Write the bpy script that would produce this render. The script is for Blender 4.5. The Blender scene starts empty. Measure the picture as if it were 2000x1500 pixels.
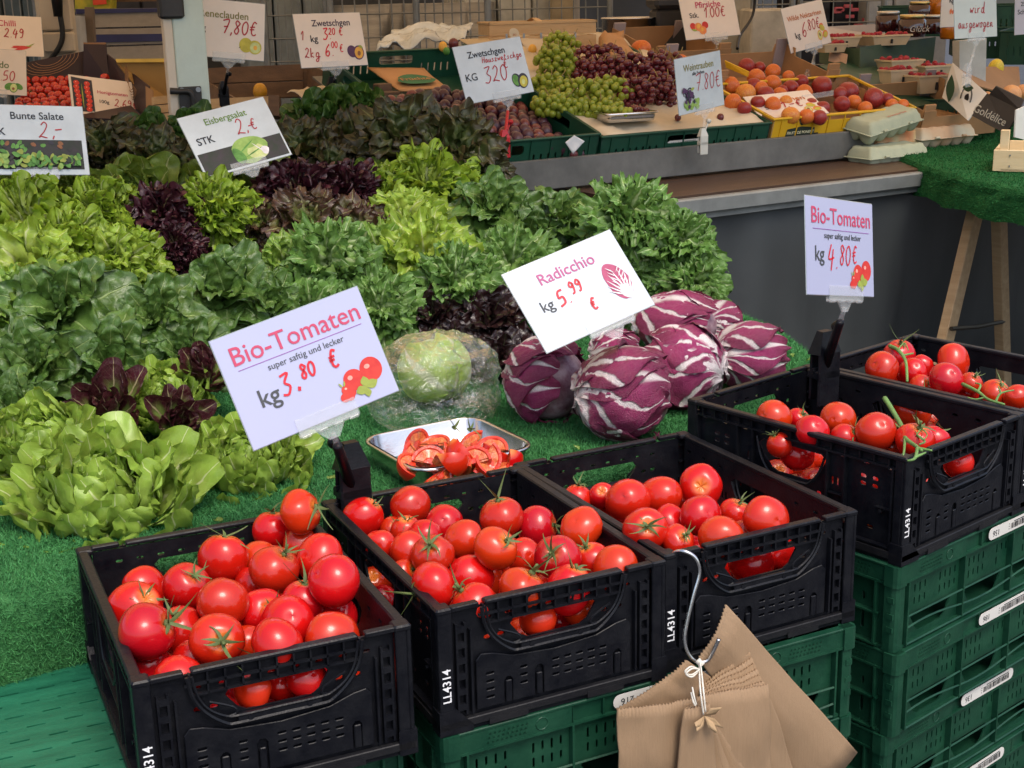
import bpy, math, random
import numpy as np
from mathutils import Vector, Matrix, noise
from math import sin, cos, pi, radians as rad, atan2, sqrt, degrees
random.seed(7); RNG = np.random.RandomState(11)
ORDN = 'first second third fourth fifth sixth seventh eighth ninth tenth eleventh twelfth thirteenth fourteenth fifteenth sixteenth seventeenth eighteenth nineteenth twentieth'.split()
ORDN += ['twenty-'+w for w in ORDN[:9]]+['thirtieth']+['thirty-'+w for w in ORDN[:9]]
S = bpy.context.scene; COL = S.collection
# ------------------------------------------------ camera, world, sun, exposure
FPX = 2713.86; PITCH = rad(15.817); ROLL = rad(-1.2853); CAM = Vector((0, 0, 1.55))
_w = Vector((0, cos(PITCH), -sin(PITCH))); _u = Vector((0, sin(PITCH), cos(PITCH))); _x = Vector((1, 0, 0))
CX = _x*cos(ROLL) + _u*sin(ROLL); CU = _u*cos(ROLL) - _x*sin(ROLL)
cd = bpy.data.cameras.new('camera'); cam = bpy.data.objects.new('camera', cd); COL.objects.link(cam)
m = Matrix((CX, CU, -_w)).transposed().to_4x4(); m.translation = CAM; cam.matrix_world = m
cd.sensor_width = 36; cd.lens = FPX*36/2000; cd.clip_start = .05; cd.clip_end = 300
S.camera = cam
W = bpy.data.worlds.new('World'); S.world = W; W.use_nodes = True
nt = W.node_tree; sky = nt.nodes.new('ShaderNodeTexSky'); sky.sky_type = 'NISHITA'; sky.sun_disc = False
SUN_EL, SUN_AZ = rad(60), rad(150)          # azimuth clockwise from +Y: high light from behind the camera, a little to the right
sky.sun_elevation = SUN_EL; sky.sun_rotation = SUN_AZ
sky.air_density = 1.0; sky.dust_density = 4.0; sky.ozone_density = 1.0
nt.links.new(sky.outputs[0], nt.nodes['Background'].inputs[0]); nt.nodes['Background'].inputs[1].default_value = .15
sd = bpy.data.lights.new('sun', 'SUN'); so = bpy.data.objects.new('sun', sd); COL.objects.link(so)
sd.energy = .68; sd.angle = rad(20); sd.color = (1, .95, .87)
_d = Vector((sin(SUN_AZ)*cos(SUN_EL), cos(SUN_AZ)*cos(SUN_EL), sin(SUN_EL)))
so.rotation_euler = _d.to_track_quat('Z', 'Y').to_euler(); so.location = (0, 0, 6)
S.view_settings.view_transform = 'Standard'; S.view_settings.look = 'None'; S.view_settings.gamma = 1
S.view_settings.use_curve_mapping = False; S.view_settings.exposure = .90
# ------------------------------------------------ picture helpers (place things where their rays meet a known plane)
def ray(px, py): return _w + CX*((px-1000)/FPX) - CU*((py-750)/FPX)
def az(px, py, z): d = ray(px, py); return CAM + d*((z-CAM.z)/d.z)
def ay(px, py, y): d = ray(px, py); return CAM + d*(y/d.y)
def aplane(px, py, p0, n): d = ray(px, py); return CAM + d*((Vector(p0)-CAM).dot(n)/d.dot(n))
# ------------------------------------------------ materials
def N(t, k, **v):
    n = t.nodes.new('ShaderNode'+k)
    for a, b in v.items(): setattr(n, a, b)
    return n
def setin(n, **v):
    for a, b in v.items():
        i = n.inputs[a.replace('_', ' ')]
        if hasattr(i.default_value, '__len__') and len(b) == 3 and len(i.default_value) == 4: b = (*b, 1)
        i.default_value = b
MATS = {}
def mat(name, c, rough=.5, c2=None, ns=8, bump=0, bs=60, metal=0, trans=0, coat=0, sss=0, spec=.5, transl=0, alpha=1, amount=.25, detail=5, emit=0, wave=0, stretch=(1,1,1), ior=1.45, rvar=0):
    if name in MATS: return MATS[name]
    M = bpy.data.materials.new(name); M.use_nodes = True; t = M.node_tree; b = t.nodes['Principled BSDF']
    if c2 is None: c2 = tuple(x*(1-amount) for x in c); c1 = tuple(min(1, x*(1+amount*.6)) for x in c)
    else: c1 = c
    tc = N(t, 'TexCoord'); mp = N(t, 'Mapping'); t.links.new(tc.outputs['Object'], mp.inputs[0]); mp.inputs['Scale'].default_value = stretch
    oi = N(t, 'ObjectInfo'); ad = N(t, 'VectorMath', operation='ADD'); t.links.new(mp.outputs[0], ad.inputs[0])
    cm = N(t, 'VectorMath', operation='SCALE'); cm.inputs[0].default_value = (7, 3, 5); t.links.new(oi.outputs['Random'], cm.inputs['Scale']); t.links.new(cm.outputs[0], ad.inputs[1])
    no = N(t, 'TexNoise'); setin(no, Scale=ns, Detail=detail, Roughness=.62); t.links.new(ad.outputs[0], no.inputs[0])
    rp = N(t, 'ValToRGB'); rp.color_ramp.elements[0].position = .3; rp.color_ramp.elements[1].position = .7
    rp.color_ramp.elements[0].color = (*c2, 1); rp.color_ramp.elements[1].color = (*c1, 1)
    t.links.new(no.outputs[0], rp.inputs[0]); t.links.new(rp.outputs[0], b.inputs['Base Color'])
    setin(b, Roughness=rough, Metallic=metal, IOR=ior); b.inputs['Specular IOR Level'].default_value = spec
    b.inputs['Transmission Weight'].default_value = trans; b.inputs['Coat Weight'].default_value = coat; b.inputs['Coat Roughness'].default_value = .12
    if sss: b.inputs['Subsurface Weight'].default_value = sss; b.inputs['Subsurface Radius'].default_value = (.6, .2, .08); b.inputs['Subsurface Scale'].default_value = .008
    if alpha < 1: b.inputs['Alpha'].default_value = alpha
    if rvar:
        mr = N(t, 'MapRange'); setin(mr, To_Min=max(.02, rough-rvar), To_Max=rough+rvar); t.links.new(no.outputs[0], mr.inputs[0]); t.links.new(mr.outputs[0], b.inputs['Roughness'])
    if bump:
        if wave:
            n2 = N(t, 'TexWave'); setin(n2, Scale=wave, Distortion=1.5, Detail=2); t.links.new(mp.outputs[0], n2.inputs[0]); bo = n2.outputs['Fac']
        else:
            n2 = N(t, 'TexNoise'); setin(n2, Scale=bs, Detail=3); t.links.new(ad.outputs[0], n2.inputs[0]); bo = n2.outputs[0]
        bp = N(t, 'Bump'); setin(bp, Strength=bump, Distance=.004); t.links.new(bo, bp.inputs['Height']); t.links.new(bp.outputs[0], b.inputs['Normal'])
    if emit: b.inputs['Emission Strength'].default_value = emit; b.inputs['Emission Color'].default_value = (*c, 1)
    if transl:
        tr = N(t, 'BsdfTranslucent'); t.links.new(rp.outputs[0], tr.inputs[0]); mx = N(t, 'MixShader'); mx.inputs[0].default_value = transl
        t.links.new(b.outputs[0], mx.inputs[1]); t.links.new(tr.outputs[0], mx.inputs[2]); t.links.new(mx.outputs[0], t.nodes['Material Output'].inputs[0])
    MATS[name] = M; return M
def leafmat(name, base, edge, rib, rough=.38, ribw=.09, veins=.35, vfreq=9, transl=.28, edge0=.35, edge1=.95, bump=.5, tint=.25, net=.35, fan=0):
    """leaf: UV x runs across, y from stalk to tip; pale midrib and side veins, margin of another colour"""
    M = bpy.data.materials.new(name); M.use_nodes = True; t = M.node_tree; b = t.nodes['Principled BSDF']; L = t.links.new
    uv = N(t, 'UVMap'); sp = N(t, 'SeparateXYZ'); L(uv.outputs[0], sp.inputs[0])
    def mth(op, a, b_=None, c=None, cl=False):
        n = N(t, 'Math', operation=op); n.use_clamp = cl
        for i, v in enumerate((a, b_, c)):
            if v is None: continue
            if isinstance(v, (int, float)): n.inputs[i].default_value = v
            else: L(v, n.inputs[i])
        return n.outputs[0]
    def mrange(v, a, b_, c=0, d=1):
        n = N(t, 'MapRange', interpolation_type='SMOOTHSTEP'); L(v, n.inputs[0])
        for k, x in zip(('From Min', 'From Max', 'To Min', 'To Max'), (a, b_, c, d)):
            if isinstance(x, (int, float)): n.inputs[k].default_value = x
            else: L(x, n.inputs[k])
        return n.outputs[0]
    tc = N(t, 'TexCoord'); oi = N(t, 'ObjectInfo')
    no = N(t, 'TexNoise'); setin(no, Scale=45, Detail=4); L(tc.outputs['Object'], no.inputs[0])
    nl = N(t, 'TexNoise'); setin(nl, Scale=5, Detail=3); L(uv.outputs[0], nl.inputs[0])
    au = mth('ABSOLUTE', mth('SUBTRACT', sp.outputs[0], .5)); v = sp.outputs[1]
    wob = mth('MULTIPLY', mth('SUBTRACT', nl.outputs[0], .5), .22)
    ww = mth('MULTIPLY', mth('SUBTRACT', 1.08, v), ribw)
    ribm = mrange(mth('DIVIDE', mth('ABSOLUTE', mth('ADD', mth('SUBTRACT', sp.outputs[0], .5), mth('MULTIPLY', wob, .15))), mth('MAXIMUM', ww, .004)), 1.25, .35)
    s = mth('ADD', mth('SUBTRACT', v, mth('MULTIPLY', au, .95)), mth('MULTIPLY', wob, .5))
    sv = mth('ABSOLUTE', mth('SINE', mth('MULTIPLY', s, vfreq*pi)))
    vein = mth('MULTIPLY', mrange(sv, mth('ADD', .07, mth('MULTIPLY', mth('SUBTRACT', 1, v), .10)), 0.0), mrange(au, .5, .15, .25, 1))
    if fan:
        n5 = N(t, 'TexNoise'); setin(n5, Scale=9, Detail=4); L(uv.outputs[0], n5.inputs[0])
        ang = mth('ARCTAN2', mth('ADD', mth('SUBTRACT', sp.outputs[0], .5), mth('MULTIPLY', mth('SUBTRACT', n5.outputs[0], .5), .09)), mth('ADD', mth('MULTIPLY', v, .75), .10))
        sv = mth('ABSOLUTE', mth('SINE', mth('MULTIPLY', ang, fan)))
        th_ = mth('ADD', mth('MULTIPLY', mth('POWER', mth('SUBTRACT', 1.0, v, cl=True), 1.3), .75), .06)
        vein = mrange(sv, mth('MULTIPLY', th_, 1.25), mth('MULTIPLY', th_, .45))
        vein = mth('MAXIMUM', vein, mrange(mth('ADD', v, mth('MULTIPLY', mth('SUBTRACT', n5.outputs[0], .5), .5)), .26, .06))
    vo = N(t, 'TexVoronoi', feature='DISTANCE_TO_EDGE'); setin(vo, Scale=vfreq*1.6); L(uv.outputs[0], vo.inputs[0])
    v2 = mth('MULTIPLY', mrange(vo.outputs['Distance'], .06, .0), net)
    vm = mth('MULTIPLY', mth('MAXIMUM', vein, v2), veins)
    msk = mth('MAXIMUM', ribm, vm, cl=True)
    ed = mth('MAXIMUM', mth('MULTIPLY', au, 2), mth('POWER', v, 1.6))
    em = mrange(mth('ADD', ed, mth('MULTIPLY', mth('SUBTRACT', no.outputs[0], .5), .5)), edge0, edge1)
    m1 = N(t, 'Mix', data_type='RGBA'); L(em, m1.inputs[0]); m1.inputs[6].default_value = (*base, 1); m1.inputs[7].default_value = (*edge, 1)
    m2 = N(t, 'Mix', data_type='RGBA'); L(msk, m2.inputs[0]); L(m1.outputs[2], m2.inputs[6]); m2.inputs[7].default_value = (*rib, 1)
    hs = N(t, 'HueSaturation'); L(m2.outputs[2], hs.inputs['Color'])
    L(mth('ADD', 1-tint*.5, mth('MULTIPLY', oi.outputs['Random'], tint)), hs.inputs['Value'])
    L(mth('ADD', .49, mth('MULTIPLY', nl.outputs[0], .02)), hs.inputs['Hue'])
    m3 = N(t, 'Mix', data_type='RGBA', blend_type='MULTIPLY'); m3.inputs[0].default_value = 1; L(hs.outputs[0], m3.inputs[6])
    L(mrange(no.outputs[0], .3, .7, .78, 1.1), m3.inputs[7])
    L(m3.outputs[2], b.inputs['Base Color'])
    setin(b, Roughness=rough)
    bp = N(t, 'Bump'); setin(bp, Strength=bump, Distance=.003); L(mth('ADD', no.outputs[0], mth('MULTIPLY', msk, -.9)), bp.inputs['Height']); L(bp.outputs[0], b.inputs['Normal'])
    tr = N(t, 'BsdfTranslucent'); L(m3.outputs[2], tr.inputs[0]); mx = N(t, 'MixShader'); mx.inputs[0].default_value = transl
    L(b.outputs[0], mx.inputs[1]); L(tr.outputs[0], mx.inputs[2]); L(mx.outputs[0], t.nodes['Material Output'].inputs[0])
    return M
# ------------------------------------------------ object helpers
def tag(o, label=None, cat=None, group=None, kind=None):
    if label: o['label'] = label
    if cat: o['category'] = cat
    if group: o['group'] = group
    if kind: o['kind'] = kind
    return o
def link(name, me, mt=None, parent=None, M=None):
    o = bpy.data.objects.new(name, me); COL.objects.link(o)
    if parent is not None: o.parent = parent
    if M is not None: o.matrix_local = M
    if mt is not None and me is not None:
        if not me.materials: me.materials.append(mt)
    return o
def empty(name, loc=(0, 0, 0), rz=0, label=None, cat=None, group=None, M=None):
    o = bpy.data.objects.new(name, None); COL.objects.link(o); o.empty_display_size = .02
    o.matrix_local = M if M is not None else Matrix.Translation(loc) @ Matrix.Rotation(rz, 4, 'Z')
    return tag(o, label, cat, group)
def mesh(vs, fs, smooth=False, uv=None, name='mesh'):
    me = bpy.data.meshes.new(name); me.from_pydata([tuple(v) for v in vs], [], [tuple(f) for f in fs])
    if smooth: me.polygons.foreach_set('use_smooth', [True]*len(me.polygons))
    if uv is not None:
        l = me.uv_layers.new(name='UVMap'); idx = np.empty(len(me.loops), np.int32); me.loops.foreach_get('vertex_index', idx)
        l.data.foreach_set('uv', np.asarray(uv, np.float32)[idx].ravel())
    me.update(); return me
class G:
    """collects simple shapes into one mesh"""
    def __init__(s): s.v = []; s.f = []; s.mi = []
    def add(s, vs, fs, mi=0):
        n = len(s.v); s.v += [tuple(v) for v in vs]; s.f += [tuple(i+n for i in f) for f in fs]; s.mi += [mi]*len(fs); return s
    def box(s, x0, x1, y0, y1, z0, z1, M=None, c=0, mi=0):
        """box; c > 0 chamfers the four vertical-ish corners and top edges a little"""
        if c:
            prof = [(x0+c, y0), (x1-c, y0), (x1, y0+c), (x1, y1-c), (x1-c, y1), (x0+c, y1), (x0, y1-c), (x0, y0+c)]
            cx, cy = (x0+x1)/2, (y0+y1)/2; lx = max(1e-5, (x1-x0)/2); ly = max(1e-5, (y1-y0)/2)
            sh = lambda p, k: (cx+(p[0]-cx)*(1-k/lx), cy+(p[1]-cy)*(1-k/ly))
            vs = [(*sh(p, c), z0) for p in prof]+[(*p, z0+c) for p in prof]+[(*p, z1-c) for p in prof]+[(*sh(p, c), z1) for p in prof]
            fs = [tuple(range(7, -1, -1)), tuple(range(24, 32))]
            for r in range(3):
                for i in range(8): j = (i+1) % 8; fs.append((r*8+i, r*8+j, r*8+8+j, r*8+8+i))
        else:
            vs = [(x0,y0,z0),(x1,y0,z0),(x1,y1,z0),(x0,y1,z0),(x0,y0,z1),(x1,y0,z1),(x1,y1,z1),(x0,y1,z1)]
            fs = [(3,2,1,0),(4,5,6,7),(0,1,5,4),(1,2,6,5),(2,3,7,6),(3,0,4,7)]
        if M is not None: vs = [M @ Vector(v) for v in vs]
        return s.add(vs, fs, mi)
    def tube(s, pts, r, n=6, cap=True, mi=0, flat=1):
        pts = [Vector(p) for p in pts]; rs = r if hasattr(r, '__len__') else [r]*len(pts); rings = []; up = None
        for i, p in enumerate(pts):
            d = (pts[min(i+1, len(pts)-1)] - pts[max(i-1, 0)]).normalized()
            if up is None: up = Vector((0, 0, 1)) if abs(d.z) < .9 else Vector((1, 0, 0))
            a = d.cross(up).normalized(); up = a.cross(d).normalized()
            rings.append([p + (a*cos(2*pi*k/n) + up*sin(2*pi*k/n)*flat)*rs[i] for k in range(n)])
        vs = [v for R_ in rings for v in R_]; fs = []
        for i in range(len(pts)-1):
            for k in range(n): k2 = (k+1) % n; fs.append((i*n+k, i*n+k2, (i+1)*n+k2, (i+1)*n+k))
        if cap: fs += [tuple(range(n-1, -1, -1)), tuple((len(pts)-1)*n+k for k in range(n))]
        return s.add(vs, fs, mi)
    def lathe(s, prof, n=20, M=None, mi=0):
        vs = []; fs = []
        for (r, z) in prof:
            for k in range(n): vs.append(Vector((r*cos(2*pi*k/n), r*sin(2*pi*k/n), z)))
        for i in range(len(prof)-1):
            for k in range(n): k2 = (k+1) % n; fs.append((i*n+k, i*n+k2, (i+1)*n+k2, (i+1)*n+k))
        if M is not None: vs = [M @ v for v in vs]
        return s.add(vs, fs, mi)
    def mesh(s, smooth=False, name='mesh'):
        me = mesh(s.v, s.f, smooth, name=name)
        if any(s.mi): me.polygons.foreach_set('material_index', s.mi)
        return me
    def obj(s, name, mt, parent=None, M=None, smooth=False):
        me = s.mesh(smooth, name)
        for m_ in (mt if isinstance(mt, (list, tuple)) else [mt]): me.materials.append(m_)
        return link(name, me, None, parent, M)
def part(name, me, mt, parent, M=None):
    if mt is not None and not me.materials: me.materials.append(mt)
    return link(name, me, None, parent, M)
def sheet(outline, holes, t, bev=0, name='sheet'):
    """flat plate in XY with real holes, thickness t along Z (centred)"""
    c = bpy.data.curves.new('c', 'CURVE'); c.dimensions = '2D'; c.fill_mode = 'BOTH'; c.extrude = max(0, t/2-bev); c.bevel_depth = bev; c.bevel_resolution = 0
    for pl in [outline]+list(holes):
        s = c.splines.new('POLY'); s.points.add(len(pl)-1); s.use_cyclic_u = True
        for p, q in zip(s.points, pl): p.co = (q[0], q[1], 0, 1)
    o = bpy.data.objects.new('c', c); me = bpy.data.meshes.new_from_object(o); bpy.data.objects.remove(o); bpy.data.curves.remove(c); me.name = name
    me.materials.clear(); return me
def rrect(x0, x1, y0, y1, r=.003, n=3):
    r = min(r, (x1-x0)/2*.99, (y1-y0)/2*.99); o = []
    for cx, cy, a in ((x1-r, y1-r, 0), (x0+r, y1-r, 90), (x0+r, y0+r, 180), (x1-r, y0+r, 270)):
        for k in range(n+1): an = rad(a+90*k/n); o.append((cx+r*cos(an), cy+r*sin(an)))
    return o
TEXT = {}
def text(body, size, align='CENTER', bold=0, shear=0, ext=.0001):
    k = (body, size, align, bold, shear)
    if k in TEXT: return TEXT[k]
    c = bpy.data.curves.new('t', 'FONT'); c.body = body; c.size = size; c.align_x = align; c.align_y = 'CENTER'; c.offset = bold*size; c.shear = shear; c.extrude = ext; c.resolution_u = 3
    o = bpy.data.objects.new('t', c); me = bpy.data.meshes.new_from_object(o); bpy.data.objects.remove(o); bpy.data.curves.remove(c); me.name = 'lettering'; me.materials.clear()
    TEXT[k] = me; return me
def joined(parts_):
    """[(mesh, matrix)] -> one mesh"""
    vs = []; fs = []
    for me, M in parts_:
        n = len(vs); vs += [tuple(M @ v.co) for v in me.vertices]; fs += [tuple(i+n for i in p.vertices) for p in me.polygons]
    return mesh(vs, fs)
T_ = Matrix.Translation
def RX(a): return Matrix.Rotation(a, 4, 'X')
def RY(a): return Matrix.Rotation(a, 4, 'Y')
def RZ(a): return Matrix.Rotation(a, 4, 'Z')
def SC(x, y=None, z=None): return Matrix.Diagonal((x, y if y else x, z if z else x, 1))
def frame(o, ex, ey): 
    ex = Vector(ex).normalized(); ey = Vector(ey); ey = (ey-ex*ey.dot(ex)).normalized(); ez = ex.cross(ey)
    M = Matrix((ex, ey, ez)).transposed().to_4x4(); M.translation = Vector(o); return M
def smooth_poly(pts, k=5):
    P = [Vector(p).to_3d() if len(p) == 2 else Vector(p) for p in pts]; o = []
    for i in range(len(P)-1):
        a, b, c, d = P[max(i-1, 0)], P[i], P[i+1], P[min(i+2, len(P)-1)]
        for j in range(k):
            t = j/k; o.append(.5*((2*b)+(c-a)*t+(2*a-5*b+4*c-d)*t*t+(3*b-a-3*c+d)*t**3))
    o.append(P[-1]); return o
# stroke letters for the hand-written prices (unit box, baseline 0)
STK = {'0': [[(.5,1),(.2,.8),(.15,.35),(.4,0),(.7,.2),(.75,.7),(.5,1)]], '1': [[(.2,.65),(.55,1),(.45,0)]],
'2': [[(.2,.8),(.45,1),(.7,.8),(.5,.4),(.1,.05),(.3,.1),(.8,0)]], '3': [[(.15,.95),(.75,1),(.4,.6),(.75,.35),(.5,0),(.1,.05)]],
'4': [[(.4,1),(.15,.4),(.8,.45)],[(.65,.8),(.5,-.1)]], '5': [[(.75,1),(.3,.95),(.2,.55),(.6,.55),(.65,.15),(.1,0)]],
'6': [[(.7,1),(.3,.6),(.2,.15),(.5,0),(.7,.25),(.5,.45),(.25,.25)]], '7': [[(.1,.95),(.8,1),(.4,0)],[(.25,.5),(.75,.52)]],
'8': [[(.65,.85),(.4,1),(.25,.8),(.65,.3),(.45,0),(.2,.25),(.7,.75),(.65,.85)]], '9': [[(.7,.8),(.4,1),(.2,.7),(.5,.55),(.7,.8),(.6,.1),(.3,0)]],
'.': [[(.25,.05),(.3,0)]], ',': [[(.3,.1),(.2,-.15)]], '-': [[(.1,.45),(.75,.5)]], 
'€': [[(.8,.9),(.5,1),(.3,.6),(.35,.15),(.6,0),(.85,.1)],[(.1,.6),(.65,.65)],[(.1,.42),(.6,.45)]],
'S': [[(.8,.9),(.4,1),(.3,.7),(.7,.4),(.5,0),(.1,.1)]], 'H': [[(.2,1),(.1,0)],[(.8,1),(.7,0)],[(.1,.5),(.8,.5)]],
'a': [[(.7,.45),(.4,.5),(.15,.2),(.4,0),(.65,.4),(.7,.05),(.9,.05)]], 'b': [[(.2,1),(.2,0),(.6,.1),(.6,.4),(.2,.4)]], 'c': [[(.7,.45),(.3,.45),(.2,.1),(.5,0),(.8,.1)]],
'd': [[(.6,.4),(.3,.45),(.15,.1),(.5,.05),(.7,1),(.65,.05),(.85,0)]], 'e': [[(.1,.2),(.6,.3),(.4,.5),(.15,.2),(.4,0),(.85,.1)]],
'g': [[(.65,.45),(.3,.45),(.2,.1),(.6,.1),(.65,.45),(.6,-.3),(.3,-.45),(.2,-.25),(.9,.1)]], 'h': [[(.3,1),(.15,0),(.3,.4),(.55,.4),(.55,.05),(.8,.05)]],
'i': [[(.3,.45),(.3,.05),(.6,.05)],[(.35,.65),(.36,.67)]], 'l': [[(.3,.1),(.6,.8),(.4,1),(.3,.1),(.6,.02)]], 'k': [[(.2,1),(.2,0)],[(.6,.5),(.2,.25),(.7,0)]],
'n': [[(.15,.45),(.2,0),(.3,.4),(.55,.4),(.6,.05),(.85,.05)]], 'o': [[(.5,.5),(.2,.35),(.25,.05),(.6,.05),(.65,.4),(.5,.5),(.9,.4)]],
'r': [[(.15,.45),(.2,0),(.25,.35),(.6,.45)]], 's': [[(.6,.45),(.3,.45),(.55,.15),(.3,0),(.1,.05)]], 't': [[(.4,.9),(.3,.05),(.6,.05)],[(.1,.6),(.65,.62)]],
'u': [[(.15,.45),(.2,.05),(.5,.05),(.6,.45),(.65,.05),(.85,.05)]], 'w': [[(.1,.45),(.2,.05),(.4,.3),(.55,.05),(.75,.45),(.9,.4)]], 'z': [[(.1,.45),(.6,.45),(.15,0),(.7,0)]], ' ': []}
def handwriting(s, h, wd=.09, adv=.62, slant=.12):
    """ribbon strokes, origin at left of baseline"""
    vs = []; fs = []; x = 0
    for ch in s:
        for st in STK.get(ch, []):
            P = smooth_poly(st, 5); P = [Vector(((x+p.x*adv*1.1+p.y*slant)*h, p.y*h, 0)) for p in P]
            n = len(vs)
            for i, p in enumerate(P):
                d = (P[min(i+1, len(P)-1)]-P[max(i-1, 0)]); d = d.normalized() if d.length else Vector((1, 0, 0)); q = Vector((-d.y, d.x, 0))*wd*h*.5
                vs += [p+q, p-q]
            fs += [(n+2*i, n+2*i+1, n+2*i+3, n+2*i+2) for i in range(len(P)-1)]
        x += adv*(.45 if ch in '.,' else .6 if ch == ' ' else .75 if ch in '1i' else 1)
    return mesh(vs, fs), x*h
# ------------------------------------------------ colours
BLACKP = mat('black_plastic', (.011, .0115, .014), .36, c2=(.003, .0035, .006), spec=.24, ns=38, detail=9, bump=.15, bs=220, rvar=.16)
DUSTP = mat('dusty_black_plastic', (.014, .014, .015), .5, spec=.3, c2=(.006, .006, .008), ns=25, bump=.2, bs=160)
GREENP = mat('green_plastic', (.012, .062, .032), .42, spec=.3, c2=(.004, .034, .018), ns=26, detail=9, bump=.15, bs=150, rvar=.16)
LIDP = mat('scratched_green_plastic', (.014, .15, .075), .5, c2=(.006, .085, .042), ns=10, bump=.3, bs=120, stretch=(1, 6, 1), rvar=.15)
DGREENP = mat('dark_green_plastic', (.004, .04, .022), .45, ns=9)
STEEL = mat('stainless_steel', (.62, .62, .62), .22, metal=1, amount=.1, bump=.05, bs=90, stretch=(1, 12, 1))
GALV = mat('galvanised_steel', (.30, .32, .34), .4, metal=1, ns=20)
GREYP = mat('painted_grey_metal', (.12, .12, .11), .5, ns=12, amount=.3, bump=.1)
WHITEP = mat('white_print', (.8, .8, .8), .6, amount=.02)
WOODD = mat('dark_stained_board', (.065, .033, .018), .45, c2=(.035, .018, .01), ns=6, stretch=(1, 9, 9), bump=.15)
WOODL = mat('pale_poplar_wood', (.52, .36, .19), .65, c2=(.42, .27, .13), ns=5, stretch=(1, 9, 9), bump=.25)
WOODM = mat('planed_timber', (.42, .30, .17), .6, c2=(.30, .20, .10), ns=5, stretch=(12, 12, 1), bump=.2)
CARD = mat('brown_cardboard', (.30, .17, .08), .8, ns=7, amount=.15, bump=.1)
KRAFT = mat('kraft_paper', (.30, .195, .11), .75, c2=(.265, .17, .095), ns=5, bump=.3, bs=14, stretch=(170, 170, 2))
CREAMP = mat('cream_paper', (.56, .48, .35), .8, ns=5, amount=.1, bump=.6, bs=25)
CLEAR = mat('clear_plastic', (.75, .78, .78), .08, alpha=.16, spec=.8, amount=.02, coat=.5)
# ------------------------------------------------ setting
ANG = rad(30.3); E1 = Vector((cos(ANG), sin(ANG), 0)); E2 = Vector((-sin(ANG), cos(ANG), 0))
CO = Vector((-.02, 3.52, 0))
def ctr(a, b, z=0): return CO + E1*a + E2*b + Vector((0, 0, z))
def abof(p): d = Vector(p)-CO; return d.dot(E1), d.dot(E2)
SLP = .29
def inc(px, py, h=0):
    n = Vector((0, 0, 1))-E2*SLP; return aplane(px, py, ctr(0, 0, 1.085+h), n)
def CMt(a, b, h=0, r=0): return T_(ctr(a, b, 1.085+SLP*b+h)) @ RZ(ANG+r) @ RX(math.atan(SLP))
def ct(a, b, h=0): return ctr(a, b, 1.085+SLP*b+h)
CM = lambda a, b, z, r=0: T_(ctr(a, b, z)) @ RZ(ANG+r)
g = G(); g.add([(-60, -60, 0), (60, -60, 0), (60, 60, 0), (-60, 60, 0)], [(0, 1, 2, 3)])
tag(g.obj('ground', mat('asphalt', (.06, .06, .062), .85, ns=3, bump=.4, bs=80)), kind='structure')
# turf covered table: front edge runs behind the black crates
def front_y(x): return 1.665 + .57*(x+.554)
edge = [(-1.9, front_y(-1.9)), (-1.2, front_y(-1.2)), (-.554, front_y(-.554)), (0, front_y(0)), (.27, front_y(.27)), (.50, front_y(.5)+.05), (.585, 2.42), (.60, 2.60), (.565, 2.93), (.50, 3.10), (.44, 3.26)]
back = [(.30, 3.34), (-.5, 2.87), (-1.4, 2.35), (-2.0, 2.0)]
tb = G()
tb.add([(x, y, .80) for x, y in edge+back]+[(x, y, .822) for x, y in edge+back], [tuple(range(14, -1, -1)), tuple(range(15, 30))]+[(i, (i+1) % 15, 15+(i+1) % 15, 15+i) for i in range(15)])
table = empty('display_table', (0, 0, 0), 0, 'low trestle table under the bright green turf and salads', 'table')
part('table_top', tb.mesh(), mat('plywood', (.3, .2, .1)), table)
for x, y in ((-1.6, 1.5), (-1.5, 2.1), (.3, 2.3), (.25, 3.1)): G().tube([(x, y, 0), (x, y, .8)], .02, 8).obj('leg', GALV, table)
TURF = mat('artificial_turf', (.05, .18, .055), .75, c2=(.025, .11, .033), ns=16, detail=8, bump=.9, bs=420, spec=.2)
TURFB = mat('turf_fibre', (.07, .26, .075), .6, c2=(.032, .15, .045), ns=24, spec=.25, amount=.3)
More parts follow.
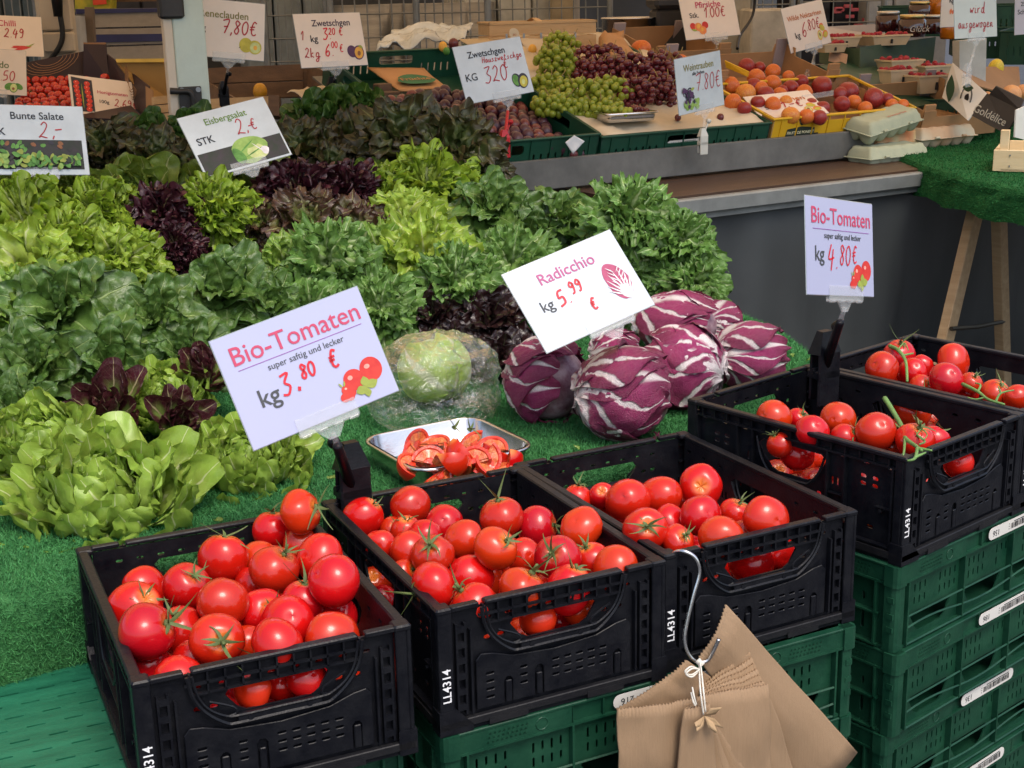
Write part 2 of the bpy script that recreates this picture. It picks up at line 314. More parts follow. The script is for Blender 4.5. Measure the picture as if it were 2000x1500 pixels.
def turf(name, outline, z, drop, label, nbl, holes_back, blade_mat, base_mat, blen=.008, bw=.0011, sel=None, bulge=.012):
    """cloth over a table edge: outline is the hanging side (open polyline), holes_back closes the top"""
    top = [Vector((x, y, z)) for x, y in outline]; n = len(top); g = G(); vs = []; nor = []
    for i, p in enumerate(top):
        a, b = top[max(i-1, 0)], top[min(i+1, n-1)]; d = (b-a).normalized(); o = Vector((d.y, -d.x, 0)); nor.append(o)
    rows = [(-.02, 0), (.004, -.001), (.014, -.005), (.02, -.014), (.022, -.03), (.024+bulge*.3, -drop*.5), (.024+bulge, -drop)]
    for k, (o_, dz) in enumerate(rows):
        for i, p in enumerate(top): vs.append(p+nor[i]*(o_+.004*sin(i*2.3+k)*(k > 3))+Vector((0, 0, dz+(.006*sin(i*1.7) if k == 6 else 0))))
    fs = [(r*n+i+n, r*n+i+n+1, r*n+i+1, r*n+i) for r in range(6) for i in range(n-1)]
    m0 = len(vs); vs += [Vector((x, y, z)) for x, y in holes_back]; fs.append(tuple(range(n))+tuple(range(m0, m0+len(holes_back))))
    e = empty(name, (0, 0, 0), 0, label, 'artificial turf')
    part('cloth', mesh(vs, fs), base_mat, e)
    tris = []
    me = mesh(vs, fs); me.calc_loop_triangles()
    for t in me.loop_triangles:
        a, b, c = (me.vertices[i].co.copy() for i in t.vertices); A = ((b-a).cross(c-a)).length/2; tris.append((A, a, b, c, (b-a).cross(c-a).normalized()))
    w = np.array([t[0] for t in tris]); w /= w.sum(); pick = RNG.choice(len(tris), nbl, p=w)
    A_ = np.array([t[1] for t in tris])[pick]; B_ = np.array([t[2] for t in tris])[pick]; C_ = np.array([t[3] for t in tris])[pick]; N_ = np.array([t[4] for t in tris])[pick]
    N_[N_[:, 2] < -.5] *= -1
    r1 = RNG.rand(nbl, 1)**.5; r2 = RNG.rand(nbl, 1); P = A_*(1-r1)+B_*r1*(1-r2)+C_*r1*r2
    if sel is not None: k = sel(P); P = P[k]; N_ = N_[k]
    nb = len(P); lean = RNG.randn(nb, 3)*.75; D = N_+lean; D /= np.linalg.norm(D, axis=1)[:, None]; D = np.where((D*N_).sum(1)[:, None] < .1, D+N_*.6, D)
    sd_ = np.cross(D, RNG.randn(nb, 3)); sd_ /= np.linalg.norm(sd_, axis=1)[:, None]; Lb = blen*(.6+.8*RNG.rand(nb, 1))
    mid = P+D*Lb*.55; D2 = D+RNG.randn(nb, 3)*.8; tip = mid+D2*Lb*.4
    V = np.stack([P-sd_*bw/2, P+sd_*bw/2, mid+sd_*bw/2, mid-sd_*bw/2, tip], 1).reshape(-1, 3)
    i0 = np.arange(nb)*5; T1 = np.stack([i0, i0+1, i0+2], 1); T2 = np.stack([i0, i0+2, i0+3], 1); T3 = np.stack([i0+3, i0+2, i0+4], 1)
    F = np.concatenate([T1, T2, T3]); mb = bpy.data.meshes.new('fibres'); mb.vertices.add(len(V)); mb.vertices.foreach_set('co', V.astype(np.float32).ravel())
    mb.loops.add(len(F)*3); mb.loops.foreach_set('vertex_index', F.astype(np.int32).ravel()); mb.polygons.add(len(F)); mb.polygons.foreach_set('loop_start', np.arange(0, len(F)*3, 3, dtype=np.int32)); mb.update(calc_edges=True)
    o = part('fibres', mb, blade_mat, e); o['kind'] = 'stuff'; return e
def visible(P):
    d = P-np.array(CAM); w = d@np.array(_w); return (abs(d@np.array(CX)/w) < .40) & (abs(d@np.array(CU)/w) < .30)
dense = []
for i in range(len(edge)-1):
    a, b = Vector(edge[i]), Vector(edge[i+1]); k = max(1, int((b-a).length/.06)); dense += [tuple(a.lerp(b, j/k)) for j in range(k)]
dense.append(edge[-1])
turf('turf_cloth', dense, .832, .15, 'bright green artificial turf spread under the salads and radicchio', 480000, back, TURFB, TURF, sel=lambda P: visible(P) & (P[:, 1] < 3.3))
# sloping shelf that carries the upper salads
def dist(x, y): return -(x*.5045 - y*.8634)            # metres back from the camera, square to the stall
def zbase(x, y):
    d = dist(x, y); a = (Vector((x, y, 0))-CO).dot(E1)
    if a > -.05: return .832+.23*min(1, max(0, (d-2.15)/.42))
    return .832+.20*min(1, max(0, (d-2.15)/.62))+.10*min(1, max(0, d-2.8)/.5)
g = G(); A0, A1, A2 = CO+E1*-2.2, CO+E1*.33, CO+E1*.25
def sp(a, d): return E1*a + E2*d
g.add([tuple(sp(a, d)+Vector((0, 0, z))) for d, z in ((2.16, .836), (2.77, 1.03), (3.28, 1.125), (3.28, .90)) for a in (-2.2, -.05)]+[tuple(sp(a, d)+Vector((0, 0, z))) for d, z in ((2.20, .836), (2.58, 1.02), (2.68, 1.02)) for a in (-.05, .42)],
      [(0, 1, 3, 2), (2, 3, 5, 4), (4, 5, 7, 6), (8, 9, 11, 10), (10, 11, 13, 12), (9, 13, 11)])
tag(g.obj('display_ramp', mat('gap_shade_turf', (.01, .05, .015), .9)), 'sloping shelf under the upper rows of salad heads', 'shelf')  # turf green darkened so the gaps between heads look shaded
# back counter
cnt = empty('market_counter', ctr(0, 0), ANG, 'dark brown counter board behind the salads with a grey metal front strip', 'counter')
G().box(.22, 1.50, -.27, 1.5, 1.015, 1.045).obj('board', WOODD, cnt)
G().box(.20, 1.50, -.30, -.272, 1.0, 1.04, c=.004).box(.20, 1.50, -.285, -.275, .985, 1.0).obj('edge_strip', mat('aluminium_strip', (.20, .21, .20), .5, metal=.4, ns=12), cnt)
for a in (.3, 1.4):
    for b in (-.2, 1.4): G().box(a-.02, a+.02, b-.02, b+.02, 0, 1.014).obj('leg', GALV, cnt)
rl = empty('steel_ledge', ctr(0, 0), ANG, 'grey metal ledge bar in front of the fruit crates', 'rail')
G().box(-.08, 1.30, 0, .02, 1.052, 1.13, c=.002).box(-.08, 1.30, .02, .05, 1.118, 1.126).obj('front_plate', GREYP, rl)
G().box(-.27, 1.50, .0, .36, -.008, -.002, T_((0, .04, 1.08)) @ RX(math.atan(SLP))).box(-.13, 1.50, .362, .86, -.008, -.002, T_((0, .04, 1.08)) @ RX(math.atan(SLP))).obj('shelf_plate', GREYP, rl)
for a in (-.1, .5, 1.4): G().box(a, a+.03, .78, .81, 1.046, 1.285).obj('support', GREYP, rl)
# hanging tarpaulin with soft folds
vs = []; nx, nz = 90, 14
for j in range(nz+1):
    for i in range(nx+1):
        a = -.1+2.6*i/nx; f = j/nz; z = .99-f*.93
        y = -.262 + f*.07*sin(a*5+1)+.024*f**.5*sin(a*15+2*f)+.011*sin(a*37+4*f)*f**.5 + .03*noise.noise(Vector((a*3, f*3, 0)))*f
        vs.append(ctr(a, y, z))
fs = [(j*(nx+1)+i, (j+1)*(nx+1)+i, (j+1)*(nx+1)+i+1, j*(nx+1)+i+1) for j in range(nz) for i in range(nx)]
tag(link('tarpaulin', mesh(vs, fs, True), mat('dark_grey_tarpaulin', (.035, .04, .042), .42, ns=3, amount=.2, bump=.15, bs=30)), 'dark grey tarpaulin hanging below the counter strip', 'tarpaulin')
# right hand turf table on a trestle
rt = [(1.95, 2.62), (1.50, 3.0), (1.275, 3.28), (1.235, 3.42), (1.195, 3.60), (1.17, 3.9), (1.17, 4.2), (1.20, 4.42), (1.26, 4.62)]
d2 = []
for i in range(len(rt)-1):
    a, b = Vector(rt[i]), Vector(rt[i+1]); k = max(1, int((b-a).length/.06)); d2 += [tuple(a.lerp(b, j/k)) for j in range(k)]
d2.append(rt[-1]); d2 = d2[::-1]
d2r = d2[::-1]
DT = mat('deep_green_turf', (.018, .11, .03), .8, c2=(.008, .06, .016), ns=16, bump=.9, bs=420, spec=.15)
DTB = mat('deep_turf_fibre', (.022, .13, .034), .65, c2=(.01, .075, .02), ns=24, spec=.15)
turf('turf_cloth', d2, 1.062, .085, 'deep green artificial turf over the right hand trestle table', 170000, [(2.9, 2.75), (2.9, 4.9), (1.9, 4.95)][::1] if False else [(2.9, 2.4), (3.0, 4.9), (1.8, 5.0)][::1], DTB, DT, blen=.0055, bw=.0014, sel=visible)
tt = empty('trestle_table', (0, 0, 0), 0, 'trestle table with pale timber legs under the deep green turf', 'table')
g = G(); pts = [(1.95, 2.64), (1.52, 3.02), (1.29, 3.3), (1.21, 3.62), (1.19, 4.2), (1.28, 4.6), (1.9, 4.9), (2.9, 4.8), (2.8, 2.5)]
g.add([(x, y, 1.046) for x, y in pts]+[(x, y, 1.057) for x, y in pts], [tuple(range(8, -1, -1)), tuple(range(9, 18))]+[(i, (i+1) % 9, 9+(i+1) % 9, 9+i) for i in range(9)])
g.obj('table_top', WOODM, tt)
def leg(p, q, w=.045, d=.028):
    p, q = Vector(p), Vector(q); ez = (q-p).normalized(); xx = Vector((cos(ANG+.25), sin(ANG+.25), 0)); M = frame(p, xx-ez*xx.dot(ez), ez); L_ = (q-p).length
    G().box(-w/2, w/2, 0, L_, -d/2, d/2, c=.002).obj('leg', WOODM, tt, M)
pA = ay(1908, 400, 3.72); pB = ay(1848, 655, 3.56); dd = (pB-pA)/(pB.z-pA.z); leg(pA+dd*(1.045-pA.z), pA+dd*(-pA.z))
pA = ay(1951, 415, 3.74); pB = ay(1959, 700, 3.84); dd = (pB-pA)/(pB.z-pA.z); leg(pA+dd*(1.045-pA.z), pA+dd*(-pA.z), .042)
a_, b_ = ay(1858, 642, 3.53), ay(1960, 628, 3.80); G().tube([a_, (a_+b_)/2+Vector((0, 0, -.005)), b_], .006, 6).obj('hinge_stay', mat('bronze_iron', (.06, .05, .035), .5, metal=.6), tt)
for s in (0, 1): leg((2.3+.25*s, 3.4, 1.045), (2.3+.4*s, 3.3, 0))
# unseen awning over the back half; translucent cloth tinted to warm the light below
g = G(); vs = [ctr(-4, -.75, 2.12), ctr(4.5, -.75, 2.12), ctr(4.5, 2.2, 2.75), ctr(-4, 2.2, 2.75), ctr(4.5, 5, 2.2), ctr(-4, 5, 2.2)]
g.add(vs, [(0, 1, 2, 3), (3, 2, 4, 5)])
tag(g.obj('awning', mat('warm_awning_cloth', (.85, .55, .28), .8, transl=.62, amount=.05)), kind='structure')
g = G(); n_ = 40
vs = [ctr(-5+11*i/n_, 4.6+.05*sin(i*1.9), z) for z in (0, 2.3) for i in range(n_+1)]
g.add(vs, [(i, i+1, n_+2+i, n_+1+i) for i in range(n_)])
tag(g.obj('back_wall', mat('grey_stall_cloth', (.05, .055, .06), .7, ns=2), smooth=True), kind='structure')
# ------------------------------------------------ black folding crates
CW, CL, CH = .30, .40, .157
def slots(x0, x1, z, n, w=.012, h=.004): return [rrect(x0+(x1-x0)*i/max(1, n-1)-w/2, x0+(x1-x0)*i/max(1, n-1)+w/2, z-h/2, z+h/2, h/2, 2) for i in range(n)]
def short_wall():
    o = rrect(.018, .282, .012, .150, .002)
    handle = [(.100, .127), (.200, .127), (.207, .120), (.196, .102), (.186, .096), (.116, .096), (.106, .102), (.094, .118)]
    hs = [handle] + slots(.065, .082, .108, 2, .010, .006) + slots(.218, .238, .108, 2, .010, .006)
    hs += slots(.066, .25, .133, 8, .009, .004)
    me = sheet(o, hs, .003); out = [(me, T_((0, .009, 0)) @ RX(pi/2))]
    # bulged lower panel with slots and U notches
    pan = [(.048, .022), (.082, .022), (.082, .050), (.0855, .0545), (.0905, .0545), (.094, .050), (.094, .022), (.122, .022), (.122, .055), (.1255, .060), (.1315, .060), (.135, .055), (.135, .022), (.228, .022), (.228, .050), (.2315, .0545), (.2365, .0545), (.240, .050), (.240, .022), (.252, .022), (.252, .083), (.246, .090), (.232, .088), (.205, .079), (.150, .075), (.095, .079), (.068, .088), (.054, .090), (.048, .083)]
    hs = [r for z in (.064, .054, .044, .034) for r in slots(.0645, .0645, z, 1, .012, .0045)] + [r for z in (.062, .052, .042) for r in slots(.108, .108, z, 1, .011, .0045)]
    hs += [r for z in (.062, .052, .042) for r in slots(.150, .214, z, 5, .011, .0042)]
    me = sheet(pan, hs, .0022, .0007); out.append((me, T_((0, .0035, 0)) @ RX(pi/2)))
    g = G()
    # top rail with recessed cells
    g.box(.060, .240, .0, .012, .1515, .157, c=.0015).box(.018, .052, 0, .010, .151, .157, c=.001).box(.248, .282, 0, .010, .151, .157, c=.001)
    g.box(.052, .248, .001, .004, .1385, .1415); 
    for i in range(11): x = .058+.0184*i; g.box(x-.001, x+.001, .001, .008, .128, .152)
    g.box(.058, .242, .001, .008, .127, .1292)
    # smile shaped rim under the handle, its two arms
    for off, r in ((0, .0022), (.0085, .0016)):
        pts = [(.055+off*.6, .001, .150), (.060+off*.6, .001, .125), (.072+off*.4, .001, .105+off*.4), (.092, .001, .0885+off), (.106, .0, .0865+off), (.150, 0, .0865+off), (.194, 0, .0865+off), (.208, .001, .0885+off), (.228-off*.4, .001, .105+off*.4), (.240-off*.6, .001, .125), (.245-off*.6, .001, .150)]
        g.tube(smooth_poly(pts, 4), r, 5)
    g.box(.104, .196, -.0005, .006, .0865, .0955, c=.001)
    for x in (.118, .182): g.tube([(x, -.0015, .0905), (x, .004, .0905)], .0032, 10)
    g.tube(smooth_poly([(.076, .002, .117), (.100, .001, .106), (.103, .001, .098), (.092, .001, .096)], 3), .0013, 5)
    g.tube(smooth_poly([(.224, .002, .117), (.200, .001, .106), (.197, .001, .098), (.208, .001, .096)], 3), .0013, 5)
    # hinge strips with square windows
    for x0 in (.0225, .2645):
        g.box(x0, x0+.0025, .001, .008, .02, .135).box(x0+.0105, x0+.013, .001, .008, .02, .135)
        for k in range(6): g.box(x0+.0025, x0+.0105, .001, .008, .026+.0195*k, .0335+.0195*k)
    g.box(.040, .0425, .0, .008, .02, .125).box(.2575, .26, .0, .008, .02, .125)
    for x in (.084, .1245, .230): g.box(x, x+.0082 if x != .1245 else x+.0075, .001, .004, .022, .050, c=.001)
    out.append((g.mesh(), Matrix())); return joined(out)
def long_wall():
    """outer face towards -Y, width CL"""
    o = rrect(.018, .382, .012, .150, .002)
    handle = [(.148, .125), (.252, .125), (.262, .118), (.252, .100), (.238, .084), (.226, .080), (.174, .080), (.162, .084), (.148, .100), (.138, .118)]
    hs = [handle] + [r for z in (.112, .101) for r in slots(.055, .075, z, 2, .011, .006)] + [r for z in (.112, .101) for r in slots(.325, .345, z, 2, .011, .006)]
    hs += slots(.03, .11, .133, 3, .01, .004) + slots(.29, .37, .133, 3, .01, .004)
    hs += slots(.150, .25, .066, 5, .010, .0055) + slots(.06, .10, .040, 2, .012, .005) + slots(.30, .34, .040, 2, .012, .005)
    hs += [rrect(x-.002, x+.002, .085, .098, .002, 2) for x in (.118, .127, .273, .282)]
    out = [(sheet(o, hs, .003), T_((0, .010, 0)) @ RX(pi/2))]; g = G()
    g.box(.016, .384, 0, .013, .1495, .157, c=.0018).box(.018, .382, .001, .010, .1355, .138)
    for i in range(15): x = .03+.0243*i; g.box(x-.001, x+.001, .002, .010, .138, .150)
    for x in (.02, .10, .130, .268, .298, .378): g.box(x-.0013, x+.0013, .0, .010, .014, .136)
    for x0, x1 in ((.10, .13), (.268, .298), (.02, .05), (.35, .378)): g.box(x0, x1, .002, .010, .074, .0755)
    g.box(.018, .382, .0, .010, .0185, .021).box(.13, .268, .001, .009, .056, .0575)
    g.tube(smooth_poly([(.137, .004, .128), (.146, .003, .100), (.162, .002, .080), (.175, .002, .0765), (.225, .002, .0765), (.238, .002, .080), (.254, .003, .100), (.263, .004, .128)], 4), .002, 5)
    for x in (.040, .36): g.tube([(x, -.0005, .07), (x, .009, .07)], .0025, 8)
    out.append((g.mesh(), Matrix())); return joined(out)
def corner():
    g = G(); g.box(0, .018, 0, .005, .018, .157, c=.001).box(0, .005, .005, .018, .018, .157, c=.001)
    for k in range(5): g.box(.005, .016, .005, .012, .03+.027*k, .0325+.027*k)
    g.box(-.001, .019, -.001, .019, .150, .1575, c=.002)
    g.add([(-.002, -.002, 0), (.040, -.002, 0), (.040, -.002, .008), (.020, -.002, .030), (-.002, -.002, .030), (-.002, .02, 0), (.040, .006, 0), (.040, .006, .008), (.020, .006, .030), (-.002, .02, .030)],
          [(0, 1, 2, 3, 4), (9, 8, 7, 6, 5), (0, 5, 6, 1), (1, 6, 7, 2), (2, 7, 8, 3), (3, 8, 9, 4), (4, 9, 5, 0)])
    return g.mesh()
SW, LW, CN = short_wall(), long_wall(), corner()
bg = G(); bg.box(.002, .298, .002, .398, .0, .006)
for i in range(9): bg.box(.01, .29, .02+.045*i, .024+.045*i, .006, .009)
BASE = bg.mesh()
for me in (SW, LW, CN, BASE): me.materials.append(BLACKP)
RIMB = G().box(-.002, .302, -.002, .006, .006, .016, c=.001).box(-.002, .302, .394, .402, .006, .016, c=.001).box(-.002, .006, .006, .394, .006, .016).box(.294, .302, .006, .394, .006, .016).box(.06, .11, -.003, .0, .002, .010).box(.19, .24, -.003, .0, .002, .010).mesh(name='foot_rim'); RIMB.materials.append(DUSTP)
LLT = text('LL4314', .0145, bold=.012); LLT.materials.append(WHITEP)
def black_crate(loc, yaw, label):
    e = empty('folding_crate', loc, yaw, label, 'crate', 'black folding crates of tomatoes')
    link('base', BASE, None, e); link('foot_rim', RIMB, None, e)
    link('short_wall', SW, None, e); link('short_wall', SW, None, e, T_((CW, CL, 0)) @ RZ(pi))
    link('long_wall', LW, None, e, T_((0, CL, 0)) @ RZ(-pi/2)); link('long_wall', LW, None, e, T_((CW, 0, 0)) @ RZ(pi/2))
    for M, k in ((Matrix(), 0), (T_((CW, 0, 0)) @ RZ(pi/2), 1), (T_((CW, CL, 0)) @ RZ(pi), 2), (T_((0, CL, 0)) @ RZ(-pi/2), 3)):
        p = link('corner_post', CN, None, e, M)
        if k == 0: link('lettering', LLT, None, p, T_((.0095, -.0006, .062)) @ RX(pi/2) @ RZ(pi/2))
    return e
ZT = .8855; ZD = .9307
CR = {'A': (-.3905, 1.2682, ZT, .4232), 'B': (-.0898, 1.4218, ZT, .4496), 'C': (.1815, 1.5652, ZT, .4728), 'D': (.5304, 1.7719, ZD, .6977)}
_q = CR['D']; CR['E'] = (_q[0]+.304*cos(_q[3]), _q[1]+.304*sin(_q[3]), ZD, _q[3])
CLAB = {'A': 'leftmost black folding crate heaped with tomatoes beside the green lid', 'B': 'second black crate from the left, full of tomatoes, sign clamp at its back corner',
 'C': 'black tomato crate with the steel S hook on its front rim', 'D': 'raised black crate on the tall green stack, half full of vine tomatoes', 'E': 'black crate at the right edge behind the raised crate, vine tomatoes inside'}
for k, (x, y, z, yaw) in CR.items(): black_crate((x, y, z-CH), yaw, CLAB[k])
def in_crate(k, p):
    x, y, z, yaw = CR[k]; dx, dy = p[0]-x, p[1]-y; return dx*cos(yaw)+dy*sin(yaw), -dx*sin(yaw)+dy*cos(yaw), p[2]-(z-CH)
def out_crate(k, q):
    x, y, z, yaw = CR[k]; return Vector((x+q[0]*cos(yaw)-q[1]*sin(yaw), y+q[0]*sin(yaw)+q[1]*cos(yaw), q[2]+z-CH))
# ------------------------------------------------ tomatoes
def tommat(name, c, c2, blush, sc_):
    M = mat(name, c, .2, c2=c2, ns=9, bump=.03, bs=260, coat=.35, sss=.0, spec=.38, detail=4, rvar=.09)
    t = M.node_tree; b = t.nodes['Principled BSDF']; tc = N(t, 'TexCoord'); sp_ = N(t, 'SeparateXYZ'); t.links.new(tc.outputs['Object'], sp_.inputs[0])
    cmb = N(t, 'CombineXYZ'); t.links.new(sp_.outputs[0], cmb.inputs[0]); t.links.new(sp_.outputs[1], cmb.inputs[1]); ln = N(t, 'VectorMath', operation='LENGTH'); t.links.new(cmb.outputs[0], ln.inputs[0])
    mr = N(t, 'MapRange', interpolation_type='SMOOTHSTEP'); setin(mr, From_Min=.0035, From_Max=.017, To_Min=.85, To_Max=0); t.links.new(ln.outputs['Value'], mr.inputs[0])
    gt = N(t, 'Math', operation='GREATER_THAN'); t.links.new(sp_.outputs[2], gt.inputs[0]); gt.inputs[1].default_value = .0
    mu = N(t, 'Math', operation='MULTIPLY'); t.links.new(mr.outputs[0], mu.inputs[0]); t.links.new(gt.outputs[0], mu.inputs[1])
    vo = N(t, 'TexVoronoi'); setin(vo, Scale=900); t.links.new(tc.outputs['Object'], vo.inputs[0]); m3 = N(t, 'MapRange'); setin(m3, From_Min=.0, From_Max=.18, To_Min=.12, To_Max=0); t.links.new(vo.outputs['Distance'], m3.inputs[0])
    mx = N(t, 'Mix', data_type='RGBA'); t.links.new(mu.outputs[0], mx.inputs[0]); src = b.inputs['Base Color'].links[0].from_socket; t.links.new(src, mx.inputs[6]); mx.inputs[7].default_value = (*blush, 1)
    hs = N(t, 'HueSaturation'); oi = N(t, 'ObjectInfo'); h1 = N(t, 'MapRange'); setin(h1, To_Min=.496, To_Max=.507); t.links.new(oi.outputs['Random'], h1.inputs[0]); t.links.new(h1.outputs[0], hs.inputs['Hue']); t.links.new(mx.outputs[2], hs.inputs['Color'])
    m4 = N(t, 'Mix', data_type='RGBA'); t.links.new(m3.outputs[0], m4.inputs[0]); t.links.new(hs.outputs[0], m4.inputs[6]); m4.inputs[7].default_value = (.75, .16, .07, 1)
    t.links.new(m4.outputs[2], b.inputs['Base Color']); return M
TOM = tommat('tomato_skin', (.58, .016, .005), (.46, .009, .004), (.75, .22, .04), 1)
TOM2 = tommat('tomato_skin_deep', (.52, .012, .005), (.40, .007, .004), (.5, .12, .03), 1)
CALY = mat('tomato_calyx', (.12, .17, .045), .65, c2=(.07, .085, .025), ns=60, bump=.3)
def tomato_mesh(seed, flat, lobes, tall=1, nu=30, nv=20):
    r = random.Random(seed); vs = [(0, 0, 0)]; ph = r.random()*6; ph2 = r.random()*6; vs = []
    for j in range(nv+1):
        th = pi*j/nv
        for i in range(nu):
            a = 2*pi*i/nu; R = 1+lobes*cos(a*5+ph)*sin(th)*(.35+.65*(cos(th) > 0)*cos(th)**1)*.5+.035*sin(a*2+ph2)*sin(th)+.03*sin(a+ph)*cos(th*2)
            x, y, z = R*sin(th)*cos(a), R*sin(th)*sin(a), cos(th)*flat*tall*(1+.03*cos(a+ph2))
            rr = sqrt(x*x+y*y); 
            if z > 0: z -= .20*math.exp(-(rr/.26)**2)*(1+.2*cos(5*a+ph))
            else: z += .05*math.exp(-(rr/.2)**2)
            vs.append((x*.03, y*.03, z*.03))
    fs = [(j*nu+i, (j+1)*nu+i, (j+1)*nu+(i+1) % nu, j*nu+(i+1) % nu) for j in range(nv) for i in range(nu)]
    return mesh(vs, fs, True, name='tomato')
TMS = [tomato_mesh(1, .90, .05), tomato_mesh(2, .86, .09), tomato_mesh(3, .95, .06), tomato_mesh(4, .80, .15), tomato_mesh(5, 1.0, .03, 1.14), tomato_mesh(6, .88, .08), tomato_mesh(7, .97, .03)]
for i, me in enumerate(TMS): me.materials.append(TOM if i % 3 != 2 else TOM2)
def calyx_mesh(seed, n=5, long=1):
    r = random.Random(seed); g = G()
    for k in range(n):
        a = 2*pi*k/n+r.uniform(-.25, .25); L_ = .021*long*r.uniform(.7, 1.2); up = r.uniform(-.1, 1.1); cu = r.uniform(-1.3, 1.2); tw = r.uniform(-.6, .6)
        P = []; 
        for i in range(6):
            t = i/5; rad_ = L_*t; z = .0235-.000+L_*(up*t*.8+cu*t*t*.55)+.002; b = a+tw*t
            z = max(z, .0245-.010*t*t*(1 if up < .4 else 0)); P.append(Vector((rad_*cos(b), rad_*sin(b), z)))
        w = [.0016, .0021, .0019, .0014, .0008, .0002]; vs = []
        for i, p in enumerate(P):
            d = (P[min(i+1, 5)]-P[max(i-1, 0)]).normalized(); s_ = d.cross(Vector((0, 0, 1))); s_ = s_.normalized() if s_.length > .01 else Vector((1, 0, 0)); vs += [p+s_*w[i], p-s_*w[i]+Vector((0, 0, .0008)), p+Vector((0, 0, .0009))]
        n0 = []
        for i in range(5): a0 = i*3; n0 += [(a0, a0+2, a0+5, a0+3), (a0+2, a0+1, a0+4, a0+5)]
        g.add(vs, n0)
    g.lathe([(.0001, .0262), (.003, .026), (.0042, .0245), (.004, .0225)], 8)
    if seed % 2: g.tube([(0, 0, .024), (.001, 0, .031), (.003, .001, .036)], [.0022, .0017, .0024], 6)
    return g.mesh(True, 'calyx')
CAL = [calyx_mesh(s, 5+(s % 2), 1+.25*(s % 3)) for s in range(1, 7)]
for me in CAL: me.materials.append(CALY)
# (px, py, r, calyx direction in the picture or None, level); later ones lie nearer
TL = {
'A': [(282,1152,42,None,0),(490,1143,34,None,0),(396,1178,40,(.1,1),0),(505,1095,38,None,1),(592,1066,38,None,1),(533,1035,39,(0,1.3),1),(587,1000,43,(.9,.3),2),(364,1146,44,(.5,.6),1),(352,1230,44,(-.2,.7),0),(480,1258,36,None,-1),(378,1288,38,None,-1),(592,1175,40,(.1,1.2),1),(655,1207,43,None,0),
 (294,1303,38,None,-1),(262,1190,49,(.6,.5),1),(288,1234,54,(.9,.4),2),(436,1090,46,(.1,1.4),2),(625,1092,46,None,2),(537,1113,48,(.5,.8),2),(653,1134,49,None,3),(513,1196,44,(.5,.3),1),(437,1178,48,(-.1,-1),2),(425,1250,49,(.35,.12),2),(562,1220,51,None,1),(540,1258,48,(-.9,-.5),2),(650,1248,51,None,1),(350,1328,46,None,0),(493,1345,38,None,-2),(548,1335,34,None,-3),(600,1325,38,None,-2)],
'B': [(768,1036,26,(.3,.5),0),(794,1040,30,(0,.8),0),(742,1066,31,None,1),(708,1014,38,(.6,.8),1),(801,987,38,None,2),(868,1025,37,None,1),(788,1117,25,(.9,.3),0),(830,1046,32,None,1),(800,1078,38,None,1),(920,1127,41,None,0),(1023,1087,34,None,0),(980,1010,43,(-.2,.95),2),(905,1053,38,None,2),(1049,1028,39,(.95,.1),1),(1135,1032,41,None,2),(1157,1095,36,(-.4,.8),1),(845,1084,40,(-.1,.6),2),
 (968,1072,42,(.6,.5),3),(1089,1088,44,(-.3,.3),2),(1203,1109,43,None,1),(1112,1152,44,(.3,.9),1),(1021,1150,46,(.5,.9),1),(847,1145,46,(-.9,-.3),2),(925,1180,44,(-.7,.8),1),(870,1185,35,None,-1),(1050,1208,36,None,-2),(1094,1214,34,None,-3),(1140,1188,42,None,-1)],
'C': [(1128,974,28,(.1,1.3),1),(1176,968,25,(-.1,.4),1),(1168,998,34,None,0),(1308,1020,34,None,1),(1340,985,26,None,0),(1352,958,24,(.2,.8),0),(1290,968,38,None,2),(1226,980,42,None,2),(1370,950,41,(-.15,.1),2),(1435,1003,30,(.3,.8),1),(1368,1006,39,None,2),(1259,1034,42,(.05,.25),2),(1324,1058,33,(.4,.5),1),(1496,1015,44,None,2),(1409,1050,42,None,1),(1450,1052,34,None,0),(1240,1076,28,None,0),(1290,1072,26,None,0),(1466,1098,44,(-.1,.75),-1),(1522,1084,34,None,-2)],
'D': [(1559,819,21,(.3,.5),1),(1512,815,33,None,2),(1587,842,31,None,2),(1744,875,26,None,0),(1650,856,27,(.6,.5),1),(1636,818,32,None,2),(1825,862,29,(.6,.9),1),(1788,862,37,(.1,.8),1),(1710,843,37,None,2),(1524,868,25,(-.6,.8),-1),(1557,886,33,None,-2),(1872,905,27,None,-2)],
'E': [(1800,757,24,(.5,.4),0),(1799,716,22,None,1),(1735,742,22,None,0),(1756,692,29,(.0,.8),2),(1723,720,32,None,2),(1783,730,27,None,1),(1888,768,22,None,0),(1897,748,20,(.2,.7),1),(1863,705,33,None,2),(1848,742,31,None,2),(1944,768,26,(.3,.7),1),(1988,777,24,None,1),(1781,800,38,(.5,.6),-2)]}
WHERE = {'A': 'the leftmost black crate', 'B': 'the second black crate', 'C': 'the crate with the hook', 'D': 'the raised black crate', 'E': 'the rightmost black crate'}
ORD = ['first', 'second', 'third', 'fourth', 'fifth', 'sixth', 'seventh', 'eighth', 'ninth']
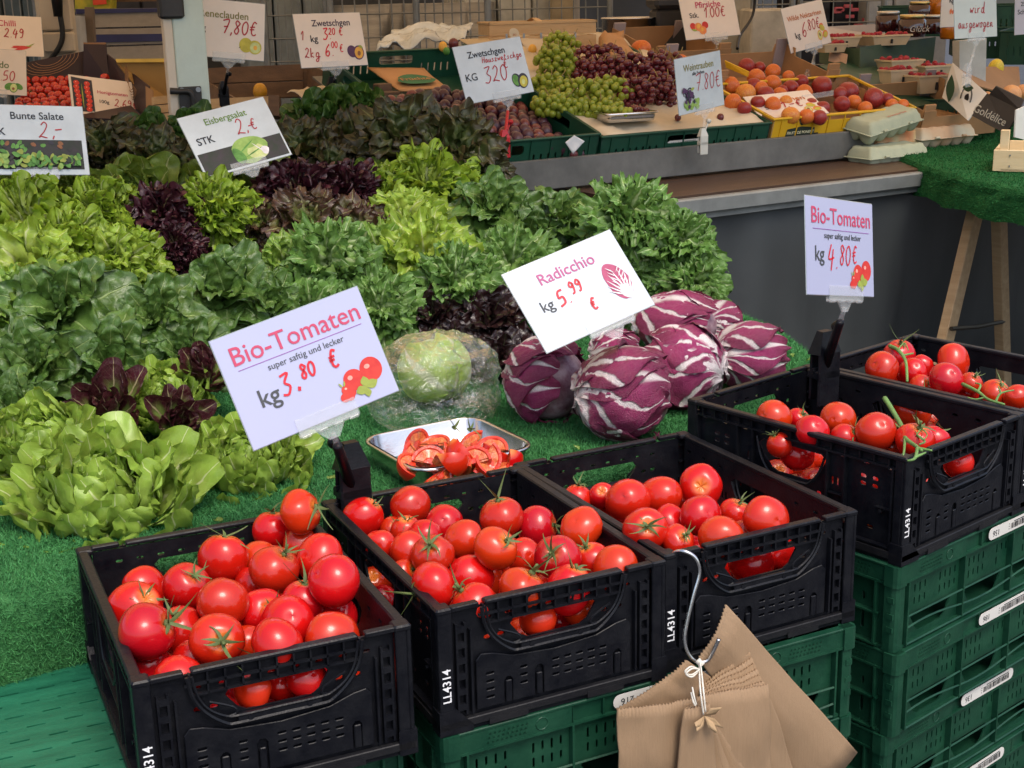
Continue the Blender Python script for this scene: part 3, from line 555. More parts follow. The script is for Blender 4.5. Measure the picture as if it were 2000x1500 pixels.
for k, lst in TL.items():
    zt = CR[k][2]; base = zt-CH; pts = []
    for i, (px, py, r, cal, lv) in enumerate(lst):
        z = zt-.028+.011*lv; p = az(px, py, z); q = in_crate(k, p); t = (p-CAM).length
        # keep it inside the walls
        pts.append([ray(px, py).normalized(), t, r, lv+i*.01])
    for it in range(260):
        mv = 0
        for i in range(len(pts)):
            for j in range(i+1, len(pts)):
                a, b = pts[i], pts[j]; pa, pb = a[0]*a[1], b[0]*b[1]; Ra, Rb = a[2]*a[1]/FPX*.93, b[2]*b[1]/FPX*.93
                ov = (Ra+Rb)*.97-(pa-pb).length
                if ov > 0:
                    s = 1 if a[3] > b[3] else -1; a[1] -= s*ov*.28; b[1] += s*ov*.28; mv = 1
        for i, a in enumerate(pts):
            R_ = a[2]*a[1]/FPX; p = CAM+a[0]*a[1]; q = in_crate(k, p)
            lim = [R_*.9+.008, CW-R_*.9-.008, R_*.9+.010, CL-R_*.9-.008]
            d0 = a[0]*.004; dq = Vector(in_crate(k, p+d0))-Vector(q)
            e_ = 0
            if q[1] < lim[2]: e_ += (lim[2]-q[1])/max(.002, abs(dq.y))*.004*(1 if dq.y > 0 else -1)
            if q[1] > lim[3]: e_ -= (q[1]-lim[3])/max(.002, abs(dq.y))*.004
            if q[2] < R_*.9+.01: e_ -= .003
            a[1] += max(-.02, min(.02, e_*.5))
    rows = sorted(range(len(pts)), key=lambda i: lst[i][1]); nr = 5 if len(pts) > 15 else 3; lab = {}
    names = (['back', 'second', 'middle', 'fourth', 'front'] if nr == 5 else ['back', 'middle', 'front'])
    for r_ in range(nr):
        ids = rows[len(rows)*r_//nr:len(rows)*(r_+1)//nr]; ids.sort(key=lambda i: lst[i][0])
        for n_, i in enumerate(ids):
            pos = 'leftmost' if n_ == 0 else ('rightmost' if n_ == len(ids)-1 else ORD[n_]+' from left')
            lk = ('handle hole tomato, ' if lst[i][4] <= -2 or (k == 'C' and lst[i][4] == -1) else ('calyx tomato, ' if lst[i][3] else 'smooth red tomato, '))
            lab[i] = lk+pos+' in the '+names[r_]+' row of '+WHERE[k]
    for i, a in enumerate(pts):
        px, py, r, cal, lv = lst[i]; R_ = r*a[1]/FPX; p = CAM+a[0]*a[1]
        rn = random.Random(i*7+ord(k)*13)
        if cal: dirv = (CX*cal[0]+CU*cal[1]-_w*max(.15, 1-(cal[0]**2+cal[1]**2)*.75)).normalized()
        else: dirv = (CX*rn.uniform(-1, 1)+CU*rn.uniform(-.7, .3)+_w*.9).normalized()
        qz = dirv.to_track_quat('Z', 'Y').to_matrix().to_4x4() @ RZ(rn.random()*6)
        mi = rn.randrange(7)
        if k == 'C' and i == 7: mi = 4
        s_ = R_/.0286
        e = link('tomato', TMS[mi], None, None, T_(p) @ qz @ SC(s_)); tag(e, lab[i], 'tomato', 'ripe tomatoes in the black crates')
        if cal and not (k == 'C' and i in (1, 8)): link('calyx', CAL[rn.randrange(6)], None, e, T_((0, 0, .0)) @ SC(rn.uniform(.75, 1.12), rn.uniform(.75, 1.12), 1))
    # lower layer seen only through the slots
    rn = random.Random(ord(k))
    for a in range(5 if k in 'ABC' else 4):
        for b in range(6):
            q = (.043+.052*a+(.01 if b % 2 else -.004), .040+.063*b, .035+rn.uniform(0, .006))
            if k in 'DE' and b > 4: continue
            p = out_crate(k, q); e = link('tomato', TMS[rn.randrange(7)], None, None, T_(p) @ RX(rn.random()*6) @ RZ(rn.random()*6) @ SC(.86))
            tag(e, 'buried tomato, '+ORD[a]+' from left, '+ORD[b]+' row, at the bottom of '+WHERE[k], 'tomato', 'bottom layer tomatoes in '+WHERE[k])
# vines on the two right hand crates
VINE = mat('tomato_vine', (.16, .30, .08), .6, c2=(.10, .20, .05), ns=30, bump=.2)
def vine(k, z, strokes, label):
    g = G()
    for st, r in strokes:
        P = smooth_poly([az(px, py, z+dz) for px, py, dz in st], 5); g.tube(P, [r*(1-.45*i/(len(P)-1)) for i in range(len(P))], 7)
    tag(g.obj('tomato_vine', VINE, smooth=True), label, 'vine')
vine('D', ZD, [([(1728,778,.0),(1742,800,-.004),(1762,835,-.002),(1768,855,0),(1790,872,.008),(1800,880,.012)],.0042),([(1765,842,0),(1790,850,.004),(1806,862,.006),(1796,868,.01)],.0022),([(1768,852,0),(1766,880,0),(1764,890,0)],.0022),([(1795,876,.01),(1820,880,.012)],.0025),([(1792,874,.01),(1787,895,.014),(1772,900,.012)],.0026),([(1787,893,.014),(1808,884,.014)],.0022),([(1740,820,-.01),(1752,832,0),(1762,838,0)],.0018),([(1790,850,.006),(1800,838,.012),(1811,850,.012),(1800,858,.01),(1788,842,.01)],.0011)], 'green tomato vine lying across the tomatoes in the raised crate')
vine('E', ZD, [([(1738,676,.01),(1752,682,.014),(1764,696,.016),(1770,712,.012),(1772,745,0)],.0038),([(1764,694,.016),(1784,690,.018)],.0022),([(1755,682,.018),(1766,670,.022),(1774,684,.02)],.0015)], 'upright green vine on the back left tomatoes of the right edge crate')
vine('E', ZD, [([(1880,750,0),(1910,765,.004),(1930,780,.004),(1962,790,.002)],.003),([(1910,765,.004),(1915,752,.008),(1905,748,.008)],.002),([(1945,784,.004),(1955,768,.010),(1980,762,.01)],.002),([(1955,768,.01),(1950,755,.014)],.0018),([(1925,776,.004),(1905,780,.0),(1890,776,0)],.0016)], 'green vine between the front tomatoes of the right edge crate')
# ------------------------------------------------ green crates
def green_side(Lg, h=.13):
    """long side, outer face -Y"""
    o = rrect(.004, Lg-.004, .0, h-.030, .003); hs = []
    k = Lg/.6
    for x in np.arange(.045, Lg-.04, .0125):
        i = int(round((x-.045)/.0125))
        if i % 6 in (4, 5): continue
        for z0, z1 in ((.072, .087), (.053, .067)):
            if .27*k < x < .33*k and z0 < .06: continue
            hs.append(rrect(x-.0016, x+.0016, z0+(.002 if i % 2 else 0), z1, .0016, 1))
    for c in (.10, .235, .365, .50):
        c *= k; hs.append([(c-.045, .043), (c+.045, .043), (c+.050, .038), (c+.036, .016), (c+.028, .012), (c-.028, .012), (c-.036, .016), (c-.050, .038)])
    out = [(sheet(o, hs, .0025), T_((0, .010, 0)) @ RX(pi/2))]; g = G()
    g.box(0, Lg, 0, .012, h-.030, h-.027).box(0, Lg, 0, .012, h-.004, h, c=.001)
    g.box(0, .17*k, .001, .010, h-.027, h-.004); g.box(Lg-.17*k, Lg, .001, .010, h-.027, h-.004); g.box(.17*k, Lg-.17*k, .006, .010, h-.027, h-.004); g.box(.25*k, .35*k, .001, .006, h-.027, h-.004)
    for c in np.linspace(.17, .43, 7): g.box(c*k-.001, c*k+.001, .001, .006, h-.027, h-.004)
    for x in (.03, .17, .30, .43, .57): g.box(x*k-.0015, x*k+.0015, -.001, .010, .003, h-.03)
    for z in (.047, .004, .026): g.tube([(a, .001, z+(.0 if z != .026 else .006*sin(a*21/k))) for a in np.linspace(.03*k, .57*k, 22)], .0018, 4)
    # emblem of little wedges
    for s in (0, 1):
        for i in range(9):
            for j in range(3):
                x = (.055 if s == 0 else Lg-.11)+.006*i+.0015*j; z = h-.023+.0055*j; g.add([(x, .001, z), (x+.004, .001, z), (x+.002, -.0008, z+.004)], [(0, 1, 2)])
        g.tube([((.128*k if s == 0 else Lg-.13*k)+.008*cos(t*pi/6), .0005, h-.0155+.008*sin(t*pi/6)) for t in range(13)], .0007, 4)
    out.append((g.mesh(), Matrix())); return joined(out)
def green_short(Lg, h=.13):
    o = rrect(.004, Lg-.004, .0, h-.030, .003); hs = []
    for c in (.06, .115, .17, .23, .285, .34):
        hs.append(rrect(c-.0025, c+.0025, .062, .074, .0025, 2)); hs.append(rrect(c-.003, c+.003, .018, .046, .003, 2))
    out = [(sheet(o, hs, .0025), T_((0, .010, 0)) @ RX(pi/2))]; g = G()
    g.box(0, Lg, 0, .012, h-.030, h-.027).box(0, Lg, 0, .012, h-.004, h, c=.001).box(0, Lg, .002, .010, h-.027, h-.004)
    for x in (.035, .0875, .14, .20, .26, .3125, .365): g.box(x-.0014, x+.0014, -.001, .010, .003, h-.03)
    for z in (.052, .004): g.box(.03, Lg-.03, -.001, .010, z-.0014, z+.0014)
    for i in range(9):
        for j in range(3): x = Lg-.10+.006*i+.0015*j; z = h-.023+.0055*j; g.add([(x, .001, z), (x+.004, .001, z), (x+.002, -.0008, z+.004)], [(0, 1, 2)])
    out.append((g.mesh(), Matrix())); return joined(out)
GS6, GS4 = green_side(.6), green_short(.4)
def gcorner():
    g = G(); pr = [(0, .02), (0, .008), (.0025, .0025), (.008, 0), (.02, 0), (.02, .012), (.012, .02)]
    for z0, z1, k in ((0, .099, 0), (.099, .13, -.0025)):
        P = [(x+(k if x < .01 else 0), y+(k if y < .01 else 0)) for x, y in pr]; n = len(P)
        g.add([(x, y, z0) for x, y in P]+[(x, y, z1) for x, y in P], [tuple(range(n-1, -1, -1)), tuple(range(n, 2*n))]+[(i, (i+1) % n, n+(i+1) % n, n+i) for i in range(n)])
    for z in (.03, .05, .075): g.box(-.001, .006, .004, .014, z, z+.008)
    return g.mesh()
GCN = gcorner(); GBS = G().box(.003, .597, .003, .397, 0, .004).mesh()
for me in (GS6, GS4, GCN, GBS): me.materials.append(GREENP)
LAB = mat('white_label', (.62, .60, .55), .5, amount=.06); INK = mat('black_ink', (.02, .02, .022), .6)
def barcode_label(num, w=.145, h=.019, seed=1):
    r = random.Random(seed); e = sheet(rrect(-w/2, w/2, -h/2, h/2, h*.48, 5), [], .0006)
    g = G(); x = -.012
    while x < w/2-.012: b = r.choice((.0006, .0010, .0016)); g.box(x, x+b, -.0055, .0035, .0003, .0005); x += b+r.choice((.0007, .0011, .0017))
    for k in range(3): g.box(-.018, -.0165, -.005+.004*k, -.0035+.004*k, .0003, .0005)
    g.box(-.004, w/2-.014, .0045, .0058, .0003, .0005)
    return e, joined([(g.mesh(), Matrix()), (text(num, .013), T_((-w/2+.020, -.0005, .0004)) @ RZ(pi))])
def green_crate(loc, yaw, label, num=None, seed=1, lw=.30, top=True, group='green plastic crates in the front stacks'):
    e = empty('plastic_crate', loc, yaw, label, 'crate', group)
    link('base', GBS, None, e); link('long_side', GS6, None, e); link('long_side', GS6, None, e, T_((.6, .4, 0)) @ RZ(pi))
    link('short_side', GS4, None, e, T_((0, .4, 0)) @ RZ(-pi/2)); link('short_side', GS4, None, e, T_((.6, 0, 0)) @ RZ(pi/2))
    for M in (Matrix(), T_((.6, 0, 0)) @ RZ(pi/2), T_((.6, .4, 0)) @ RZ(pi), T_((0, .4, 0)) @ RZ(-pi/2)): link('corner_post', GCN, None, e, M)
    if num:
        a, b = barcode_label(num, seed=seed); M = T_((lw, -.0012, .1155)) @ RX(pi/2) @ RZ(pi)
        p = part('label', a, LAB, e, T_((lw, -.0008, .1155)) @ RX(pi/2)); part('print', b, INK, p, T_((0, 0, .0001)))
    return e
x, y, z, yaw = CR['D']; p0 = Vector((x, y, 0))+Vector((cos(yaw), sin(yaw), 0))*(-.006)+Vector((sin(yaw), -cos(yaw), 0))*.0
nm = ['156', '186', '136', '142', '158']; PL = ['topmost', 'second from the top', 'third from the top', 'fourth from the top', 'lowest']
for i in range(5):
    jit = (.0, .004, -.003, .003, 0)[i]
    green_crate((p0.x+jit, p0.y-jit, ZD-CH-.131*(i+1)), yaw+(0, .004, -.004, .006, 0)[i], 'green slotted crate, '+PL[i]+' of the tall stack at the right edge', nm[i], seed=i+3, lw=.300-.018*i)
x, y, z, yaw = CR['B']; yw = .461
for i in range(5): green_crate((x+.002, y-.002, ZT-CH-.131*(i+1)), yw, 'green crate, '+PL[i]+' of the stack under the hook crate', '216' if i == 0 else None, seed=9, lw=.298)
# upside-down green crate on the left: its slotted bottom is the shelf beside the leftmost black crate
x, y, z, yaw = CR['A']; ex = Vector((cos(yaw), sin(yaw), 0)); ey = Vector((-sin(yaw), cos(yaw), 0))
def lidmesh(Lx, Ly):
    hs = []
    for j in range(12):
        for i in range(14):
            cx = .03+.043*i+(.0215 if j % 2 else 0); cy = .028+.031*j
            if cx < Lx-.025 and cy < Ly-.02: hs.append(rrect(cx-.0115, cx+.0115, cy-.0018, cy+.0018, .0018, 1))
    return sheet(rrect(0, Lx, 0, Ly, .006), hs, .003, 0)
for i, (off, nme) in enumerate(((-.604, 'shelf'), (.0, 'under'))):
    o = Vector((x, y, 0))+ex*(off+.30)+ey*(.015)
    if i == 0:
        e = empty('plastic_crate', (o.x, o.y, ZT-CH-.132), yaw, 'upturned green crate with a slotted bottom beside the leftmost tomato crate', 'crate', 'green plastic crates in the front stacks')
        part('crate_bottom', lidmesh(.6, .4), LIDP, e, T_((0, 0, .1295)))
        link('long_side', GS6, None, e, T_((0, 0, .128)) @ RX(pi) @ T_((0, -.0, 0)) @ T_((0, 0, 0))).matrix_local = T_((.6, 0, .128)) @ RY(pi)
        link('long_side', GS6, None, e, T_((0, .4, .128)) @ RZ(0) @ RX(pi))
        link('short_side', GS4, None, e, T_((0, 0, .128)) @ RZ(-pi/2) @ RY(pi)); link('short_side', GS4, None, e, T_((.6, .4, .128)) @ RZ(pi/2) @ RY(pi))
        g = G(); g.box(.0, .6, .392, .4, .131, .138).box(.592, .6, 0, .392, .131, .138); g.obj('rim', LIDP, e)
for i in range(1, 5): 
    o = Vector((x, y, 0))-ex*.304; green_crate((o.x, o.y, ZT-CH-.132-.131*i), yaw, 'green crate, '+PL[i]+' of the stack under the leftmost tomato crate')
# ------------------------------------------------ price signs (A5 cards in clear sleeves, clip, stem and clamp)
PINK = mat('pink_print', (.50, .055, .12), .6, amount=.03); PURP = mat('purple_print', (.42, .10, .22), .6, amount=.03); GRYI = mat('grey_print', (.06, .065, .07), .6)
BLKI = mat('dark_print', (.018, .022, .03), .6); REDI = mat('red_marker', (.62, .015, .03), .5); REDT = mat('thin_red_marker', (.42, .03, .04), .6); OLVI = mat('olive_print', (.22, .20, .05), .6); GRNI = mat('green_print', (.12, .22, .03), .6)
ORGI = mat('orange_print', (.50, .14, .03), .6); VLN = mat('violet_line', (.28, .08, .35), .6)
PAPER = mat('laminated_paper', (.40, .42, .58), .25, amount=.02, coat=.35, ns=4); PAPER2 = mat('soiled_laminated_paper', (.50, .56, .58), .35, ns=14, amount=.12, coat=.3)
SLV = mat('sleeve_edge', (.30, .34, .34), .15, amount=.05, coat=.6)
def pmat(n, c, c2=None): return mat('print_'+n, c, .6, c2=c2, ns=60, amount=.25)
PR = {'tom': pmat('tomato', (.62, .05, .03), (.5, .02, .02)), 'leaf': pmat('leaf', (.30, .36, .06)), 'lime': pmat('lime', (.32, .48, .12), (.18, .32, .06)), 'plum': pmat('plum', (.08, .03, .09)), 'flesh': pmat('flesh', (.72, .38, .06)), 'yel': pmat('yellow', (.52, .46, .06)),
      'peach': pmat('peach', (.75, .30, .07), (.65, .12, .05)), 'dark': pmat('dark', (.03, .03, .045)), 'night': pmat('night', (.04, .03, .04), (.015, .03, .015)), 'salad': pmat('salad', (.14, .36, .07), (.04, .14, .02)), 'rad': pmat('radicchio', (.45, .08, .17), (.30, .04, .10)), 'wht': pmat('white', (.75, .72, .72)), 'hi': pmat('sheen', (.8, .35, .28)), 'pale': pmat('pale', (.55, .62, .25)), 'pit': pmat('pit', (.25, .10, .04)), 'chil': pmat('chilli', (.6, .05, .05))}
def disc(cx, cy, rx, ry, rot=0, n=22, wob=0, seed=0):
    r = random.Random(seed); return [(cx+rx*(1+wob*sin(3*a+seed)+wob*.6*sin(7*a+seed))*cos(a)*cos(rot)-ry*(1+wob*sin(3*a+seed))*sin(a)*sin(rot), cy+rx*(1+wob*sin(4*a))*cos(a)*sin(rot)+ry*(1+wob*sin(3*a+seed))*sin(a)*cos(rot)) for a in [2*pi*i/n for i in range(n)]]
def picture(parent, items, z=.0012):
    """flat printed picture: [(material key, outline)] from back to front, one mesh"""
    g = G(); ms = []; 
    for i, (k, pl) in enumerate(items):
        if PR[k] not in ms: ms.append(PR[k])
        g.add([(x, y, z+.00008*i) for x, y in pl], [tuple(range(len(pl)))], ms.index(PR[k]))
    return g.obj('picture', ms, parent)
def leafo(cx, cy, L_, w, a): return [(cx+cos(a)*L_*t-sin(a)*w*s*sin(pi*t), cy+sin(a)*L_*t+cos(a)*w*s*sin(pi*t)) for s, ts in ((1, [i/7 for i in range(8)]), (-1, [1-i/7 for i in range(1, 7)])) for t in ts]
def P_tom(): return [('tom', disc(.079, -.033, .0155, .016)), ('hi', disc(.075, -.028, .004, .003)), ('tom', disc(.052, -.038, .0145, .014)), ('hi', disc(.048, -.034, .0035, .003)), ('tom', disc(.037, -.047, .0065, .0065)), ('tom', disc(.043, -.052, .006, .006)), ('tom', disc(.032, -.0555, .0062, .006)), ('tom', disc(.039, -.056, .0062, .006)), ('hi', disc(.037, -.045, .0018, .0014)),
                     ('leaf', leafo(.064, -.053, .018, .006, .2)), ('leaf', leafo(.064, -.053, .015, .006, 1.5)), ('leaf', leafo(.064, -.053, .016, .006, 3.3)), ('leaf', leafo(.064, -.053, .013, .005, 4.6)), ('leaf', leafo(.034, -.042, .008, .0012, 2.1)), ('leaf', leafo(.036, -.042, .008, .0012, 1.2))]
def P_rad():
    it = [('rad', disc(.068, -.012, .020, .034, .15, 26, .04, 2)), ('wht', leafo(.075, -.048, .030, .010, 1.75))]
    for i in range(9): a = .95+i*.2; it.append(('wht', leafo(.076, -.044, .056-.004*abs(i-4), .0013, a)))
    for i in range(5): it.append(('wht', leafo(.072, -.030+.008*i, .02, .0008, .8+.0*i))); it.append(('wht', leafo(.070, -.030+.008*i, .018, .0008, 2.3)))
    return it
def P_plum(): return [('plum', disc(.060, -.034, .015, .017, .3)), ('plum', disc(.080, -.038, .017, .020, -.2)), ('flesh', disc(.081, -.038, .0135, .0165, -.2)), ('pit', disc(.081, -.040, .005, .007, -.3)), ('leaf', leafo(.082, -.018, .016, .004, -.5))]
def P_avo(): return [('salad', disc(.050, -.046, .015, .011, .5)), ('salad', disc(.080, -.045, .014, .009, -.6)), ('salad', disc(.064, -.050, .013, .016, -.2)), ('pale', disc(.064, -.050, .0105, .0135, -.2)), ('pit', disc(.063, -.053, .0045, .0045))]
def P_hplum(): return [('dark', disc(.060, -.036, .014, .018, .2)), ('salad', disc(.058, -.036, .010, .015, .2)), ('dark', disc(.079, -.040, .016, .020, -.3)), ('yel', disc(.080, -.042, .012, .015, -.3)), ('pale', disc(.079, -.043, .005, .007, -.3))]
def P_ren(): return [('yel', disc(.055, -.036, .018, .019)), ('yel', disc(.079, -.040, .018, .018)), ('pale', disc(.080, -.041, .014, .014)), ('flesh', disc(.080, -.041, .005, .006)), ('dark', leafo(.036, -.045, .007, .001, .7))]
def P_pfi(): return [('tom', disc(-.070, -.030, .011, .011)), ('peach', disc(-.050, -.034, .014, .014)), ('flesh', disc(-.048, -.034, .009, .009)), ('tom', disc(-.024, -.030, .012, .012)), ('peach', disc(-.036, -.046, .014, .014)), ('flesh', disc(-.038, -.043, .006, .006)), ('leaf', leafo(-.078, -.040, .022, .004, -.3))]
def P_wil(): return [('peach', disc(.070, -.012, .012, .010, .5)), ('yel', disc(.072, -.018, .014, .010, -.4)), ('flesh', disc(.055, -.040, .012, .017)), ('pale', disc(.055, -.040, .009, .013)), ('pit', disc(.055, -.038, .004, .006)), ('peach', disc(.082, -.040, .014, .012, .6)), ('yel', disc(.082, -.042, .011, .008, .6))]
def P_wei():
    it = []; r = random.Random(4)
    for i in range(26): it.append(('lime', disc(-.045+r.uniform(-.034, .034), -.052+r.uniform(-.010, .012), .006, .006, 0, 10)))
    for i in range(26): it.append(('plum' if i % 3 else 'dark', disc(-.058+r.gauss(0, .011), -.028+r.gauss(0, .011), .0055, .0055, 0, 10)))
    it.append(('leaf', leafo(-.050, -.013, .018, .004, .2))); return it
def P_chil(): return [('chil', leafo(-.004, -.044, .062, .005, .10)), ('chil', leafo(.006, -.052, .060, .005, .22)), ('chil', leafo(.0, -.038, .05, .005, -.12)), ('leaf', leafo(.050, -.040, .030, .002, .5)), ('leaf', leafo(.046, -.036, .02, .002, -.1))]
def P_hon():
    it = [('dark', [(-.097, .066), (-.030, .060), (-.030, -.060), (-.097, -.066)])]
    for i in range(7):
        for s in (-1, 1): it.append(('tom', disc(-.064+s*.017+.002*sin(i*5), .045-.0165*i, .0095, .009))); it.append(('hi', disc(-.066+s*.017, .048-.0165*i, .002, .002, 0, 8)))
    it.append(('leaf', leafo(-.066, .045, .10, .002, -1.57))); return it
def P_eis():
    it = [('night', [(-.1, -.018), (.1, -.018), (.1, -.069), (-.1, -.069)])]
    it += [('lime', disc(.018, -.036, .042, .031, .1, 26, .05, 1)), ('salad', disc(-.012, -.045, .012, .020, .3, 16, .08, 3)), ('pale', disc(.032, -.044, .024, .018, -.3, 20, .07, 2)), ('lime', disc(.020, -.022, .026, .012, .2, 18, .1, 4)), ('wht', disc(.050, -.046, .009, .010, .2, 12, .1, 1)), ('salad', leafo(-.01, -.040, .05, .002, .5)), ('salad', leafo(0, -.052, .05, .0016, .3)), ('wht', leafo(.05, -.055, .04, .0012, 2.2))]
    return it
def P_bun():
    it = [('night', [(-.1, .0), (.095, .0), (.095, -.062), (-.1, -.062)])]; r = random.Random(8)
    for i in range(24): it.append((r.choice(['pit', 'salad', 'dark', 'night']), disc(r.uniform(-.09, .085), r.uniform(-.02, -.005), .006, .004, r.random()*3, 8, .1)))
    for i in range(130):
        x = r.uniform(-.092, .088); top = -.026-.010*sin(max(0, (x+.02))*22); y = r.uniform(-.058, top); it.append((r.choice(['salad', 'salad', 'lime', 'leaf', 'night']), disc(x, y, r.uniform(.005, .010), r.uniform(.003, .006), r.random()*3, 9, .12, i)))
    return it
def sign(cen, ex, ey, label, texts=(), hand=(), pic=None, foot=None, clampm=None, paper=None, clipx=0.0, clipw=.085, hold=True, sc=1, clear=False, stemr=.0042, csc=1, group='price signs on clips'):
    M = frame(cen, ex, ey); e = empty('price_sign', M=M, label=label, cat='sign', group=group)
    w, h = .105, .074
    G().box(-w, w, -h, h, -.0012, .0, c=.0005).obj('sleeve', SLV, e)
    part('card', sheet(rrect(-w+.0012, w-.0012, -h+.0012, h-.0012, .001), [], .0008), paper or PAPER, e, T_((0, 0, .0002)))
    for body, size, x, y, m_, bold, *al in texts: part('lettering', text(body, size, al[0] if al else 'CENTER', bold).copy(), m_, e, T_((x, y, .0013)))
    for body, hh, x, y, m_, wd, *rot in hand: part('handwriting', handwriting(body, hh, wd)[0], m_, e, T_((x, y, .0016)) @ RZ(rot[0] if rot else 0))
    if pic: picture(e, pic)
    if 'Bio-Tomaten' in label: G().box(-.084, .090, .0255, .0263, .0009, .0012).obj('print', VLN, e)
    if hold:
        g = G(); g.box(clipx-clipw/2, clipx+clipw/2, -h-.006, -h+.016, .0020, .0032).box(clipx-clipw/2, clipx+clipw/2, -h-.008, -h+.014, -.0040, -.0028).box(clipx-clipw/2, clipx+clipw/2, -h-.009, -h-.005, -.004, .0032, c=.0012)
        for s in (-.4, -.13, .13, .4): g.tube([(clipx+clipw*s-.006, -h-.008, .001), (clipx+clipw*s+.006, -h-.008, .001)], .0026, 8)
        g.add([(clipx-.020, -h-.009, 0), (clipx+.020, -h-.009, 0), (clipx+.007, -h-.024, 0), (clipx-.007, -h-.024, 0), (clipx-.020, -h-.009, -.003), (clipx+.020, -h-.009, -.003), (clipx+.007, -h-.024, -.003), (clipx-.007, -h-.024, -.003)], [(0, 3, 2, 1), (4, 5, 6, 7), (0, 1, 5, 4), (1, 2, 6, 5), (2, 3, 7, 6), (3, 0, 4, 7)])
        g.obj('clip', CLEAR, e)
    if foot is not None:
        Fp = M.inverted() @ Vector(foot); top = Vector((clipx, -h-.018, -.0015)); d = Fp-top; L_ = d.length
        k = min(.35, .030/L_) if not clear else .85
        g = G(); g.tube([top, top+d*k], [.0036, .0042], 10); g.obj('stem_socket', CLEAR, e, smooth=True)
        bm_ = clampm or BLACKP; g = G(); g.tube([top+d*(k-.02), top+d*k*1.02, top+d*.97], [stemr*.8, stemr, stemr*1.15], 12); g.obj('stem', bm_, e, smooth=True)
        # spring clamp: jaws plus ball lever
        Mi = M.inverted().to_3x3(); up = (Mi @ Vector((0, 0, 1))).normalized(); rt_ = (Mi @ E1).normalized(); fw = up.cross(rt_)
        A_ = frame(Fp, rt_, fw) @ SC(csc); g = G()
        g.box(-.013, .013, -.009, -.005, -.030, .022, A_, c=.0015).box(-.011, .011, .005, .008, -.026, .018, A_, c=.0015).box(-.013, .013, -.009, .008, -.004, .004, A_, c=.001)
        g.tube([A_ @ Vector((-.0145, 0, .004)), A_ @ Vector((.0145, 0, .004))], .0045, 8)
        g.add([A_ @ Vector(v) for v in ((-.013, -.009, .020), (.013, -.009, .020), (.006, -.004, .040), (-.006, -.004, .040), (-.013, .008, .018), (.013, .008, .018), (.006, .004, .040), (-.006, .004, .040))], [(0, 1, 2, 3), (7, 6, 5, 4), (0, 3, 7, 4), (1, 5, 6, 2), (3, 2, 6, 7)])
        g.obj('clamp', bm_, e)
        g = G(); s_ = 1 if clipx >= 0 else -1; b = Fp+up*.020+rt_*.010*1; c_ = Fp+(up*.058+rt_*(.020 if label.find('3,80') < 0 else -.018))*(1+(csc-1)*.35); b = Fp+up*.015+(c_-Fp)*.1
        g.tube([b, c_], .0022+.0012*(csc > 1), 8); mb_ = T_(c_) @ SC(1+(csc-1)*.4); g.lathe([(.0001, -.0072), (.004, -.006), (.0068, -.002), (.0068, .002), (.004, .006), (.0001, .0072)], 12, mb_); g.obj('lever', bm_, e, smooth=True)
    return e
sign((-.2617, 1.7136, 1.0935), (.8429, .4931, .2153), (-.3477, .194, .9173), 'large price sign reading Bio-Tomaten 3,80 between the front crates and the tray',
     [('Bio-Tomaten', .0345, .003, .043, PINK, .004), ('super saftig und lecker', .0118, .006, .0165, GRYI, 0), ('kg', .032, -.060, -.018, GRYI, .010)], [('3', .026, -.044, -.024, REDI, .12), (',', .02, -.023, -.022, REDI, .2), ('80', .018, -.013, -.013, REDI, .17), ('€', .022, .028, -.014, REDI, .15)], P_tom(), foot=az(688, 958, .897), stemr=.0068, csc=1.75)
s_ = S.collection.objects[-1]
sign((.1101, 2.1711, 1.0882), (.8525, .4592, .2499), (-.4634, .4424, .7678), 'price sign reading Radicchio 5.99 standing behind the radicchio heads',
     [('Radicchio', .0275, -.002, .039, PURP, .010), ('kg', .026, -.063, -.004, GRYI, .008)], [('5.', .026, -.044, -.014, REDI, .14), ('99', .020, -.017, -.002, REDI, .16), ('€', .019, .002, -.040, REDI, .18)], P_rad(), foot=az(1222, 700, .86), clipx=.018, clear=True, paper=mat('laminated_paper_cool', (.42, .48, .54), .25, amount=.02, coat=.35), clampm=CLEAR)
sign((.507, 2.0991, 1.1601), (.6682, .7197, -.1885), (-.0024, .2555, .9668), 'price sign reading Bio-Tomaten 4.80 on the raised crate in front of the dark tarpaulin',
     [('Bio-Tomaten', .0350, .003, .045, PINK, .006), ('super saftig und lecker', .0125, .006, .0165, GRYI, .004), ('kg', .032, -.066, -.012, GRYI, .008)], [('4.', .036, -.044, -.032, REDI, .08), ('80', .030, -.008, -.026, REDI, .08), ('€', .026, .032, -.022, REDI, .09)], P_tom(), foot=az(1608, 728, .945), clipx=.012, clipw=.105, stemr=.0068, csc=1.75)
sign((-.5829, 3.0238, 1.2595), (.7862, .5973, .1584), (-.4346, .3522, .8289), 'tilted price sign reading Eisbergsalat with a picture of an iceberg lettuce',
     [('Eisbergsalat', .0215, -.002, .048, GRNI, .010), ('STK', .0235, -.068, .008, BLKI, .014)], [('2', .036, .006, .002, REDT, .07), (',-', .026, .028, .004, REDT, .1), ('€', .024, .042, .006, REDT, .1)], P_eis(), paper=PAPER2)
sign((-.9679, 2.8827, 1.276), (.8646, .4952, -.0846), (-.116, .3605, .9255), 'price sign reading Bunte Salate at the left edge, field of lettuce pictured below',
     [('Bunte Salate', .0215, .010, .050, BLKI, .012), ('STK', .0215, -.074, .016, BLKI, .012)], [('2', .034, .008, .004, REDT, .07), (',', .03, .034, .006, REDT, .09), ('-', .03, .040, .008, REDT, .09)], P_bun(), paper=PAPER2)
PW = mat('laminated_paper_warm_lit', (.70, .62, .54), .35, ns=10, amount=.06, coat=.2)  # white cards: the stall's warm light is put into the paper colour
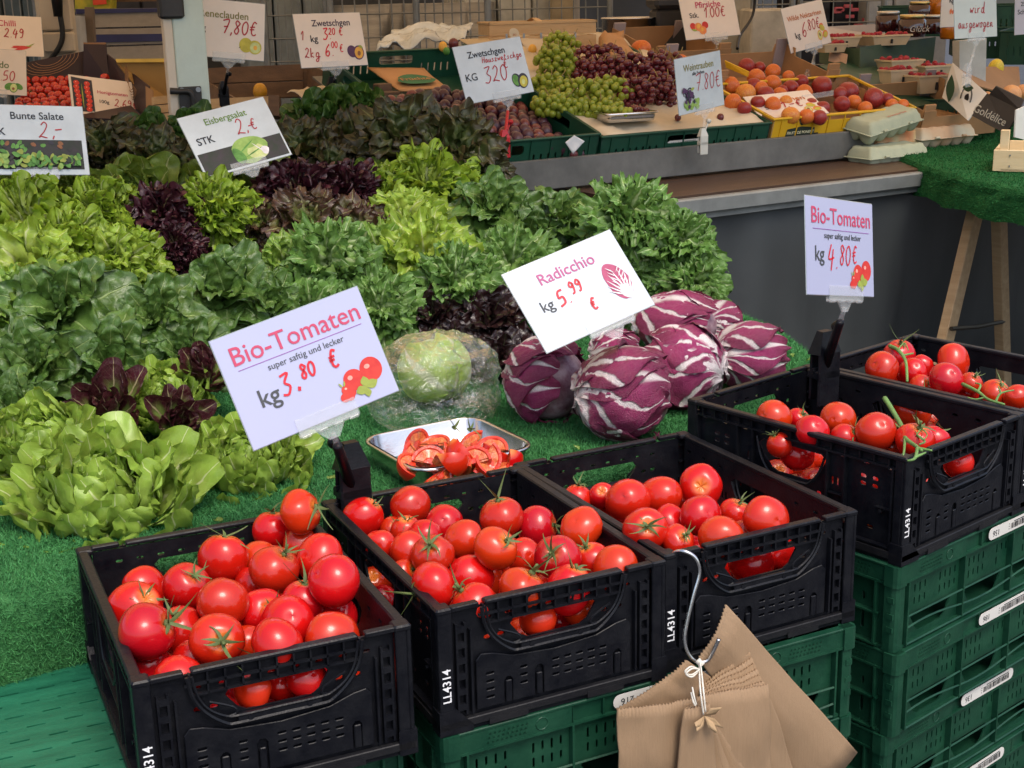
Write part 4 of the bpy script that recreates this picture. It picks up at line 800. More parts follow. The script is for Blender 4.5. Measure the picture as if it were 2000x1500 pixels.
sign((-1.6623, 4.6232, 1.3339), (.9194, .3782, -.1079), (.002, .2699, .9629), 'price sign reading Avocado at the far left edge', [('Avocado', .030, -.002, .022, mat('olive_green_print', (.10, .16, .05), .6), .012, 'CENTER')], [('1.50', .032, .005, -.028, REDT, .1)], P_avo(), paper=PW)
sign((-1.7165, 4.9965, 1.4351), (.921, .3835, -.0681), (-.0962, .3933, .9143), 'price sign reading Chilli 2.49 behind the avocado sign', [('Chilli', .030, -.012, .044, PINK, .012), ('100g', .026, -.066, .004, BLKI, .008)], [('2.49', .032, -.026, -.006, REDT, .11)], P_chil(), paper=PW)
sign((-1.3185, 4.6398, 1.2418), (.842, .5123, -.1693), (-.1832, .5666, .8034), 'price sign reading Honigtomaten 2,69 leaning on the cherry tomato carton', [('Honigtomaten', .0175, .034, .018, PINK, .010), ('100g', .018, .002, -.018, BLKI, .010)], [('2,69€', .028, .034, -.030, REDT, .1)], P_hon(), paper=PW, hold=True)
sign((-.7252, 3.7349, 1.4684), (.9, .42, -.1168), (.071, .1233, .9898), 'price sign reading Reneclauden 7,80 half hidden behind the aluminium post', [('Reneclauden', .0255, -.004, .036, OLVI, .012), ('kg', .024, -.062, -.001, BLKI, .010)], [('7,80€', .034, -.012, -.010, REDT, .1)], P_ren(), foot=ay(437, 188, 3.80), paper=PW, clipx=.01)
sign((-.4789, 3.955, 1.4288), (.8168, .5769, -.0044), (-.1356, .1995, .9705), 'price sign reading Zwetschgen 1kg 3,20 and 2kg 6.00', [('Zwetschgen', .0245, .008, .046, mat('aubergine_print', (.05, .03, .06), .6), .012), ('kg', .026, -.052, .004, BLKI, .012)], [('1', .024, -.094, .002, REDT, .11), ('3.', .030, -.026, .002, REDI, .12), ('20', .018, -.006, .014, REDI, .15), ('€', .020, .026, .012, REDI, .14), ('2kg', .026, -.090, -.046, REDT, .11), ('6.', .032, -.028, -.044, REDI, .11), ('00', .017, -.004, -.022, REDI, .15), ('€', .02, .020, -.034, REDI, .14)], P_plum(), foot=ay(648, 178, 3.98), paper=PW, clipx=.0)
sign((-.0286, 3.6575, 1.3539), (.8267, .5544, .0961), (-.2348, .1847, .9543), 'price sign reading Zwetschgen Hauszwetschge 3,20 above the plums on a red clamp', [('Zwetschgen', .0235, -.010, .046, BLKI, .014), ('KG', .027, -.072, -.010, BLKI, .008)], [('Hauszwetschge', .0155, -.030, .022, REDT, .13), ('320', .040, -.038, -.030, REDT, .07), ('€', .022, .030, .0, REDT, .1)], P_hplum(), foot=ay(985, 285, 3.52), clipx=.018, clampm=mat('red_clamp_plastic', (.45, .012, .02), .4), paper=PAPER2)
sign((.5228, 3.8128, 1.2999), (.6846, .7257, .068), (-.1029, .0039, .9947), 'price sign reading Weintrauben 7.80 beside the red grapes', [('Weintrauben', .0255, .0, .044, OLVI, .010), ('alle Farben', .0125, -.004, .027, BLKI, .010), ('KG', .029, -.060, -.018, BLKI, .010)], [('7.80€', .042, -.024, -.020, REDT, .06)], P_wei(), foot=ay(1372, 280, 3.78), clipx=.012, clampm=mat('milky_clamp_plastic', (.50, .50, .44), .35, amount=.05), clear=True, paper=PAPER2)
sign((.6759, 4.719, 1.4563), (.9152, .3993, .0553), (-.1669, .2506, .9536), 'warm lit price sign reading Pfirsiche 1.00', [('Pfirsiche', .0285, .0, .036, PINK, .016), ('Stk.', .024, -.058, .004, BLKI, .008)], [('1.00€', .032, -.024, -.006, REDT, .1)], P_pfi(), foot=ay(1395, 124, 4.70), clipx=.01, clear=True, clampm=mat('yellowish_clamp_plastic', (.5, .45, .25), .4), paper=PW)
sign((1.0027, 4.7508, 1.415), (.7727, .6215, .1293), (-.2431, .1015, .9647), 'price sign reading Wilde Nektarinen 6.80 with halved fruit pictured', [('Wilde Nektarinen', .0235, .0, .034, ORGI, .008), ('kg', .028, -.054, -.024, BLKI, .010)], [('6', .046, -.034, -.032, REDT, .08), ('.80€', .034, -.008, -.016, REDT, .09)], P_wil(), foot=ay(1578, 160, 4.62), clipx=.012, clear=True, clampm=CLEAR, paper=PW)
sign((.818, 4.1248, 1.2103), (.9659, .2517, .0607), (-.2589, .85, .38), 'price sign reading Nektarinen, tipped flat over the yellow carton', [('Nektarinen', .032, .0, .030, ORGI, .012), ('Stk.', .026, -.050, -.008, BLKI, .010)], [('1,-€', .034, -.018, -.016, REDT, .12)], P_wil(), paper=PW, hold=False)
g = G(); p, q = ay(1590, 205, 4.16), ay(1588, 232, 4.12); g.tube([p, q], .005, 10); c_ = ay(1586, 262, 4.09); g.tube([q, c_], .007, 8); g.box(-.015, .015, -.012, .012, -.03, .03, T_(c_) @ RZ(ANG), c=.003)
g.tube([c_+Vector((-.005, 0, .02)), ay(1578, 222, 4.10)], .004, 6); p2 = ay(1575, 218, 4.10); g.lathe([(.0001, -.008), (.007, -.004), (.008, 0), (.007, .004), (.0001, .008)], 10, T_(p2))
tag(g.obj('sign_clamp', BLACKP), 'black spring clamp on the grey ledge holding the tipped Nektarinen sign', 'clamp')
g = G(); a_, b_ = ay(1567, 190, 4.17), ay(1628, 180, 4.22); M_ = frame((a_+b_)/2, b_-a_, (0, 0, 1)); L_ = (b_-a_).length; g.box(-L_/2, L_/2, -.010, .006, -.003, .003, M_, c=.001)
tag(g.obj('clip_bar', CLEAR), 'clear clip bar on the edge of the Nektarinen sign', 'clip')
sign((1.404, 4.2717, 1.457), (.8017, .5978, .002), (-.0665, .0859, .9941), 'hand written sign saying Schale wird ausgewogen', [], [('Schale', .034, -.060, .042, REDT, .1), ('wird', .032, -.030, -.002, REDT, .09), ('ausgewogen', .028, -.090, -.044, REDT, .10)], foot=ay(1888, 150, 4.22), clipx=-.0, clear=True, clampm=CLEAR, paper=mat('laminated_paper_grey', (.52, .56, .52), .35, ns=10, amount=.06, coat=.2))
sign((1.8154, 4.8582, 1.4447), (.9414, .3348, .0352), (-.0056, .05, .9921), 'price sign cut off by the right edge of the view', [('250g', .020, -.062, .026, BLKI, .008), ('Schale', .022, -.066, .0, BLKI, .008), ('kg', .022, .02, .02, BLKI, .008)], [], paper=mat('laminated_paper_lilac', (.50, .48, .55), .35, amount=.04))
sign(ay(1880, 5, 4.55), (.80, .56, 0), (0, 0, 1), 'small price card partly hidden behind the Schale sign', [('kg', .028, -.055, .010, BLKI, .01)], [], [('peach', leafo(-.06, -.035, .02, .006, 1.3)), ('peach', leafo(-.05, -.035, .018, .005, 1.1))], paper=PW, hold=False)
# ------------------------------------------------ steel tray with tomato wedges
def pan(name, cen, yaw, w, d, h, label, mt, flare=.012, r=.035):
    g = G(); n = 6
    def ring(k, z): return [(x, y, z) for x, y in rrect(-w/2+k, w/2-k, -d/2+k, d/2-k, max(.004, r-k*.6), n)]
    rings = [ring(flare+.004, 0), ring(flare, .002), ring(flare*.5, h*.5), ring(.002, h-.001), ring(-.003, h), ring(-.004, h-.002), ring(-.004, h-.004)]
    inner = [ring(flare+.0055, .0015), ring(flare+.0015, .004), ring(.0035, h-.002)]
    m_ = len(rings[0]); al = rings; vs = [v for R_ in al for v in R_]; fs = [(i*m_+k, i*m_+(k+1) % m_, (i+1)*m_+(k+1) % m_, (i+1)*m_+k) for i in range(len(al)-1) for k in range(m_)]; fs.append(tuple(range(m_-1, -1, -1)))
    g.add(vs, fs); vs = [v for R_ in inner for v in R_]+[v for v in ring(.002, h)]; fs = [(i*m_+k, (i+1)*m_+k, (i+1)*m_+(k+1) % m_, i*m_+(k+1) % m_) for i in range(3) for k in range(m_)]; fs.append(tuple(range(m_))); g.add(vs, fs)
    return tag(g.obj(name, mt, None, T_(cen) @ RZ(yaw), smooth=True), label, 'tray')
tc_ = Vector((-.103, 2.062, .833)); tyaw = rad(31.5)
pan('steel_tray', tc_, tyaw, .205, .195, .042, 'stainless steel tray of cut tomatoes on the green turf', STEEL, .007)
fl = mat('tomato_flesh', (.58, .020, .010), .2, c2=(.62, .075, .028), ns=70, bump=.5, bs=160, coat=.6, sss=.1)
SEED = mat('tomato_seed_gel', (.65, .22, .06), .15, c2=(.55, .05, .015), ns=160, coat=.7, bump=.6, bs=300)
def wedge(seed, half):
    g = G(); n, m_ = 12, 8; r = random.Random(seed); R_ = .030; vs = []
    for j in range(m_+1):
        for i in range(n+1): a = -half+2*half*j/m_; t = pi*i/n; vs.append((R_*sin(t)*cos(a), R_*sin(t)*sin(a), R_*.95*cos(t)))
    g.add(vs, [(j*(n+1)+i, j*(n+1)+i+1, (j+1)*(n+1)+i+1, (j+1)*(n+1)+i) for j in range(m_) for i in range(n)], 0)
    for s in (-1, 1):
        a = s*half; prev = None
        for k, fr in enumerate((1, .86, .80, .35, .25, 0)):
            ring_ = [Vector((R_*fr*sin(pi*i/n)*cos(a), R_*fr*sin(pi*i/n)*sin(a), R_*.95*(fr if fr > 0 else 0)*cos(pi*i/n)*(1 if fr else 0))) for i in range(n+1)]
            off = Vector((-sin(a)*s, cos(a)*s, 0))*(-.0018 if k in (2, 3) else 0); ring_ = [p+off*(1+.6*sin(i*2+seed)) for i, p in enumerate(ring_)]
            if prev is not None: q = [v for v in prev]+ring_; f_ = [(i, i+1, n+2+i, n+1+i) for i in range(n)]; g.add(q, f_ if s > 0 else [f[::-1] for f in f_], 2 if k == 3 else 1)
            prev = ring_
    me = g.mesh(True, 'wedge'); me.materials.append(TOM); me.materials.append(fl); me.materials.append(SEED); return me
WD = [wedge(i, h_) for i, h_ in enumerate((.62, .78, .6, .9, .72))]
WP = [(822,896,.004,1,50,80,0),(820,885,.012,0,10,60,140),(838,905,.010,1,100,20,60),(865,880,.014,2,80,-30,30),(900,870,.014,2,20,70,200),(930,868,.012,0,40,40,100),(958,880,.012,4,80,60,20),(985,895,.008,1,20,40,320),(965,905,.010,0,60,20,160),(925,905,.016,1,75,0,90),(885,910,.012,1,80,60,10),(860,925,.010,4,20,80,60),(812,908,.006,0,70,30,150),(905,885,.024,1,30,10,250),(845,868,.008,2,70,70,0),(945,892,.026,4,10,50,50),(880,898,.024,0,60,10,300),(838,914,.006,2,30,10,30),(1000,905,.006,4,40,80,100),(975,880,.018,2,70,20,220),(815,870,.004,4,20,20,90)]
for i, (px, py, dz, k, a, b, c_) in enumerate(WP):
    p = az(px, py, .866+dz*.7); link('tomato_wedge', WD[k], None, None, T_(p) @ RZ(rad(c_)) @ RX(rad(a)) @ RY(rad(b)) @ SC(.98))['label'] = 'cut tomato wedge, '+ORDN[sorted(range(21), key=lambda t: WP[t][0]).index(i)]+' from the left in the steel tray'
    tag(S.collection.objects[-1], None, 'tomato wedge', 'cut tomato wedges in the tray')
for px, py, s_ in ((868, 858, 1), (898, 862, 5)):
    tag(link('calyx', CAL[s_], None, None, T_(az(px, py, .885)) @ RY(.7)), 'small green calyx left on the cut tomatoes', 'calyx', 'calyxes on the cut tomatoes')
# ------------------------------------------------ leaves and heads
def leaf(seed, L_, Wd, nu=9, nv=10, stalk=.25, cup=.3, curl=.5, fr=.1, fn=3, fr2=0, fn2=11, jag=0, jn=9, blis=.02, tip=.35, twist=0, fold=0, mp=3, xy=0):
    r = random.Random(seed); p1, p2, p3 = r.random()*6, r.random()*6, r.random()*6; vs = []; uv = []; o = Vector((r.random()*50, r.random()*50, 0))
    for j in range(nv+1):
        v = j/nv; 
        for i in range(nu+1):
            u = -1+2*i/nu; w = stalk+(1-stalk)*(3*min(1, v/.62)**2-2*min(1, v/.62)**3); w *= 1-.34*v**5
            ph = atan2(u*w, v-.25)*1.0; m_ = max(abs(u)**2, max(0, v*1.0)**mp)
            ex = 1+jag*m_*(sin(jn*ph+p1)*.6+sin(jn*2.3*ph+p2)*.4)
            x = Wd*w*u*ex; y = L_*v*(1-tip*abs(u)**3.2*v)*(1+(ex-1)*v)
            z = cup*Wd*u*u*w + fr*Wd*m_*sin(fn*ph*1.0+p1+v*2) + fr2*Wd*m_**1.4*(sin(fn2*ph+p2)+.5*sin(fn2*1.9*ph+p3))
            if fr2 and xy: x += fr2*Wd*m_*xy*cos(fn2*ph+p2)*(1 if u >= 0 else -1); y += fr2*Wd*m_*xy*cos(fn2*ph*1.1+p3)
            z += fold*Wd*abs(u)*w
            if blis: z += blis*Wd*noise.noise(o+Vector((x, y, 0))*(3.2/Wd))*1.5+blis*Wd*.5*noise.noise(o+Vector((x, y, 0))*(8/Wd))
            # bend along the length
            th = curl*(y/L_); 
            if abs(curl) > 1e-3: yy = L_/curl*sin(th)-z*sin(th); zz = L_/curl*(1-cos(th))+z*cos(th)
            else: yy, zz = y, z
            vs.append((x, yy, zz)); uv.append((u*.5+.5, v))
    n = nu+1
    return mesh(vs, [(j*n+i, j*n+i+1, (j+1)*n+i+1, (j+1)*n+i) for j in range(nv) for i in range(nu)], True, uv, 'leaf')
LM = {
'butter': leafmat('butterhead_leaf', (.36, .50, .085), (.29, .44, .06), (.60, .68, .32), .35, .06, .22, 6, .3, bump=.35),
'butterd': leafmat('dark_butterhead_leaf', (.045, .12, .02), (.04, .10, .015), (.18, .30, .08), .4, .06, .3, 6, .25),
'cos': leafmat('cos_leaf', (.10, .19, .035), (.07, .15, .026), (.26, .38, .12), .33, .05, .28, 7, .2, bump=.7),
'redcos': leafmat('red_cos_leaf', (.17, .26, .05), (.050, .008, .014), (.35, .30, .16), .33, .07, .3, 6, .18, edge0=.15, edge1=.62, bump=.5),
'lollo': leafmat('lollo_leaf', (.36, .48, .06), (.27, .42, .03), (.50, .58, .24), .45, .06, .2, 6, .35, bump=.3),
'rossa': leafmat('lollo_rossa_leaf', (.10, .10, .03), (.045, .008, .016), (.2, .15, .08), .4, .05, .15, 6, .15, edge0=.1, edge1=.5),
'oak': leafmat('oak_leaf', (.26, .40, .065), (.18, .33, .04), (.46, .56, .24), .38, .07, .35, 7, .3, bump=.5),
'oakb': leafmat('bright_oak_leaf', (.38, .50, .07), (.30, .46, .045), (.55, .62, .26), .4, .06, .3, 7, .35, bump=.4),
'pale': leafmat('pale_butterhead_leaf', (.17, .26, .035), (.13, .21, .025), (.40, .46, .2), .4, .06, .3, 6, .25),
'endive': leafmat('endive_leaf', (.19, .33, .075), (.13, .27, .05), (.40, .52, .24), .38, .08, .35, 7, .25, bump=.6),
'redoak': leafmat('red_oak_leaf', (.13, .17, .035), (.075, .032, .022), (.25, .25, .1), .35, .06, .3, 7, .22, edge0=.25, edge1=.9),
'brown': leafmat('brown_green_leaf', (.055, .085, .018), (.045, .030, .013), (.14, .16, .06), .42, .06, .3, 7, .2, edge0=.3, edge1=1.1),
'darkred': leafmat('dark_red_leaf', (.028, .012, .012), (.018, .005, .007), (.06, .07, .03), .28, .05, .2, 6, .12)}
def kinds(name, m_, n, **kw):
    L = []
    for i in range(n):
        k2 = dict(kw); k2['curl'] = kw['curl']*(.45+.28*i if kw['curl'] > 0 else .6+.2*i); k2['L_'] = kw['L_']*(1.0+.03*(i % 3)); L.append(leaf(100+i*7, **k2))
    for me in L: me.materials.append(LM[m_])
    return L
SP = dict(
 butter=dict(n=112, leaf=dict(L_=.088, Wd=.037, nu=14, nv=11, cup=.34, curl=1.0, fr=.16, fn=3.2, fr2=.035, fn2=9, blis=.16, tip=.42, stalk=.6), el=(-12, 86), r0=.030, sh=.46, roll=.35),
 cos=dict(n=26, leaf=dict(L_=.155, Wd=.062, nu=14, nv=16, cup=.16, curl=-.55, fr=.12, fn=2.4, blis=.20, tip=.40, stalk=.4, fold=.04), el=(-4, 84), r0=.014, sh=.38, roll=.6),
 redcos=dict(n=22, leaf=dict(L_=.120, Wd=.046, nu=10, nv=12, cup=.45, curl=.25, fr=.16, fn=2.4, blis=.12, tip=.28, stalk=.5, fold=.08), el=(8, 82), r0=.016, sh=.40, roll=.3),
 lollo=dict(n=60, leaf=dict(L_=.110, Wd=.044, nu=40, nv=16, cup=.1, curl=-.8, fr=.16, fn=3, fr2=.24, fn2=15, blis=.16, tip=.45, mp=1.5, xy=.7), el=(-6, 90), r0=.010, sh=.14, roll=.4),
 oak=dict(n=50, leaf=dict(L_=.115, Wd=.054, nu=22, nv=14, cup=.15, curl=-.85, fr=.18, fn=2.8, fr2=.085, fn2=9, blis=.26, tip=.48, jag=.07, jn=9, mp=2), el=(-6, 89), r0=.012, sh=.18, roll=.5),
 endive=dict(n=54, leaf=dict(L_=.118, Wd=.050, nu=24, nv=15, cup=.12, curl=-.85, fr=.20, fn=3, fr2=.09, fn2=11, blis=.30, tip=.45, jag=.10, jn=12, mp=2), el=(-6, 89), r0=.012, sh=.18, roll=.5))
def spec(base, m_, **over):
    d = dict(SP[base]); d['leaf'] = dict(d['leaf'], **over.pop('leaf', {})); d.update(over); d['mesh'] = kinds(base, m_, 6, **d['leaf']); return d
K = dict(butter=spec('butter', 'butter'), butterd=spec('butter', 'butterd', n=34, leaf=dict(Wd=.060, L_=.11, curl=.5)), cos=spec('cos', 'cos'), redcos=spec('redcos', 'redcos'), lollo=spec('lollo', 'lollo'), rossa=spec('lollo', 'rossa'),
 oak=spec('oak', 'oak'), oakb=spec('oak', 'oakb'), endive=spec('endive', 'endive'), redoak=spec('oak', 'redoak'), brown=spec('oak', 'brown', n=38), darkred=spec('cos', 'darkred', n=26, leaf=dict(L_=.13, Wd=.055)), palebut=spec('butter', 'pale', n=34, leaf=dict(Wd=.058, L_=.11, curl=.4)))
def build(kind, e, rn):
    d = K[kind]; n = d['n']; e0, e1 = d['el']; rl = d.get('roll', .5)
    for i in range(n):
        t = i/(n-1); a = i*2.39996+rn.uniform(-.3, .3); el = rad(e0+(e1-e0)*t**.85+rn.uniform(-7, 7)); s = (1-d['sh']*t)*rn.uniform(.88, 1.12)
        Ml = RZ(a) @ T_((0, d['r0']*(1-t*.7), .004+.030*t)) @ RX(el) @ RY(rn.uniform(-rl, rl)) @ SC(s)
        link('leaf', d['mesh'][rn.randrange(6)], None, e, Ml)
def head(kind, px, py, wpx, label, lift=.0, tilt=28, cat='lettuce', dirx=0):
    """one head: centre at picture point, standing on the pile; wpx is its width in the photograph"""
    d = K[kind]; r_ = ray(px, py); y_ = 1.4
    while True:
        p = CAM+r_*(y_/r_.y); dd_ = dist(p.x, p.y)
        if p.z <= zbase(p.x, p.y)+.05+lift or dd_ > (2.60 if px > 930 else 3.35): break
        y_ += .004
    sc = wpx*(p-CAM).length/FPX/(2*(d['leaf']['L_']*.93+d['leaf']['Wd']*(.40 if kind in ('butter', 'butterd', 'palebut') else .12)))
    rn = random.Random(int(px*31+py)); M = T_(p-Vector((0, 0, .045*sc))+Vector((0, .015, 0))) @ RX(rad(tilt+(16 if py < 720 else 14))) @ RY(rad(dirx)) @ RZ(rn.random()*6)
    e = empty('lettuce_head', M=M @ SC(sc), label=label, cat=cat, group='salad heads piled on the turf display'); build(kind, e, rn)
    return e
HEADS = [
('butter',205,945,385,'large light green butterhead lettuce nearest the front on the turf',.0,14,0),('butter',70,850,250,'light green butterhead at the left edge behind the nearest one',.01,20,0),('butter',478,890,270,'light green butterhead half under the large Bio-Tomaten sign',-.01,15,0),('butter',320,765,200,'small butterhead peeking out between the two red cos lettuces',.0,15,0),
('redcos',215,790,190,'purple red cos lettuce on the left, above the large butterhead',.015,30,-10),('redcos',335,812,150,'purple red cos lettuce lying right of its twin, above the butterheads',.01,40,25),('redcos',400,725,170,'upright red cos lettuce at the left edge of the large sign',.02,12,0),
('cos',120,590,270,'dark green cos lettuce at left, outer leaf folded over',.05,35,0),('cos',70,700,240,'dark green cos lettuce low at the left edge',.02,35,0),('cos',205,690,230,'dark green cos lettuce just behind the red cos',.02,45,10),('cos',300,610,220,'dark green cos lettuce in the middle of the cos row',.03,40,0),('cos',440,560,250,'dark green cos lettuce above the large sign, blistered leaves',.04,30,0),('cos',350,680,190,'dark green cos lettuce behind the upright red cos',.01,40,0),('cos',20,790,170,'dark cos lettuce at the far left edge, low',.0,40,0),('cos',520,590,190,'dark green cos lettuce touching the top edge of the large sign',.02,35,10),
('endive',640,510,240,'green endive head above the top corner of the large sign',.04,30,0),('endive',740,590,190,'green endive head right of the large sign, behind the bagged iceberg',.01,35,0),('endive',610,600,180,'green endive head mostly hidden by the large sign',.0,35,0),('endive',890,545,200,'green endive head above the dark red lettuces',.03,30,0),('endive',1000,510,200,'green endive head left of the Radicchio sign',.03,30,0),('oakb',830,490,220,'bright green oak leaf lettuce in the centre of the pile',.04,28,0),('oakb',790,425,190,'bright green oak leaf lettuce behind the centre one',.03,28,0),
('endive',1225,420,210,'green endive head at the right top corner of the pile',.06,25,0),('endive',1310,470,190,'green endive head at the right rim of the pile, highest',.04,30,15),('endive',1335,545,170,'green endive head at the right rim, lowest, beside the turf',.0,35,20),('endive',1210,500,200,'green endive head behind the Radicchio sign',.02,30,0),('endive',1255,555,170,'green endive head just above the radicchio heads',-.01,30,0),
('cos',1095,425,190,'broad leaved cos lettuce near the brown counter board',.04,25,0),('cos',960,400,200,'dark cos lettuce behind the centre, outer leaves spread',.03,30,10),('cos',1030,450,180,'dark cos lettuce between the bright oak leaf and the endives',.02,35,0),
('lollo',60,430,230,'frilly yellow green lollo lettuce at the left edge',.02,25,0),('lollo',195,425,200,'frilly yellow green lollo lettuce left of the dark red frilly one',.03,25,0),('lollo',130,480,190,'frilly yellow green lollo lettuce in front of its neighbours at left',.02,25,0),('lollo',250,500,150,'frilly lollo lettuce below the dark red frilly one',.01,25,0),('lollo',420,410,185,'frilly bright green lollo lettuce between the two dark red ones',.04,25,0),('lollo',835,365,220,'large frilly green lollo lettuce below the brown salads',.03,25,0),('lollo',760,370,150,'frilly green lollo lettuce left of the large frilly one',.02,25,0),
('rossa',322,425,185,'dark purple frilly lollo rossa at left between green ones',.03,25,0),('rossa',590,375,190,'dark purple frilly lollo rossa in the centre back',.03,25,0),('rossa',685,378,160,'dark purple frilly lollo rossa right of its twin',.02,25,0),('rossa',345,480,120,'small purple frilly lollo rossa below the left one',.01,25,0),
('redoak',600,435,200,'reddish brown oak leaf lettuce in the centre',.03,28,0),('redoak',690,450,180,'reddish oak leaf lettuce left of the bright green one',.02,28,0),('redoak',520,440,140,'bronze oak leaf lettuce beside the frilly bright one',.01,28,0),
('oakb',60,520,240,'bright green oak leaf lettuce at the left edge',.03,28,0),('oakb',230,500,170,'bright green oak leaf lettuce above the cos row',.02,28,0),('oak',25,590,190,'green oak leaf lettuce cut by the left edge',.02,30,0),('oak',560,510,150,'green oak leaf lettuce right of the blistered cos',.02,30,0),('oak',740,490,180,'green oak leaf lettuce left of the centre one',.02,30,0),
('darkred',850,605,150,'very dark red lettuce above the bagged iceberg',.0,35,-10),('darkred',960,610,190,'very dark red lettuce left of the radicchio',.01,35,0),('darkred',975,690,150,'very dark red lettuce low beside the radicchio',-.02,45,0),('darkred',890,660,140,'very dark red lettuce just behind the plastic bag',-.02,40,0),
('palebut',130,365,180,'pale butterhead with broad leaves under the Bunte Salate sign',.02,30,0),('palebut',265,365,220,'pale butterhead with broad leaves right of the Bunte Salate sign',.02,30,0),('palebut',20,370,150,'pale butterhead with broad leaves at the left edge',.02,30,0),('palebut',390,360,150,'pale butterhead under the Eisbergsalat sign',.02,30,0),('palebut',490,345,190,'pale butterhead right of the Eisbergsalat sign',.02,30,0),('palebut',725,345,120,'pale butterhead between the purple and the frilly green heads',.02,30,0),
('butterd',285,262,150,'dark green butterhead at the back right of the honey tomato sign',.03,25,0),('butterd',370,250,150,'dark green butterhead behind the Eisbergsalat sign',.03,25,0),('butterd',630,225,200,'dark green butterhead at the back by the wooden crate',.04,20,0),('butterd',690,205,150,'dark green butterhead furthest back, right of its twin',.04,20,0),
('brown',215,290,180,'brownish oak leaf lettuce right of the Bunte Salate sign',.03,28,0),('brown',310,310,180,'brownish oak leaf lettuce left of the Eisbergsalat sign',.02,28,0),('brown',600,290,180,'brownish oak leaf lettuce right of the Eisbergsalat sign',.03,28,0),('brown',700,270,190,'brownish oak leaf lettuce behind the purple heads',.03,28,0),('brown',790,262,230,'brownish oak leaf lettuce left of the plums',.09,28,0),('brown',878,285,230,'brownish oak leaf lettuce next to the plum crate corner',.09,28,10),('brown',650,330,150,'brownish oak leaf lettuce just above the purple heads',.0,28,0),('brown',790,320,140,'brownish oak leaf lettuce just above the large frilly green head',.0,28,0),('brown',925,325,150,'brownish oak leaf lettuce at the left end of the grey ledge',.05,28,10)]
for h_ in HEADS: head(h_[0], h_[1], h_[2], h_[3], h_[4], h_[5], h_[6], dirx=h_[7])
# ------------------------------------------------ radicchio
RADM = leafmat('radicchio_leaf', (.33, .022, .12), (.19, .010, .06), (.74, .66, .64), .30, .13, .95, 9, .06, edge0=.2, edge1=.95, bump=1.0, tint=.35, net=.05, fan=9)
def radleaf(seed, span, lift, cr=1):
    """leaf wrapped on a unit ball from the base pole (+X side) over the top; ruffled margin"""
    r = random.Random(seed); nu, nv = 30, 30; vs = []; uv = []; o = Vector((r.random()*30, r.random()*30, 3))
    p1 = r.random()*6
    for j in range(nv+1):
        v = j/nv; w = span*(.30+.70*sin(pi*min(1, .12+v*.72)))*(1-.35*max(0, v-.75)/.25)
        for i in range(nu+1):
            u = -1+2*i/nu; th = .12+v*(2.15-.45*u*u); a = u*w
            m_ = max(abs(u)**4, v**6); R_ = 1+lift*(.35+.65*v)+m_*(.035+.05*sin(9*u+7*v+p1))*cr
            P = Vector((-cos(th), sin(th)*sin(a), sin(th)*cos(a)))*R_
            n_ = (noise.noise(P*2.4+o)*.060-abs(noise.noise(P*5+o))*.05-abs(noise.noise(P*11+o))*.022+.02)*cr; vs.append(P*(1+n_)); uv.append((u*.5+.5, v))
    n = nu+1; me = mesh(vs, [(j*n+i, (j+1)*n+i, (j+1)*n+i+1, j*n+i+1) for j in range(nv) for i in range(nu)], True, uv, 'leaf'); me.materials.append(RADM); return me
RL = [radleaf(s, sp_, .03+.035*(s % 4)) for s, sp_ in enumerate((1.5, 1.2, 1.35, 1.0, 1.25, 1.1, .9, 1.3))]
CORE = mesh(*(lambda n, m_: ([Vector((cos(pi*j/m_), sin(pi*j/m_)*cos(2*pi*i/n), sin(pi*j/m_)*sin(2*pi*i/n)))*(.97+.04*noise.noise(Vector((i*.9, j*.9, 0)))) for j in range(m_+1) for i in range(n)], [(j*n+i, (j+1)*n+i, (j+1)*n+(i+1) % n, j*n+(i+1) % n) for j in range(m_) for i in range(n)]))(20, 12), True)
CORE.materials.append(mat('radicchio_core', (.11, .008, .035), .35, c2=(.35, .25, .28), ns=3))
RADS = [(1070,745,165,165,'radicchio head at the left end of the group, pale base to the left',-35,10,0),(1222,775,195,175,'radicchio head nearest the front, with a ruffled dark tip to the right',10,35,1),(1330,722,165,160,'radicchio head in the middle with a broad white rib on top',150,20,2),(1462,700,150,125,'radicchio head at the right end beside the turf edge',20,30,3),(1325,635,170,120,'radicchio head at the back touching the endives',-20,30,4),(1400,635,110,90,'small radicchio head at the back right',60,25,5),(1205,690,110,90,'radicchio head hidden behind the Radicchio sign stem',0,30,6)]
for px, py, w_, h_, lb, az_, tl, sd_ in RADS:
    z = .832+.06 if sd_ not in (4, 5, 6) else .832+.065
    p = az(px, py, z); dd = (p-CAM).length/FPX; Rx, Rz = w_*dd/2*.93, h_*dd/2*.95
    rn = random.Random(sd_*5+2); p = az(px, py, .835+Rz*.92)
    e = empty('radicchio', M=T_(p) @ RZ(rad(az_)) @ RY(rad(-8+tl*.3)) @ Matrix.Diagonal((Rx, (Rx+Rz)/2, Rz, 1)), label=lb, cat='radicchio', group='radicchio heads on the turf')
    link('core', CORE, None, e, SC(.98))
    for i, (a, s, b) in enumerate(((180, .98, 0), (95, 1.0, 5), (-95, 1.0, -4), (25, 1.03, 4), (-50, 1.05, -8), (60, 1.07, 6), (-5+rn.uniform(-20, 20), 1.10, 10))):
        link('leaf', RL[(i+sd_*3) % 8], None, e, RX(rad(a+rn.uniform(-12, 12))) @ RY(rad(b+rn.uniform(-8, 8))) @ SC(s))
